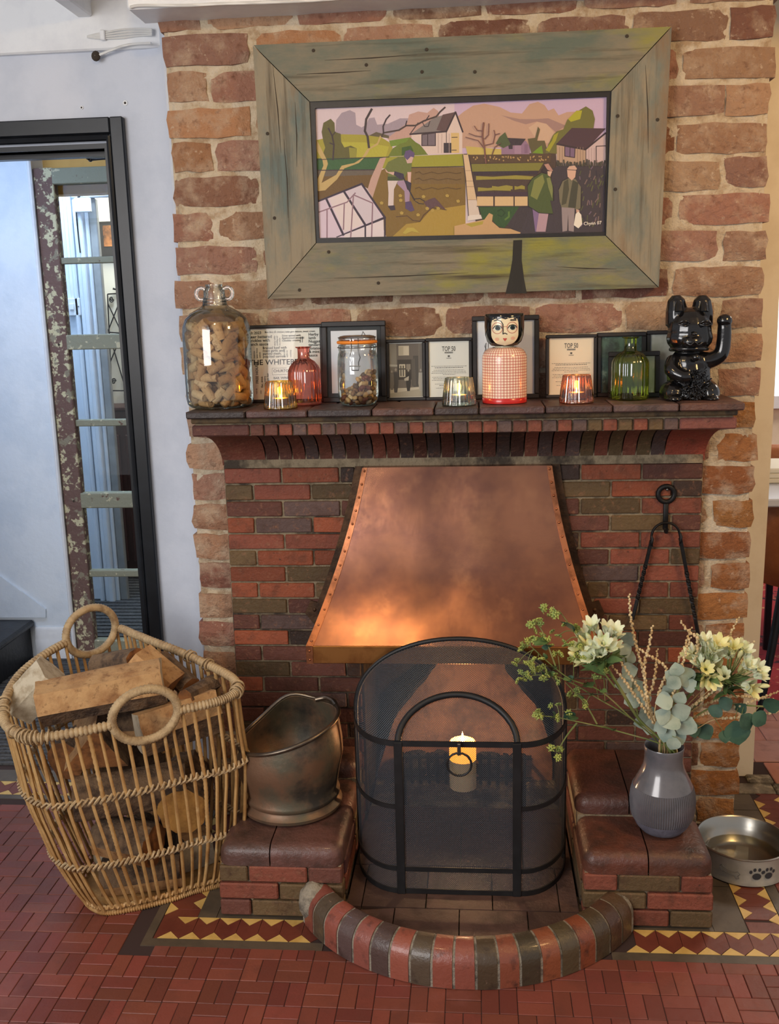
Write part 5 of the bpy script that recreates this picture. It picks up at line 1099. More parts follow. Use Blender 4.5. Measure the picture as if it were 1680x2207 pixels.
# ================================================================== DOLL VASE
Yd = -.105; xd = onM(1088, Yd); q = lambda y: zof(1088, y, Yd)
dv = thing('doll_vase', 'ceramic doll vase with black bob hair, round glasses and red checked dress', 'vase', (xd, Yd, ZM))
m_glz = mat('cream_glaze', (240, 226, 190), rough=.18, coat=.4); m_hair = mat('black_glaze', (16, 16, 20), rough=.1, coat=.6); m_redg = mat('red_glaze', (196, 42, 40), rough=.25, coat=.3)
def checks():
    m = mat('red_check_glaze', (236, 212, 188), rough=.25, coat=.3); N = m.node_tree.nodes; L = m.node_tree.links; b = N['Principled BSDF']
    uv = N.new('ShaderNodeUVMap'); sp = N.new('ShaderNodeSeparateXYZ'); L.new(uv.outputs[0], sp.inputs[0]); masks = []
    ns = N.new('ShaderNodeTexNoise'); ns.inputs['Scale'].default_value = 60
    for i, n_ in ((0, 46), (1, 21)):
        a = N.new('ShaderNodeMath'); a.operation = 'MULTIPLY'; a.inputs[1].default_value = n_; L.new(sp.outputs[i], a.inputs[0])
        f = N.new('ShaderNodeMath'); f.operation = 'FRACT'; L.new(a.outputs[0], f.inputs[0]); c = N.new('ShaderNodeMath'); c.operation = 'LESS_THAN'; c.inputs[1].default_value = .19; L.new(f.outputs[0], c.inputs[0]); masks.append(c)
    mx = N.new('ShaderNodeMath'); mx.operation = 'MAXIMUM'; L.new(masks[0].outputs[0], mx.inputs[0]); L.new(masks[1].outputs[0], mx.inputs[1])
    x = N.new('ShaderNodeMix'); x.data_type = 'RGBA'; L.new(mx.outputs[0], x.inputs[0]); x.inputs[6].default_value = lin((238, 214, 192)); x.inputs[7].default_value = lin((186, 78, 64)); L.new(x.outputs[2], b.inputs['Base Color']); return m
rb_ = .0515; zs_ = q(772); zt_ = q(748)
bp = [(rb_, .0125)] + [(rb_, .0125 + (zs_ - .0125) * i / 8) for i in range(1, 9)] + [(rb_ * (.55 + .45 * math.cos(t * PI / 12)), zs_ + (zt_ - zs_) * math.sin(t * PI / 12)) for t in range(1, 7)]
mb = MB(); nl = 48; mb.lathe(bp, nl); me = mb.mesh('checked_dress', 60); uvl = me.uv_layers.new(name='UVMap'); ztot = bp[-1][1]
for pl in me.polygons:
    for li, vi in zip(pl.loop_indices, pl.vertices):
        j = vi % nl; u = j / nl
        if any((vv % nl) > nl * .7 for vv in pl.vertices) and j == 0: u = 1.
        i_ = vi // nl; acc = sum(math.hypot(bp[k + 1][0] - bp[k][0], bp[k + 1][1] - bp[k][1]) for k in range(i_)); uvl.data[li].uv = (u, acc / .135)
put('checked_dress', me, checks(), dv)
MB().lathe([(.047, .0), (.0515, .001), (.0518, .004), (.0518, .0122), (.0514, .0126)], 48, cap0=True).build('red_base', m_redg, dv, 60)
MB().lathe([(.0235, zt_ - .002), (.021, zt_ + .003), (.0215, zt_ + .008)], 32).build('neck', m_glz, dv, 60)
zh0, zh1 = q(747), q(676)
hp = [(.020, zh0 + .001), (.031, zh0 + .003), (.0395, zh0 + .012), (.0440, zh0 + .026), (.0455, zh0 + .045), (.0455, zh1 - .008), (.0450, zh1 - .001), (.0430, zh1), (.0418, zh1 - .003), (.0415, zh1 - .03), (.0, zh1 - .035)]
MB().lathe(hp, 48).build('bobbed_hair', m_hair, dv, 60)
def hr(z):
    for (r0, z0), (r1, z1) in zip(hp[:6], hp[1:7]):
        if z0 <= z <= z1: return r0 + (r1 - r0) * (z - z0) / (z1 - z0)
    return .0455
def onhead(x, z, e): rr_ = hr(z) + e; return (x, -math.sqrt(max(rr_ * rr_ - x * x, 1e-6)), z)
mb = MB(); vs = []; fs = []   # face: a rounded cream patch proud of the hair
fz0, fz1 = zh0 + .0035, q(684); n_, m_ = 14, 16
for j in range(m_ + 1):
    t = j / m_; z = fz0 + (fz1 - fz0) * t; wd_ = .0305 * min(1, math.sqrt(max(0, 1 - ((.42 - t) / .42) ** 2)) if t < .42 else 1) * (1 if t < .8 else 1 - .12 * (t - .8) / .2) + .0001
    for i in range(n_ + 1): vs.append(onhead(wd_ * (-1 + 2 * i / n_), z, .0022))
fs = [(j * (n_ + 1) + i, j * (n_ + 1) + i + 1, (j + 1) * (n_ + 1) + i + 1, (j + 1) * (n_ + 1) + i) for j in range(m_) for i in range(n_)]
mb.add(vs, fs); fc = mb.build('face', m_glz, dv, 60)
def fpx(X, Y): return ((X - 1276) / 4.941 * .001085, q(680 + Y / 4.941))
fm = MB()
def fpoly(pts, c, e): o_ = []; [o_.append(onhead(*fpx(*p), e)) for p in pts]; fm.add(o_, [tuple(range(len(o_)))], 0, c)
def fell(cx, cy, rx, ry, c, e, n=18): fpoly([(cx + rx * math.cos(t * 2 * PI / n), cy + ry * math.sin(t * 2 * PI / n)) for t in range(n)], c, e)
def fst(pts, w_, c, e): 
    for a, b_ in zip(pts[:-1], pts[1:]):
        d = Vector((b_[0] - a[0], b_[1] - a[1])); n2 = Vector((-d.y, d.x)).normalized() * w_ / 2; d = d.normalized() * w_ * .25
        fpoly([(a[0] - d.x + n2.x, a[1] - d.y + n2.y), (b_[0] + d.x + n2.x, b_[1] + d.y + n2.y), (b_[0] + d.x - n2.x, b_[1] + d.y - n2.y), (a[0] - d.x - n2.x, a[1] - d.y - n2.y)], c, e)
fell(1195, 245, 22, 18, (232, 186, 158), .0026); fell(1358, 237, 22, 18, (232, 186, 158), .0026)
for cx, cy in ((1198, 128), (1350, 125)):
    fst([(cx + 53 * math.cos(t * PI / 12), cy + 58 * math.sin(t * PI / 12)) for t in range(25)], 8, (196, 138, 116), .0026)
    fell(cx, cy, 42, 26, (240, 234, 218), .0028); fell(cx + 5, cy, 27, 25, (44, 70, 66), .0030); fell(cx + 5, cy, 16, 16, (18, 20, 20), .0031)
    fst([(cx - 44, cy + 4), (cx - 25, cy - 22), (cx + 5, cy - 30), (cx + 35, cy - 20), (cx + 46, cy + 2)], 9, (28, 24, 24), .0032)
fst([(1165, 50), (1200, 42), (1235, 55), (1255, 90), (1257, 150), (1255, 190), (1275, 180), (1298, 192)], 9, (30, 24, 24), .0032); fst([(1335, 46), (1390, 46)], 15, (52, 38, 30), .0032); fst([(1252, 115), (1302, 112)], 7, (196, 138, 116), .0026)
fpoly([(1255, 238), (1265, 232), (1276, 238), (1287, 232), (1298, 240), (1276, 268)], (196, 92, 84), .0028)
fst([(1150, 35), (1180, 20), (1200, 32), (1240, 18), (1280, 30), (1330, 16), (1380, 30), (1412, 22)], 14, (18, 16, 20), .0026)
put('painted_features', fm.mesh('painted_features'), mat('painted_glaze', attr='Col', rough=.25), fc)

# ================================================================== CAT FIGURINE
Yc = -.085; xc = PY(1485, 860, Yc).x
cat = thing('cat_figurine', 'glossy black beckoning cat figurine with one raised paw at the right end of the mantel', 'figurine', (xc, Yc, ZM))
m_cat = mat('black_glossy_ceramic', (17, 17, 19), (30, 27, 24), sc=30, thr=(.5, .9), rough=.16, coat=.5, bump=.15, bsc=60)
u = lambda px, py: ((PY(px, py, Yc).x - xc), PY(px, py, Yc).z - ZM)
mb = MB()
def E(px, py, rx, ry, rz, y=0., rot=0.): x, z = u(px, py); mb.ball((x, y, z), (rx, ry, rz), 14, 10, M=Matrix.Rotation(rot, 3, 'Y') if rot else None)
E(1485, 812, .050, .045, .062); E(1483, 850, .052, .050, .032); E(1483, 790, .045, .040, .046)
E(1486, 712, .050, .045, .052, -.006); E(1486, 728, .053, .046, .036, -.006); E(1484, 735, .024, .016, .014, -.044)
E(1447, 845, .030, .040, .028, -.016, .2); E(1522, 845, .028, .040, .030, -.016, -.2)        # haunches
E(1445, 856, .022, .030, .013, -.042); E(1524, 857, .019, .026, .012, -.042)                # hind paws
for cx, tip in ((1460, 632), (1513, 632)):                                                   # ears
    x, z = u(cx, 690); x2, z2 = u(cx + (-2 if cx < 1480 else 2), tip)
    mb.tube([(x, 0, z - .012), (x + (x2 - x) * .35, 0, z + (z2 - z) * .35), (x + (x2 - x) * .75, 0, z + (z2 - z) * .75), (x2, 0, z2 - .004)], [.026, .025, .0195, .009], 12)
def limb(pts, rad, y): mb.tube(smoothpath([(u(a, b_)[0], yy, u(a, b_)[1]) for (a, b_), yy in zip(pts, y)], 4), [r_ for r0, r1 in zip(rad[:-1], rad[1:]) for r_ in (r0, r0 * .75 + r1 * .25, (r0 + r1) / 2, r0 * .25 + r1 * .75)] + [rad[-1]], 12)
limb([(1508, 778), (1532, 775), (1552, 762), (1558, 735), (1559, 702)], [.022, .019, .0175, .0165, .0155], [-.005, -.008, -.010, -.012, -.014]); E(1559, 691, .0175, .0165, .0155, -.015)
limb([(1452, 775), (1443, 795), (1462, 808), (1478, 806)], [.018, .018, .015, .013], [-.012, -.034, -.050, -.052])
mb.v = [(a, b, max(c, .0012)) for a, b, c in mb.v]
cbm = mb.mesh('body'); cb_ = put('body', cbm, m_cat, cat)
rmod = cb_.modifiers.new('remesh', 'REMESH'); rmod.mode = 'VOXEL'; rmod.voxel_size = .0022; rmod.use_smooth_shade = True
sm = cb_.modifiers.new('smooth', 'SMOOTH'); sm.iterations = 6; sm.factor = .5
def dl(nm, pts, r_, m=m_cat, y=None, par=cat): mb = MB(); mb.tube(smoothpath(pts, 5), r_, 7); return mb.build(nm, m, par, 60)
xz = lambda px, py, y: (u(px, py)[0], y, u(px, py)[1])
for s, cx in ((-1, 1466), (1, 1511)):
    dl('eyelid', [xz(cx - 13, 697, -.048), xz(cx - 4, 691, -.053), xz(cx + 5, 692, -.053), xz(cx + 13, 697, -.046)], .0022); dl('eyelid', [xz(cx - 12, 698, -.048), xz(cx, 701, -.053), xz(cx + 12, 698, -.047)], .0018)
    mb = MB(); mb.ball(xz(cx, 697, -.0465), (.0085, .004, .004), 10, 7); mb.build('eye', m_cat, cat, 60)
    mb = MB(); x, z = u(cx + (-6 if s < 0 else 2), 672); mb.tube([(x, -.024, z), (x, -.019, z + .016), (x, -.010, z + .03)], [.010, .0085, .002], 10); mb.build('inner_ear', m_cat, cat, 60)
mb = MB(); mb.ball(xz(1487, 718, -.058), (.0065, .005, .0045), 10, 7); mb.build('nose', m_cat, cat, 60)
dl('mouth', [xz(1470, 737, -.056), xz(1478, 741, -.060), xz(1486, 735, -.061), xz(1494, 741, -.060), xz(1503, 736, -.056)], .0018)
mb = MB(); zc = u(1485, 752)[1]; mb.tube([(.040 * math.cos(t * PI / 20) + u(1485, 750)[0], .040 * math.sin(t * PI / 20) - .004, zc - .002 * math.sin(t * PI / 20)) for t in range(40)], .0052, 8, True); mb.build('collar', m_cat, cat, 60)
mb = MB(); mb.ball(xz(1491, 768, -.048), (.0095, .0085, .0085), 12, 8); mb.build('bell', m_cat, cat, 60)
mb = MB(); rf = random.Random(9)      # wavy fur of the bib, raised strands
for i in range(80):
    px, py = rf.uniform(1462, 1522), rf.uniform(797, 856)
    if px < 1475 and py < 815 or (px > 1510 and py < 812): continue
    yy = -.041 - .012 * math.cos((px - 1490) / 34 * 1.4); d = rf.uniform(5, 9)
    mb.tube(smoothpath([xz(px + 5, py - d, yy), xz(px - 1, py - d * .3, yy - .004), xz(px + 2, py + d * .3, yy - .004), xz(px - 5, py + d, yy)], 2), .0016, 5)
tag(mb.build('chest_fur', m_cat, cat, 60), kind='stuff')
for px in (1435, 1443, 1451): dl('toe', [xz(px, 852, -.066), xz(px, 858, -.072)], .002)
# ================================================================== FIRE SCREEN
fs_ = thing('fire_screen', 'black bowed mesh fire screen with arched top and ring handle in front of the hearth', 'fire screen', (-.0155, -.30, .0365))
o0 = Vector(fs_.location); XA, XB, YF_, YK, ZB, ZR, ZA = -.262, .235, -.384, -.218, .0365, .41, .594
xcn = (XA + XB) / 2; hw = (XB - XA) / 2; ra = .112; rb2 = YK - YF_
plan = []
for i in range(13): t = PI / 2 * i / 12; plan.append((XA + ra - ra * math.cos(t), YK - rb2 * math.sin(t)))
for i in range(1, 12): plan.append((XA + ra + (XB - XA - 2 * ra) * i / 12, YF_))
for i in range(13): t = PI / 2 * (1 - i / 12); plan.append((XB - ra + ra * math.cos(t), YK - rb2 * math.sin(t)))
ac = [0.]
for a, b_ in zip(plan[:-1], plan[1:]): ac.append(ac[-1] + math.hypot(b_[0] - a[0], b_[1] - a[1]))
NP = len(plan)
def arch(u_): return Vector((xcn - hw * math.cos(PI * u_), YK, ZR + (ZA - ZR) * math.sin(PI * u_) ** .86))
ua = []
for (x, y), s in zip(plan, ac):
    c = max(-1, min(1, (xcn - x) / hw)); ua.append(.45 * math.acos(c) / PI + .55 * s / ac[-1])
def top(i, v): p = Vector((plan[i][0], plan[i][1], ZR)).lerp(arch(ua[i]), v); p.z += .012 * math.sin(PI * v); return p
def mesh_mat():
    m = bpy.data.materials.new('woven_wire'); m.use_nodes = True; N = m.node_tree.nodes; L = m.node_tree.links; b = N['Principled BSDF']; out = N['Material Output']
    b.inputs['Base Color'].default_value = lin((84, 90, 98)); b.inputs['Roughness'].default_value = .5; b.inputs['Metallic'].default_value = .3
    uv = N.new('ShaderNodeUVMap'); sp = N.new('ShaderNodeSeparateXYZ'); mp = N.new('ShaderNodeMapping'); mp.inputs['Rotation'].default_value = (0, 0, PI / 4); L.new(uv.outputs[0], mp.inputs[0]); L.new(mp.outputs[0], sp.inputs[0]); ms = []
    for i in (0, 1):
        a = N.new('ShaderNodeMath'); a.operation = 'MULTIPLY'; a.inputs[1].default_value = 1 / .0034; L.new(sp.outputs[i], a.inputs[0])
        f = N.new('ShaderNodeMath'); f.operation = 'FRACT'; L.new(a.outputs[0], f.inputs[0]); c = N.new('ShaderNodeMath'); c.operation = 'LESS_THAN'; c.inputs[1].default_value = .28; L.new(f.outputs[0], c.inputs[0]); ms.append(c)
    mx = N.new('ShaderNodeMath'); mx.operation = 'MAXIMUM'; L.new(ms[0].outputs[0], mx.inputs[0]); L.new(ms[1].outputs[0], mx.inputs[1])
    t = N.new('ShaderNodeBsdfTransparent'); s = N.new('ShaderNodeMixShader'); L.new(mx.outputs[0], s.inputs[0]); L.new(t.outputs[0], s.inputs[1]); L.new(b.outputs[0], s.inputs[2]); L.new(s.outputs[0], out.inputs[0]); return m
m_wire = mesh_mat()
def mesh_panel(name, i0, i1, fn, nvv, uvf):
    mb = MB(); vs = []; uvs = []
    for i in range(i0, i1 + 1):
        for j in range(nvv + 1): vs.append(fn(i, j / nvv) - o0); uvs.append(uvf(i, j / nvv))
    k = nvv + 1; mb.add(vs, [((i) * k + j, (i + 1) * k + j, (i + 1) * k + j + 1, i * k + j + 1) for i in range(i1 - i0) for j in range(nvv)])
    me = mb.mesh(name, 60); ul = me.uv_layers.new(name='UVMap')
    for pl in me.polygons:
        for li, vi in zip(pl.loop_indices, pl.vertices): ul.data[li].uv = uvs[vi]
    put(name, me, m_wire, fs_)
wallp = lambda i, v: Vector((plan[i][0], plan[i][1], ZB + (ZR - ZB) * v))
mesh_panel('wire_mesh', 0, 12, wallp, 4, lambda i, v: (ac[i], v * .374)); mesh_panel('wire_mesh', 12, 24, wallp, 4, lambda i, v: (ac[i], v * .374)); mesh_panel('wire_mesh', 24, NP - 1, wallp, 4, lambda i, v: (ac[i], v * .374))
mesh_panel('wire_mesh', 0, NP - 1, top, 10, lambda i, v: (plan[i][0] * (1 - .3 * v), v * .24))
m_scr = mat('black_iron_bar', (20, 20, 22), (28, 28, 30), sc=30, rough=.5)
def bar(nm, pts, r_, n=8, closed=False): mb = MB(); mb.tube([p - o0 for p in pts], r_, n, closed); return mb.build(nm, m_scr, fs_, 60)
def band(nm, i0, i1, z, h, off=.003):
    mb = MB(); vs = []
    for i in range(i0, i1 + 1):
        x, y = plan[i]; a = Vector(plan[max(i - 1, 0)]); b_ = Vector(plan[min(i + 1, NP - 1)]); n = Vector((b_.y - a.y, -(b_.x - a.x))).normalized()
        for dz in (-h / 2, h / 2): vs.append((x + n.x * off - o0.x, y + n.y * off - o0.y, z + dz - o0.z))
        for dz in (-h / 2, h / 2): vs.append((x - o0.x, y - o0.y, z + dz - o0.z))
    fs = []
    for i in range(i1 - i0): o = i * 4; fs += [(o, o + 4, o + 5, o + 1), (o + 1, o + 5, o + 7, o + 3), (o, o + 2, o + 6, o + 4)]
    e = (i1 - i0) * 4; fs += [(0, 1, 3, 2), (e, e + 1, e + 3, e + 2)]
    mb.add(vs, fs); return mb.build(nm, m_scr, fs_, 40)
bar('back_arch', [Vector((XA, YK, ZB))] + [arch(i / 40) for i in range(41)] + [Vector((XB, YK, ZB))], .0055)
band('rim_band', 0, NP - 1, ZR - .004, .013); band('base_band', 0, NP - 1, ZB + .006, .012); band('lower_band', 0, NP - 1, .098, .011)
i_l = min(range(NP), key=lambda i: abs(plan[i][0] + .150)); i_r = min(range(NP), key=lambda i: abs(plan[i][0] - .118))
band('side_band', 0, i_l, .252, .010); band('side_band', i_r, NP - 1, .252, .010)
for x in (-.148, .116):
    mb = MB(); mb.box((x - .0095 - o0.x, YF_ - .006 - o0.y, ZB - o0.z), (x + .0095 - o0.x, YF_ + .001 - o0.y, ZR - o0.z), bev=.001); mb.build('upright', m_scr, fs_)
pts = []
for k in range(41):
    xm = -.016; x = xm - .132 * math.cos(PI * k / 40); v = .40 * math.sin(PI * k / 40); f_ = (x - (XA + ra)) / ((XB - XA - 2 * ra) / 12); i = 12 + max(0, min(11, int(f_))); w_ = max(0, min(1, f_ - (i - 12))); pts.append(top(i, v).lerp(top(min(i + 1, NP - 1), v), w_) + Vector((0, -.003, .002)))
bar('fan_arch', pts, .0075)
p = Vector((PY(990, 1598, YF_).x, YF_ - .006, ZR)); mb = MB(); mb.box((p.x - .004 - o0.x, -.012 + p.y - o0.y, ZR - .024 - o0.z), (p.x + .004 - o0.x, p.y - o0.y, ZR + .004 - o0.z), bev=.0015); mb.build('ring_bracket', m_steel, fs_)
mb = MB(); mb.tube([(p.x - o0.x + .027 * math.sin(t * PI / 16), p.y - .010 - o0.y, ZR - .045 - o0.z + .027 * math.cos(t * PI / 16)) for t in range(32)], .0026, 8, True); mb.build('ring_handle', m_scr, fs_, 60)
# grate, pillar candle
gr = thing('fire_grate', 'dark iron fire basket behind the mesh screen', 'grate', (-.01, .10, .036)); 
for x in range(-7, 8):
    mb = MB(); mb.tube(smoothpath([(x * .023, .10, .07), (x * .023, -.05, .06), (x * .023, -.085, .09), (x * .023, -.088, .16)], 4), .005, 6); mb.build('grate_bar', m_iron, gr, 60)
for z, y in ((.15, -.088), (.085, -.082)): mb = MB(); mb.tube([(-.18, y, z), (.18, y, z)], .006, 6); mb.build('cross_bar', m_iron, gr, 60)
for sx in (-.16, .16):
    for sy in (-.07, .08): mb = MB(); mb.tube([(sx, sy, .08), (sx, sy, 0.0008)], .008, 6); mb.build('leg', m_iron, gr, 60)
m_coal = mat('charcoal', (44, 40, 38), (70, 62, 56), sc=40, rough=.9, bump=1.5)
for i in range(9):
    mb = MB(); mb.ball((0, 0, 0), (.034, .026, .02), 9, 7); mb.v = [tuple(Vector(v) * (1 + .3 * nz(v, 40, i * 5))) for v in mb.v]
    o = mb.build('charred_lump', m_coal, None, 40, (-.01 + (-.13 + .065 * (i % 5)), .10 + (-.045 + .07 * (i // 5)), .036 + .092)); tag(o, 'dark charred lump lying in the fire basket behind the screen', 'ember', 'charred lumps in the fire basket')
YQ = -.03; cz = PY(998, 1694, YQ).z
pcd = thing('pillar_candle', 'thick lit pillar candle glowing orange behind the screen ring handle', 'candle', (PY(998, 1640, YQ).x, YQ, cz)); ht = PY(998, 1597, YQ).z - cz
rcn = (PY(1027, 1640, YQ).x - PY(969, 1640, YQ).x) / 2
m_pil = mat('ivory_wax', (232, 206, 160), rough=.5, sss=.25); m_pilg = mat('glowing_wax', (255, 190, 100), emit=(255, 150, 50), es=1.9, rough=.5, sss=.2)
MB().lathe([(.0001, 0), (rcn, 0), (rcn, ht * .62)], 28).build('wax_body', m_pil, pcd, 60); MB().lathe([(rcn, ht * .62), (rcn, ht - .004), (rcn - .003, ht), (rcn - .009, ht - .002), (rcn - .012, ht - .014), (.0001, ht - .016)], 28).build('molten_rim', m_pilg, pcd, 60)
MB().lathe([(.0001, ht - .014), (.003, ht - .008), (.0045, ht + .002), (.003, ht + .014), (.0001, ht + .026)], 10).build('flame', m_flame, pcd, 60)
point('candle_flame', (pcd.location.x, YQ, cz + ht + .03), 2.0, (255, 206, 150), .012)

# ================================================================== COPPER SCUTTLE
sc2 = thing('coal_scuttle', 'old dented copper coal scuttle with slanting mouth on the left plinth', 'scuttle', (-.424, -.236, .1765))
m_scut = mat('tarnished_copper', (128, 98, 76), (98, 92, 76), sc=11, thr=(.42, .62), c3=(66, 62, 56), sc3=8, thr3=(.50, .64), rough=.48, metal=.5, bump=.5, bsc=18)
m_scr_ = mat('grey_scuttle_rim', (126, 112, 96), (92, 84, 76), sc=12, rough=.35, metal=.9)
NT = 56
def ztop(a): d = math.atan2(math.sin(a - 1.75), math.cos(a - 1.75)); return .198 + .034 * math.cos(a) + .008 * math.sin(a) + .034 * math.exp(-(d / .55) ** 2)
sp_ = [(.108, .0, 0), (.121, .006, 0), (.123, .014, 0), (.114, .022, 0), (.112, .028, 0), (.118, .034, 0), (.1175, .042, 0), (.112, .050, 0), (.120, .07, .25), (.127, 0, .48), (.128, 0, .68), (.124, 0, .88), (.120, 0, .97), (.1235, 0, 1.0), (.121, 0, 1.012), (.116, 0, .99), (.117, 0, .7), (.112, 0, .35), (.05, .03, 0), (.0002, .03, 0)]
vs = []
for (r_, z, f) in sp_:
    for j in range(NT):
        a = 2 * PI * j / NT; zz_ = z if f == 0 else (.05 + (ztop(a) - .05) * f); rr_ = r_ + (.0035 * nz((math.cos(a), math.sin(a), zz_ * 9), 2.2) if .2 < f < .95 else 0)
        if f > .8: rr_ *= 1 - .10 * math.exp(-((math.atan2(math.sin(a - 1.75), math.cos(a - 1.75))) / .8) ** 2)
        vs.append((rr_ * math.cos(a), rr_ * math.sin(a), zz_))
mb = MB(); fs = [(i * NT + j, i * NT + (j + 1) % NT, (i + 1) * NT + (j + 1) % NT, (i + 1) * NT + j) for i in range(len(sp_) - 1) for j in range(NT)]
mb.add(vs, fs); mb.add([vs[j] for j in range(NT)], [tuple(range(NT))[::-1]]); mb.build('bucket', m_scut, sc2, 50)
def rimpt(a): rr_ = .122 * (1 - .10 * math.exp(-((math.atan2(math.sin(a - 1.75), math.cos(a - 1.75))) / .8) ** 2)); return Vector((rr_ * math.cos(a), rr_ * math.sin(a), ztop(a) + .002))
MB().tube([rimpt(2 * PI * j / NT) for j in range(NT)], .0052, 8, True).build('rolled_rim', m_scr_, sc2, 60)
a = rimpt(.95); MB().tube(smoothpath([rimpt(.45), rimpt(.62) + Vector((0, 0, .006)), rimpt(.85) + Vector((0, 0, .007)), rimpt(.98) + Vector((-.012, -.006, .002))], 5), .0068, 8).build('curled_lip', m_scr_, sc2, 60)
for a in (PI * 1.04,):
    mb = MB(); c = rimpt(a) * 1.0; mb.ball((c.x * 1.03, c.y, c.z - .055), (.006, .014, .022), 10, 8); mb.build('handle_lug', m_scut, sc2, 60)
    mb = MB(); mb.tube([(c.x * 1.07, c.y + .010 * math.cos(t * PI / 8), c.z - .055 + .010 * math.sin(t * PI / 8)) for t in range(16)], .003, 6, True); mb.build('handle_ring', m_scut, sc2, 60)

# ================================================================== DOG BOWL
bw = thing('dog_bowl', 'round steel dog bowl with water and printed paw marks on the floor at right', 'bowl', (.672, -.168, .0005))
m_ss = mat('brushed_steel', (176, 172, 162), rough=.28, metal=1); m_sso = mat('satin_steel', (186, 182, 168), (166, 162, 150), sc=12, rough=.45, metal=.25)
BH, BR = .068, .104
MB().lathe([(.096, .0), (.1055, .003), (.1055, .012), (BR - .001, .02), (BR + .002, BH - .006), (BR + .004, BH)], 56, cap0=True).build('outer_wall', m_sso, bw, 60)
MB().lathe([(BR + .004, BH), (BR + .0055, BH + .0025), (BR + .002, BH + .004), (BR - .002, BH + .001), (BR - .006, BH - .022), (BR - .011, BH - .028), (.082, .014), (.072, .009), (.0002, .008)], 56).build('inner_bowl', m_ss, bw, 60)
MB().lathe([(.0865, .030), (.04, .030), (.0002, .030)], 40).build('water', glass('water', (250, 252, 250), (220, 226, 220), .9, .0, .04), bw, 60)
mk = MB(); rO = .1065
def onb(an, z): return (rO * math.cos(an), rO * math.sin(an), z)
def bl(an, z, rx, rz, rot=0., n=14):
    ps = []
    for t in range(n):
        x, y = rx * math.cos(2 * PI * t / n), rz * math.sin(2 * PI * t / n); x, y = x * math.cos(rot) - y * math.sin(rot), x * math.sin(rot) + y * math.cos(rot); ps.append(onb(an + x / rO, z + y))
    mk.add(ps, [tuple(range(n))], 0, (52, 54, 58))
for px, s in ((1630, 1.0), (1657, .95)):
    p = PY(px, 1897, -.27); an = math.atan2(-.27 + .168, p.x - .672); an = -math.acos(max(-1, min(1, (PY(px, 1897, -.268).x - .672) / rO)))
    bl(an, .030, .0105 * s, .0085 * s)
    for q_, h in ((-.014, .041), (-.005, .047), (.006, .047), (.014, .040)): bl(an + q_ / rO * s, .030 + (h - .030) * s, .0036, .0046, -.2)
put('paw_prints', mk.mesh('paw_prints'), mat('print_on_steel', attr='Col', rough=.5), bw)
an0 = -math.acos(max(-1, min(1, (PY(1570, 1890, -.25).x - .672) / rO))); bo = [(-.02, .0), (-.024, .007), (-.018, .012), (-.012, .006), (.012, .0), (.018, .004), (.024, -.002), (.019, -.007), (.022, -.013), (.015, -.015), (.011, -.008), (-.012, -.003), (-.018, -.005)]
mb = MB(); mb.tube([(1.002 * rO * math.cos(an0 + x / rO), 1.002 * rO * math.sin(an0 + x / rO), .034 + y) for x, y in bo], .0009, 4, True); mb.build('bone_outline', mat('grey_line', (96, 98, 100), rough=.5), bw)

# ================================================================== LOG BASKET
m_rat = mat('rattan', (196, 156, 100), (160, 116, 66), sc=14, thr=(.4, .7), rough=.55, bump=.4, bsc=80, c3=(216, 186, 134), sc3=30, thr3=(.58, .8))
m_ratg = mat('rattan_binding', (188, 162, 122), (140, 112, 78), sc=40, thr=(.45, .7), rough=.6, bump=.6, bsc=160)
rimp = [(80, 1590, .495), (160, 1579, .497), (240, 1563, .5), (320, 1547, .5), (385, 1531, .5), (450, 1517, .503), (490, 1504, .506), (512, 1487, .512), (504, 1464, .522), (470, 1443, .532), (430, 1424, .541), (380, 1402, .549), (330, 1383, .555), (290, 1367, .558), (252, 1354, .56), (195, 1364, .56), (140, 1386, .56), (90, 1415, .551), (45, 1452, .537), (18, 1492, .522), (6, 1530, .508), (13, 1562, .5), (40, 1582, .496)]
rimw = smoothpath([PZ(x, y, z) for x, y, z in rimp], 6, True); NR = len(rimw)
rc_ = Vector((sum(p.x for p in rimw) / NR, sum(p.y for p in rimw) / NR, 0)); bc_ = Vector((-.762, -.285, 0))
bk = thing('log_basket', 'tall openwork rattan log basket with two ring handles left of the fireplace', 'basket', (bc_.x, bc_.y, .001)); o0 = Vector(bk.location)
def sc_at(t):
    for (a, sa), (b_, sb) in zip(((0, .68), (.10, .755), (.28, .86), (.62, .975), (1, 1.0)), ((.10, .755), (.28, .86), (.62, .975), (1, 1.0), (2, 1))):
        if t <= b_: return sa + (sb - sa) * (t - a) / (b_ - a)
def bpnt(i, t): r = rimw[i % NR]; c = bc_.lerp(rc_, t); s = sc_at(t); return Vector((c.x + (r.x - rc_.x) * s, c.y + (r.y - rc_.y) * s, .007 + (r.z - .007) * t)) - o0
for i0, i1 in ((24, 84), (96, NR + 12)):
    mb = MB(); P_ = smoothpath([bpnt(i, 1) for i in range(i0, i1 + 1)], 4); mb.tube(P_, [.0096 + .0014 * (1 if k % 3 else -1) for k in range(len(P_))], 8); mb.build('wrapped_rim', m_ratg, bk, 60)
mb = MB(); P_ = smoothpath([bpnt(i, .0) for i in range(NR)], 3, True); mb.tube(P_, [.006 + .0022 * (k % 2) for k in range(len(P_))], 6, True); P2 = smoothpath([bpnt(i, .035) for i in range(NR)], 3, True); mb.tube([p + Vector((0, 0, .004 * (1 if k % 4 < 2 else -1))) for k, p in enumerate(P2)], .0042, 5, True); mb.build('base_ring', m_rat, bk, 60)
mb = MB(); k = NR // 3; ring = [bpnt(i * 3, .012) for i in range(k)]; mb.add(ring + [sum(ring, Vector()) / k], [(i, (i + 1) % k, k) for i in range(k)]); mb.build('base', m_rat, bk)
cum = [0.]
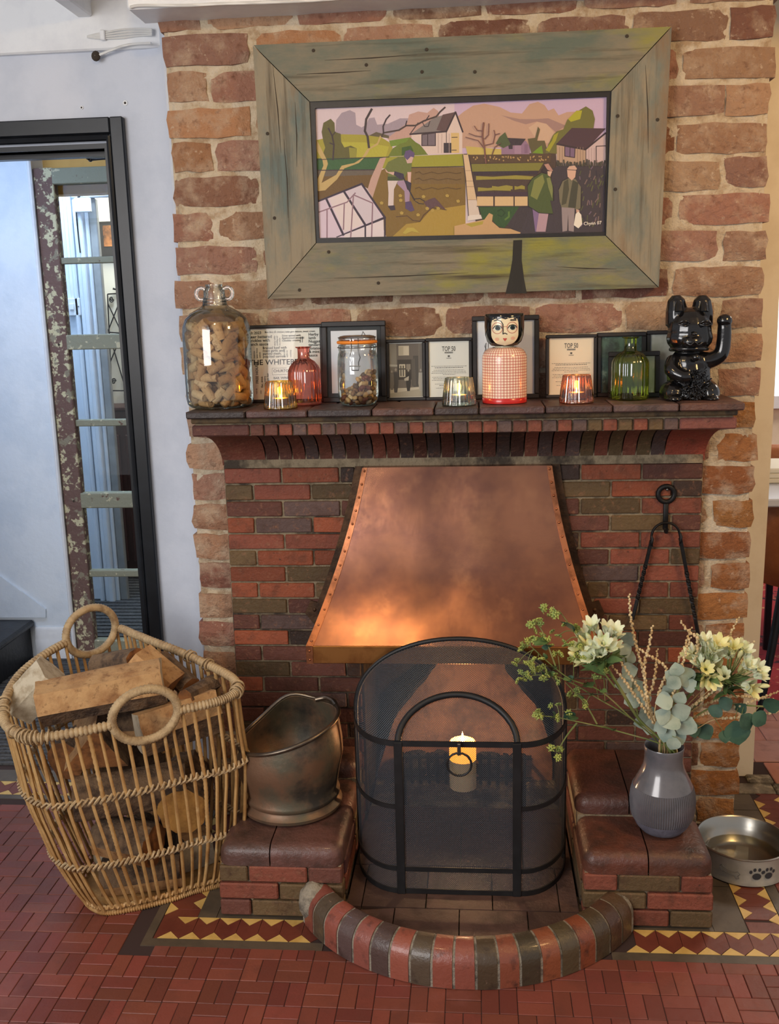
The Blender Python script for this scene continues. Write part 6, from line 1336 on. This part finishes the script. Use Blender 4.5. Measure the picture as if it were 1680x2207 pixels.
for i in range(NR): cum.append(cum[-1] + (rimw[(i + 1) % NR] - rimw[i]).length)
NS = 62
def stake_i(s): 
    d = cum[-1] * s / NS
    for i in range(NR):
        if cum[i + 1] >= d: return i, (d - cum[i]) / (cum[i + 1] - cum[i])
    return 0, 0
rk = random.Random(31); spos = []
for s in range(NS):
    i, f = stake_i(s); j1, j2 = rk.uniform(-.004, .004), rk.uniform(-.006, .006); wr = s % 9 == 4
    pts = []
    for t in (0, .04, .10, .2, .32, .46, .62, .8, .985):
        p = bpnt(i, t).lerp(bpnt(i + 1, t), f); pts.append(p + Vector((j1 * (1 - t) + j2 * math.sin(t * 5) * .5, j1 * .5, 0)))
    for lo, rz_, up_ in ((12, .058, .006), (84, .060, .012)):     # stakes under a ring stop at the ring
        if lo <= i < lo + 12:
            uu = 2 * (i + f - lo) / 12 - 1; top_ = bpnt(i, 1).z + up_ - rz_ * math.sqrt(max(0, 1 - uu * uu)); e_ = pts[-1]; b4 = pts[-2]
            if top_ < e_.z: tt = (top_ - b4.z) / (e_.z - b4.z); pts = pts[:-1] + [b4.lerp(e_, max(.05, tt))]
    mb = MB(); sm_ = smoothpath(pts, 3 if not wr else 14); mb.tube(sm_, (.0043 + rk.uniform(-.0005, .0005)) if not wr else [.0044 + .0011 * (q_ % 2) for q_ in range(len(sm_))], 6); mb.build('wrapped_stake' if wr else 'stake', m_rat, bk, 60)
for zt in (.655, .30):
    for ph in (0, PI):
        pts = []
        for q_ in range(NS * 4):
            i, f = stake_i(q_ / 4); p = bpnt(i, zt).lerp(bpnt(i + 1, zt), f); c = bc_.lerp(rc_, zt) - o0; d = Vector((p.x - c.x, p.y - c.y, 0)).normalized(); an = q_ * PI / 2 + ph
            pts.append(p + d * (.0068 * math.cos(an) + .002) + Vector((0, 0, .0075 * math.sin(an))))
        MB().tube(pts, .0032, 5, True).build('twined_band', m_ratg, bk, 60)
def handle(ia, ib, up, rx, rz):
    a, b_ = PZ(*rimp[ia]) - o0, PZ(*rimp[ib]) - o0; c = (a + b_) / 2 + Vector((0, 0, up)); d = (b_ - a); d.z = 0; d.normalize()
    pts = [c + d * rx * math.cos(t * PI / 30) + Vector((0, 0, rz * math.sin(t * PI / 30))) for t in range(60)]
    pts = smoothpath(pts, 2, True); MB().tube(pts, [.0092 + .0014 * (k % 2) for k in range(len(pts))], 8, True).build('ring_handle', m_ratg, bk, 60)
handle(2, 4, .006, .072, .058); handle(14, 16, .012, .070, .060)
rw = random.Random(12)      # loose bindings where the rim is lashed
for ip in (0, 7, 10, 20, 22):
    c = PZ(*rimp[ip]) - o0
    for q_ in range(5):
        i = min(range(NR), key=lambda k_: (rimw[k_] - o0 - c).length) + rw.randint(-3, 3); p = bpnt(i, 1); d = (bpnt(i + 1, 1) - p).normalized(); x, _, z = rot_to(d); tl_ = rw.uniform(-.4, .4)
        MB().tube([p + (x * math.cos(t * PI / 8) + z * math.sin(t * PI / 8)) * .0145 + d * .01 * tl_ * math.sin(t * PI / 8) for t in range(16)], .0019, 5, True).build('lashing', m_ratg, bk, 60)
# --- split logs
m_split = mat('split_wood', (190, 150, 102), (156, 112, 70), sc=20, thr=(.42, .68), rough=.85, bump=1.2, bsc=40, c3=(132, 92, 56), sc3=24, thr3=(.58, .72), grain=((118, 82, 50), 70, (1, 1, 1), .56, .74)); m_endp = mat('pale_end_grain', (196, 184, 160), (168, 152, 126), sc=40, rough=.9, bump=.8); m_endd = mat('dark_end_grain', (150, 98, 54), (104, 68, 40), sc=26, rough=.9, bump=.8); m_bark = mat('bark', (124, 100, 76), (78, 62, 50), sc=30, rough=.95, bump=2.5, bsc=60)
def log(label, p0, p1, sec, bark=(), end=m_endp, up=(0, 0, 1), seed=0, jit=.003, sub=2, face=None):
    p0, p1 = Vector(p0), Vector(p1); d = (p1 - p0); L_ = d.length; d.normalize(); x, d, z = rot_to(d, Vector(up)); ctr = (p0 + p1) / 2
    pts = []; tags_ = []
    for k, (a, b_) in enumerate(zip(sec, sec[1:] + sec[:1])):
        for q_ in range(sub): t = q_ / sub; pts.append((a[0] + (b_[0] - a[0]) * t, a[1] + (b_[1] - a[1]) * t)); tags_.append(k)
    n = len(pts); m = 8; vs = []; mb = MB()
    for i in range(m + 1):
        s = -L_ / 2 + L_ * i / m
        for k, (a, b_) in enumerate(pts):
            v = x * a + z * b_ + d * (s + (nz((a, b_, seed), 30) * .006 if i in (0, m) else 0)); e = jit * (2.2 if tags_[k] in bark else 1)
            v += (x * nz((s * 5, a * 30, b_ * 30), 1.3, seed) + z * nz((s * 5, a * 30, b_ * 30), 1.3, seed + 9)) * e; vs.append(v)
    for i in range(m):
        for k in range(n): mb.add([], []); mb.f.append([i * n + k, i * n + (k + 1) % n, (i + 1) * n + (k + 1) % n, (i + 1) * n + k]); mb.m.append(1 if tags_[k] in bark else 0); mb.c.append(None)
    mb.v = [tuple(v) for v in vs]
    mb.f.append(list(range(n))[::-1]); mb.m.append(2); mb.c.append(None); mb.f.append([m * n + k for k in range(n)]); mb.m.append(2); mb.c.append(None)
    o = put('split_log', mb.mesh('split_log', 38), (face or m_split, m_bark, end), None, ctr); return tag(o, label, 'log', 'logs in the rattan basket')
def rnd(r_, n=10): return [(r_ * math.cos(2 * PI * i / n), r_ * math.sin(2 * PI * i / n)) for i in range(n)]
Z = PZ
log('big pale split log lying across the top of the basket behind the front ring handle', Z(86, 1512, .505), Z(352, 1460, .535), [(-.066, .026), (-.010, .046), (.056, .036), (.064, -.012), (.030, -.050), (-.044, -.046)], (3, 4), m_endp, seed=1)
log('greyish split log at the left rim of the basket with a pale flat face', Z(38, 1525, .475), Z(112, 1446, .555), [(-.048, -.035), (-.040, .038), (.010, .045), (.050, .010), (.045, -.04)], (4,), m_endp, seed=2, face=m_endp)
log('round dark log showing its brown end near the back ring handle', Z(214, 1440, .515), Z(236, 1425, .60) + Vector((.02, .12, -.05)), rnd(.036), tuple(range(10)), m_endd, seed=3)
log('orange brown wedge log leaning at the back right of the basket', Z(298, 1418, .565), Z(372, 1482, .50), [(-.045, -.03), (-.02, .038), (.035, .03), (.05, -.025)], (), m_endd, seed=4)
log('rough barked log leaning on the right rear rim of the basket', Z(330, 1412, .555) + Vector((.01, .02, -.02)), Z(385, 1462, .52) + Vector((.02, .02, -.03)), rnd(.027, 8), tuple(range(8)), m_endd, seed=5)
log('dark bark covered stick end at the right front rim of the basket', Z(400, 1502, .498), Z(450, 1490, .492) + Vector((0, .05, 0)), rnd(.021, 8), tuple(range(8)), m_endd, seed=6)
log('wide brown split log just below the rim behind the front ring handle', Z(300, 1600, .435) + Vector((-.02, .055, 0)), Z(475, 1540, .455) + Vector((-.025, .05, 0)), [(-.038, .030), (.025, .050), (.045, -.005), (.02, -.058), (-.036, -.052)], (2, 3), m_endp, seed=7)
log('triangular split log behind the left front stakes, grey brown side', Z(178, 1655, .37) + Vector((0, .075, 0)), Z(160, 1620, .40) + Vector((-.02, .24, .02)), [(-.075, -.045), (.005, .062), (.070, -.045)], (1,), m_endd, seed=8)
log('reddish log low at the left side of the basket', (-.94, -.34, .33), (-.90, -.12, .34), rnd(.05, 9), (0, 1, 2, 3), m_endd, seed=9)
log('long dark log lying across the middle of the basket', (-.90, -.40, .265), (-.66, -.32, .27), rnd(.052, 9), tuple(range(9)), m_endd, seed=10)
log('yellowish log with round end at the right middle of the basket', (-.655, -.375, .225), (-.69, -.19, .235), rnd(.058, 10), (0, 1, 2, 3, 4, 5, 6), mat('yellow_end_grain', (190, 142, 74), (150, 104, 52), sc=18, rough=.9, bump=1), seed=11)
log('brown log standing low behind the front stakes', (-.86, -.36, .155), (-.72, -.40, .150), rnd(.050, 9), (0, 1, 2, 3, 4), m_endd, seed=12)
log('bark covered log at the bottom front of the basket', (-.86, -.385, .055), (-.68, -.34, .055), rnd(.044, 9), (0, 1, 2, 3, 4, 5), m_endd, seed=13)
log('pale ended log at the bottom left of the basket', (-.87, -.31, .060), (-.82, -.16, .060), rnd(.046, 9), (0, 1, 2, 3, 4, 5), m_endp, seed=14)
log('split log at the bottom right of the basket', (-.66, -.27, .060), (-.76, -.14, .060), [(-.05, -.045), (-.03, .04), (.04, .035), (.05, -.045)], (0,), m_endp, seed=15)
log('heavy bark log hidden in the middle rear of the basket', (-.96, -.12, .20), (-.74, -.06, .20), rnd(.062, 9), tuple(range(9)), m_endd, seed=16)
log('split log at the rear under the back ring handle', (-.95, -.04, .35), (-.72, -.10, .36), [(-.06, -.05), (-.05, .05), (.05, .05), (.06, -.05)], (0, 3), m_endd, seed=17)
log('dim log in the middle of the basket under the big pale one', (-.88, -.27, .39), (-.66, -.22, .39), rnd(.055, 9), (0, 1, 2, 3, 4, 5), m_endd, seed=18)

# ================================================================== VASE AND FLOWERS
xv, yv_ = .446, -.325; zv = .1768
vz = thing('flower_vase', 'grey blue ribbed ceramic vase on the right plinth', 'vase', (xv, yv_, zv))
m_vase = mat('grey_blue_glaze', (106, 104, 108), (90, 90, 95), sc=10, rough=.22, coat=.5, spec=.6); m_raw = mat('unglazed_grey', (112, 112, 124), (96, 96, 108), sc=40, rough=.6, bump=.5)
rib = lambda a, k: 1 + .018 * math.cos(84 * a)
MB().lathe([(.0002, .0), (.040, .0), (.047, .004), (.058, .017), (.066, .034)], 48).build('unglazed_foot', m_raw, vz, 60)
MB().lathe([(.066, .034), (.0695, .046), (.0715, .062), (.0718, .078), (.070, .094), (.066, .110)], 336, rib).build('ribbed_band', m_vase, vz, 60)
MB().lathe([(.066, .110), (.0595, .125), (.051, .142), (.0455, .156), (.043, .170), (.0425, .190), (.0445, .203), (.0432, .2055), (.0410, .204), (.0395, .19), (.040, .165), (.05, .13), (.05, .05), (.0002, .02)], 56).build('neck', m_vase, vz, 60)
VM = Vector((xv + .006, yv_, zv + .20)); vin = Vector((xv, yv_, zv + .10))
def C(x, y, Y=-.33): return PY(1080 + x / 2.8, 1260 + y / 2.8, Y)
m_stem = mat('green_stem', (112, 124, 66), (142, 138, 84), sc=20, rough=.6); m_twig = mat('straw_twig', (204, 178, 128), (178, 146, 98), sc=30, rough=.8); m_bead = mat('dried_bead', (222, 200, 156), (196, 164, 112), sc=60, rough=.8)
m_umb = mat('yellow_green_bract', (172, 180, 92), (132, 154, 86), sc=50, rough=.6); m_grl = mat('fresh_leaf', (98, 124, 74), (70, 98, 54), sc=20, rough=.5); m_euc = mat('powdery_eucalyptus', (168, 182, 166), (136, 156, 142), sc=30, thr=(.45, .7), rough=.7); m_eucd = mat('deep_eucalyptus', (60, 92, 72), (46, 74, 58), sc=30, rough=.6); m_pet = mat('pale_petal', (230, 234, 204), (200, 212, 146), sc=40, thr=(.5, .75), rough=.5, sss=.2); m_pety = mat('cream_petal', (232, 228, 168), (212, 208, 122), sc=40, thr=(.5, .75), rough=.5, sss=.2)
def leaf_mesh(l, w_, cup=.25, n=6, name='leaf'):
    mb = MB(); vs = []
    for i in range(n + 1):
        t = i / n; ww = w_ * math.sin(PI * min(1, max(.02, t ** .8))) ** .8 + .0004; z = cup * l * (t - t * t)
        vs += [(-ww, l * t, z + cup * ww * .5), (0, l * t, z), (ww, l * t, z + cup * ww * .5)]
    fs = []
    for i in range(n): o = i * 3; fs += [(o, o + 1, o + 4, o + 3), (o + 1, o + 2, o + 5, o + 4)]
    mb.add(vs, fs); return mb.mesh(name, 60)
lf_round = leaf_mesh(.036, .0165, .3); lf_small = leaf_mesh(.013, .0055, .3, 4); lf_long = leaf_mesh(.055, .0085, .35); lf_mid = leaf_mesh(.032, .013, .25)
def orient(o, d, roll=0.): o.rotation_euler = (Vector(d).to_track_quat('Y', 'Z') @ Matrix.Rotation(roll, 3, 'Y').to_quaternion()).to_euler()
rg = random.Random(77)
def rel(pts, o): return [Vector(p) - o for p in pts]
def root_for(pts): return [vin + Vector((rg.uniform(-.02, .02), rg.uniform(-.02, .02), 0)), VM + Vector((rg.uniform(-.026, .026), rg.uniform(-.024, .012), 0))] + pts
# bupleurum sprays
um = MB()
for i in range(9): a = i * 2.4; r_ = .0075 * math.sqrt(i / 9); um.ball((r_ * math.cos(a), r_ * math.sin(a), .004 - 40 * r_ * r_), (.0024, .0024, .0020), 6, 4)
for i in range(5): a = i * 2 * PI / 5; um.add([(0, 0, -.001), (.006 * math.cos(a - .4), .006 * math.sin(a - .4), -.001), (.011 * math.cos(a), .011 * math.sin(a), .001), (.006 * math.cos(a + .4), .006 * math.sin(a + .4), -.001)], [(0, 1, 2, 3)])
umm = um.mesh('umbel')
def spray(label, mains, umbels, leaves, yd):
    r = thing('bupleurum_stem', label, 'flower stem', VM, 0, 'green sprays in the vase'); o0 = Vector(r.location)
    ptsall = []
    for k, mline in enumerate(mains):
        P3 = [C(x, y, -.33 - yd * min(1, math.hypot(x - 905, y - 950) / 700)) for x, y in mline]
        if k == 0: P3 = root_for(P3)
        sp = smoothpath(P3, 4); n = len(sp); MB().tube(rel(sp, o0), [.0021 - .0011 * i / n for i in range(n)], 5).build('stem', m_stem, r, 60); ptsall += sp[4:]
    for x, y in umbels:
        p = C(x, y, -.33 - yd * min(1, math.hypot(x - 905, y - 950) / 700) + rg.uniform(-.02, .02)); near = min(ptsall, key=lambda q_: (q_ - p).length + (.03 if q_.x < p.x else 0))
        if (near - p).length > .006: MB().tube(rel(smoothpath([near, near.lerp(p, .5) + Vector((0, 0, .006)), p], 3), o0), .0009, 4).build('branchlet', m_stem, r, 60)
        for q_ in range(rg.randint(2, 3)):
            o = put('umbel', umm, m_umb, r, p - o0 + Vector((rg.uniform(-.012, .012), rg.uniform(-.012, .012), rg.uniform(-.010, .010)))); o.rotation_euler = (rg.uniform(.2, 1.3), rg.uniform(-.6, .6), rg.uniform(0, 6)); s = rg.uniform(.8, 1.15); o.scale = (s, s, s)
    for x, y in leaves:
        p = C(x, y, -.33 - yd * min(1, math.hypot(x - 905, y - 950) / 700)); near = min(ptsall, key=lambda q_: (q_ - p).length)
        for q_ in range(2): o = put('leaf', lf_mid if rg.random() < .25 else lf_small, m_grl if rg.random() < .6 else m_eucd, r, near - o0); orient(o, (rg.uniform(-1, 1), rg.uniform(-1, .2), rg.uniform(-.3, 1)), rg.uniform(-1, 1)); s = rg.uniform(.9, 1.4); o.scale = (s, s, s)
spray('upper green bupleurum spray reaching left over the fire screen', [[(780, 800), (600, 640), (420, 570), (300, 480), (180, 370)], [(690, 620), (560, 450), (470, 320), (370, 180)], [(330, 490), (290, 380), (255, 290), (210, 220)]], [(210, 230), (200, 260), (330, 165), (310, 195), (275, 150), (160, 340), (180, 325), (130, 400), (250, 340), (275, 355), (345, 310), (390, 250), (450, 270), (390, 350), (225, 440), (160, 470), (90, 490), (345, 430), (470, 420), (450, 380)], [(420, 540), (400, 300), (300, 330), (350, 480), (520, 560), (640, 620), (280, 400), (560, 600), (460, 480), (250, 460)], .07)
spray('lower green bupleurum spray crossing the front of the screen arch', [[(760, 790), (590, 690), (440, 600), (300, 545), (140, 555)], [(580, 840), (510, 720), (390, 590)]], [(140, 550), (135, 575), (225, 515), (280, 540), (200, 500), (440, 440), (330, 560), (430, 660), (510, 730), (560, 570), (620, 520)], [(420, 590), (560, 660), (300, 540), (660, 700), (480, 690), (240, 530)], .06)
spray('lowest green bupleurum spray drooping left toward the screen side', [[(690, 880), (570, 850), (430, 820), (330, 800), (210, 790)], [(460, 835), (400, 910), (345, 1000)]], [(230, 790), (245, 780), (320, 795), (345, 1003), (335, 1010), (335, 725), (380, 790)], [(680, 880), (440, 830), (330, 730)], .05)
# alstroemeria heads
flm = MB()
for k in range(6):
    a = k * PI / 3; inn = k % 2; ca, sa = math.cos(a), math.sin(a); vs = []
    for i in range(5):
        t = i / 4; rad = .0025 + .0125 * t ** 1.6; z = .026 * t - .003 * t ** 3; w_ = (.0058 if inn else .0072) * math.sin(PI * (.12 + .80 * t)) + .0004
        for s in (-1, 0, 1): rr_ = rad + (.0016 if s else 0); vs.append((rr_ * ca - s * w_ * sa, rr_ * sa + s * w_ * ca, z))
    fs = []
    for i in range(4): o = i * 3; fs += [(o, o + 1, o + 4, o + 3), (o + 1, o + 2, o + 5, o + 4)]
    flm.add(vs, fs)
flme = flm.mesh('flower', 60)
bud = MB(); bud.ball((0, 0, .012), (.0052, .0052, .013), 7, 6); budm = bud.mesh('bud', 60)
def alst(label, line, heads, depth, seed, pm2):
    r = thing('alstroemeria_stem', label, 'flower stem', VM, 0, 'pale flowers in the vase'); o0 = Vector(r.location); g_ = random.Random(seed)
    P3 = root_for([C(x, y, -.33 - depth * (i + 1) / len(line)) for i, (x, y) in enumerate(line)]); sp = smoothpath(P3, 5); MB().tube(rel(sp, o0), .0034, 6).build('stem', m_stem, r, 60); tip = sp[-1]
    for x, y in heads:
        p = C(x, y, -.33 - depth + g_.uniform(-.035, .015)); d = (p - tip).normalized() + Vector((0, -.45, .35)); d.normalize()
        MB().tube(rel(smoothpath([tip, tip.lerp(p, .55) + Vector((0, 0, -.004)), p - d * .004], 3), o0), .0013, 5).build('pedicel', m_stem, r, 60)
        isb = g_.random() < .22; o = put('bud' if isb else 'flower', budm if isb else flme, m_pety if g_.random() < pm2 else m_pet, r, p - o0 - d * .006); o.rotation_euler = (d.to_track_quat('Z', 'Y') @ Matrix.Rotation(g_.uniform(0, 6), 3, 'Z').to_quaternion()).to_euler(); s = g_.uniform(1.0, 1.25); o.scale = (s, s, s * 1.05)
    for q_ in range(16):
        o = put('leaf', lf_long, m_grl, r, tip - o0 + Vector((g_.uniform(-.012, .012), g_.uniform(-.012, .012), g_.uniform(-.035, .008)))); a = g_.uniform(0, 2 * PI); orient(o, (math.cos(a), math.sin(a) - .3, g_.uniform(-.25, .7)), g_.uniform(-1, 1))
alst('left pale alstroemeria head before the lower corner of the copper hood', [(840, 820), (740, 660), (640, 500), (615, 460)], [(555, 260), (580, 280), (480, 320), (500, 350), (540, 340), (600, 310), (640, 280), (660, 300), (690, 320), (620, 360), (580, 380), (530, 390), (480, 400), (460, 430), (650, 390), (600, 420), (500, 460), (550, 440), (680, 380), (690, 280), (520, 310)], .05, 5, .25)
alst('upper right pale alstroemeria head in front of the orange lit bricks', [(1010, 860), (1100, 720), (1190, 600), (1230, 520)], [(1220, 350), (1250, 360), (1280, 400), (1160, 390), (1180, 430), (1230, 430), (1260, 470), (1290, 440), (1200, 480), (1240, 510), (1150, 440), (1310, 370), (1280, 350), (1300, 500), (1270, 570), (1240, 560)], .03, 6, .4)
alst('far right pale alstroemeria head in front of the cream wall edge', [(1030, 870), (1160, 740), (1290, 640), (1370, 570)], [(1380, 380), (1400, 430), (1440, 430), (1470, 410), (1420, 470), (1480, 490), (1450, 520), (1400, 390), (1370, 430), (1330, 590), (1370, 600), (1310, 560), (1420, 580), (1470, 610), (1540, 520), (1545, 550), (1570, 610), (1510, 500), (1440, 390), (1350, 550), (1500, 630)], .02, 7, .55)
# eucalyptus
def euc(label, line, leaves, m, depth, seed, sc=.86):
    r = thing('eucalyptus_stem', label, 'foliage stem', VM, 0, 'eucalyptus in the vase'); o0 = Vector(r.location); g_ = random.Random(seed)
    sp = smoothpath(root_for([C(x, y, -.33 - depth) for x, y in line]), 5); MB().tube(rel(sp, o0), .0020, 5).build('stem', m_stem, r, 60)
    for x, y, s, an in leaves:
        p = C(x, y, -.33 - depth + g_.uniform(-.02, .01)); near = min(sp[6:], key=lambda q_: (q_ - p).length); o = put('leaf', lf_round, m, r, None)
        d = Vector((math.cos(math.radians(an)), g_.uniform(-.5, .1), math.sin(math.radians(an)))).normalized(); o.location = p - d * .018 * s * sc - o0
        orient(o, d, 0); nrm = Vector((0, -1, .25)); q_ = d; x_ = q_.cross(nrm).normalized(); z_ = x_.cross(q_).normalized(); z2 = (z_ + x_ * g_.uniform(-.5, .5)).normalized(); x2 = q_.cross(z2); o.rotation_euler = Matrix((x2, q_, z2)).transposed().to_euler(); o.scale = (s * sc * 1.15, s * sc, s * sc)
        if (near - o0 - o.location).length > .008: MB().tube([near - o0, o.location], .0008, 4).build('petiole', m_stem, r)
euc('powdery pale eucalyptus stem standing at the front centre of the vase', [(1000, 880), (1040, 740), (1080, 600), (1100, 520)], [(1030, 545, 1.1, 150), (1110, 560, 1.5, -80), (1040, 590, 1.1, 220), (1060, 510, 1.0, 100), (1000, 640, 1.0, 120), (985, 705, 1.25, 190), (1080, 680, 1.0, 60), (975, 790, 1.2, 150), (1015, 820, 1.6, 200), (1090, 760, 1.4, 20), (1110, 850, 1.6, 240), (1000, 900, 1.3, 250), (1075, 925, 1.1, -60), (1040, 960, 1.0, 250), (1140, 600, 1.1, 30), (960, 860, 1.0, 200)], m_euc, .045, 3)
euc('pale eucalyptus stem behind the dried twigs at the left of the vase', [(860, 860), (810, 700), (770, 560), (750, 420)], [(770, 320, 1.2, 60), (745, 400, 1.1, -60), (770, 440, 1.1, 240), (780, 520, 1.2, 20), (740, 590, 1.5, 190), (810, 610, 1.3, 30), (840, 680, 1.5, 250), (790, 700, 1.2, 200), (870, 770, 1.4, 120), (850, 820, 1.3, 200), (900, 860, 1.2, 250)], m_euc, -.03, 4)
euc('deeper green eucalyptus stem arching out at the right of the vase', [(1080, 880), (1200, 780), (1340, 720), (1500, 730), (1640, 740)], [(1300, 760, 1.0, 60), (1160, 880, 1.1, -70), (1235, 890, 1.2, -60), (1425, 895, 1.75, -80), (1480, 830, 1.3, -60), (1350, 920, .9, -80), (1560, 810, 1.2, -40), (1640, 720, 1.3, 20), (1360, 715, 1.0, 30), (1450, 740, .9, 45)], m_eucd, .01, 8)
o = MB(); pl_ = [C(1130, 1010, -.36), C(1120, 1060, -.385), C(1135, 1110, -.395)]
# dried beaded twigs
bd = MB(); bd.ball((0, 0, 0), (.0031, .0031, .0036), 6, 4)
tw_ = [([(775, 60), (785, 200), (815, 360), (870, 560), (890, 700), (925, 800)], .8), ([(915, 250), (895, 370), (870, 460), (870, 600), (900, 760)], .55), ([(815, 375), (900, 430), (1000, 510), (960, 640), (930, 800)], .5), ([(945, 390), (935, 520), (915, 620), (890, 700), (930, 820)], .7), ([(1085, 220), (1130, 280), (1190, 340), (1150, 520), (1000, 780)], .35), ([(1150, 260), (1110, 380), (1070, 470), (1010, 660), (960, 820)], .5), ([(1145, 320), (1100, 470), (1050, 640), (970, 820)], .5), ([(1435, 200), (1370, 330), (1310, 440), (1180, 620), (1000, 840)], .4), ([(705, 440), (790, 560), (870, 690), (915, 820)], .7), ([(670, 490), (740, 570), (790, 640), (900, 800)], .6), ([(1640, 690), (1440, 675), (1330, 690), (1200, 740), (1000, 860)], .75), ([(1690, 640), (1560, 690), (1400, 740), (1200, 790), (1010, 870)], .7), ([(1690, 765), (1480, 800), (1290, 815), (1150, 885), (1020, 900)], .45), ([(1525, 345), (1490, 410), (1380, 520), (1200, 690), (1020, 850)], .25), ([(1450, 340), (1430, 400), (1300, 560), (1100, 760)], .2), ([(1330, 610), (1220, 690), (1120, 760), (1000, 870)], .8)]
tl_ = ['tallest beaded dried twig, rising straight before the left leg of the iron hanger', 'thin beaded twig second from the left of the tall middle group', 'beaded twig bent to the right below the tallest one', 'thick clumped beaded twig at the middle of the bunch', 'forked beaded twig tip crossing the right leg of the hanger', 'beaded twig beside the right hanger leg, thicker of two', 'beaded twig beside the right hanger leg, lower of two', 'beaded twig rising right above the right alstroemeria head', 'beaded twig over the pale eucalyptus at left, longer of two', 'beaded twig over the pale eucalyptus at left, shorter of two', 'horizontal beaded twig pointing right, uppermost of three', 'beaded twig pointing up to the right edge, middle of three', 'horizontal beaded twig pointing right, lowest of three', 'short beaded twig tip at the far right of the flowers', 'tiny beaded twig tip between the two right flower heads', 'short dense beaded twig beside the eucalyptus front leaves']
for k, ((line, fr_), lb) in enumerate(zip(tw_, tl_)):
    r = thing('dried_twig', lb, 'dried stem', VM, 0, 'dried beaded twigs in the vase'); o0 = Vector(r.location); yo = rg.uniform(-.05, .02) if k not in (11, 12) else -.01
    P3 = [C(x, y, -.33 + yo) for x, y in line] + [VM + Vector((rg.uniform(-.02, .02), rg.uniform(-.02, .012), 0)), vin]; sp = smoothpath(P3, 8); MB().tube(rel(sp, o0), [.0007 + .0011 * i / len(sp) for i in range(len(sp))], 5).build('stem', m_twig, r, 60)
    mb = MB(); L_ = 0; tot = sum((b_ - a).length for a, b_ in zip(sp[:-1], sp[1:])) ; lim = tot * fr_ * .72; nxt = 0; sd = 0
    for a, b_ in zip(sp[:-1], sp[1:]):
        l = (b_ - a).length
        while nxt < L_ + l and nxt < lim:
            p = a.lerp(b_, (nxt - L_) / l) - o0; an = sd * 2.4; s = (.75 + .35 * min(1, nxt / .05)) * rg.uniform(.8, 1.15); mb.add([Vector(v) * s + p + Vector((math.cos(an), math.sin(an), 0)) * .0016 for v in bd.v], bd.f); nxt += .0052; sd += 1
        L_ += l
    tag(mb.build('beads', m_bead, r, 60), kind='stuff')
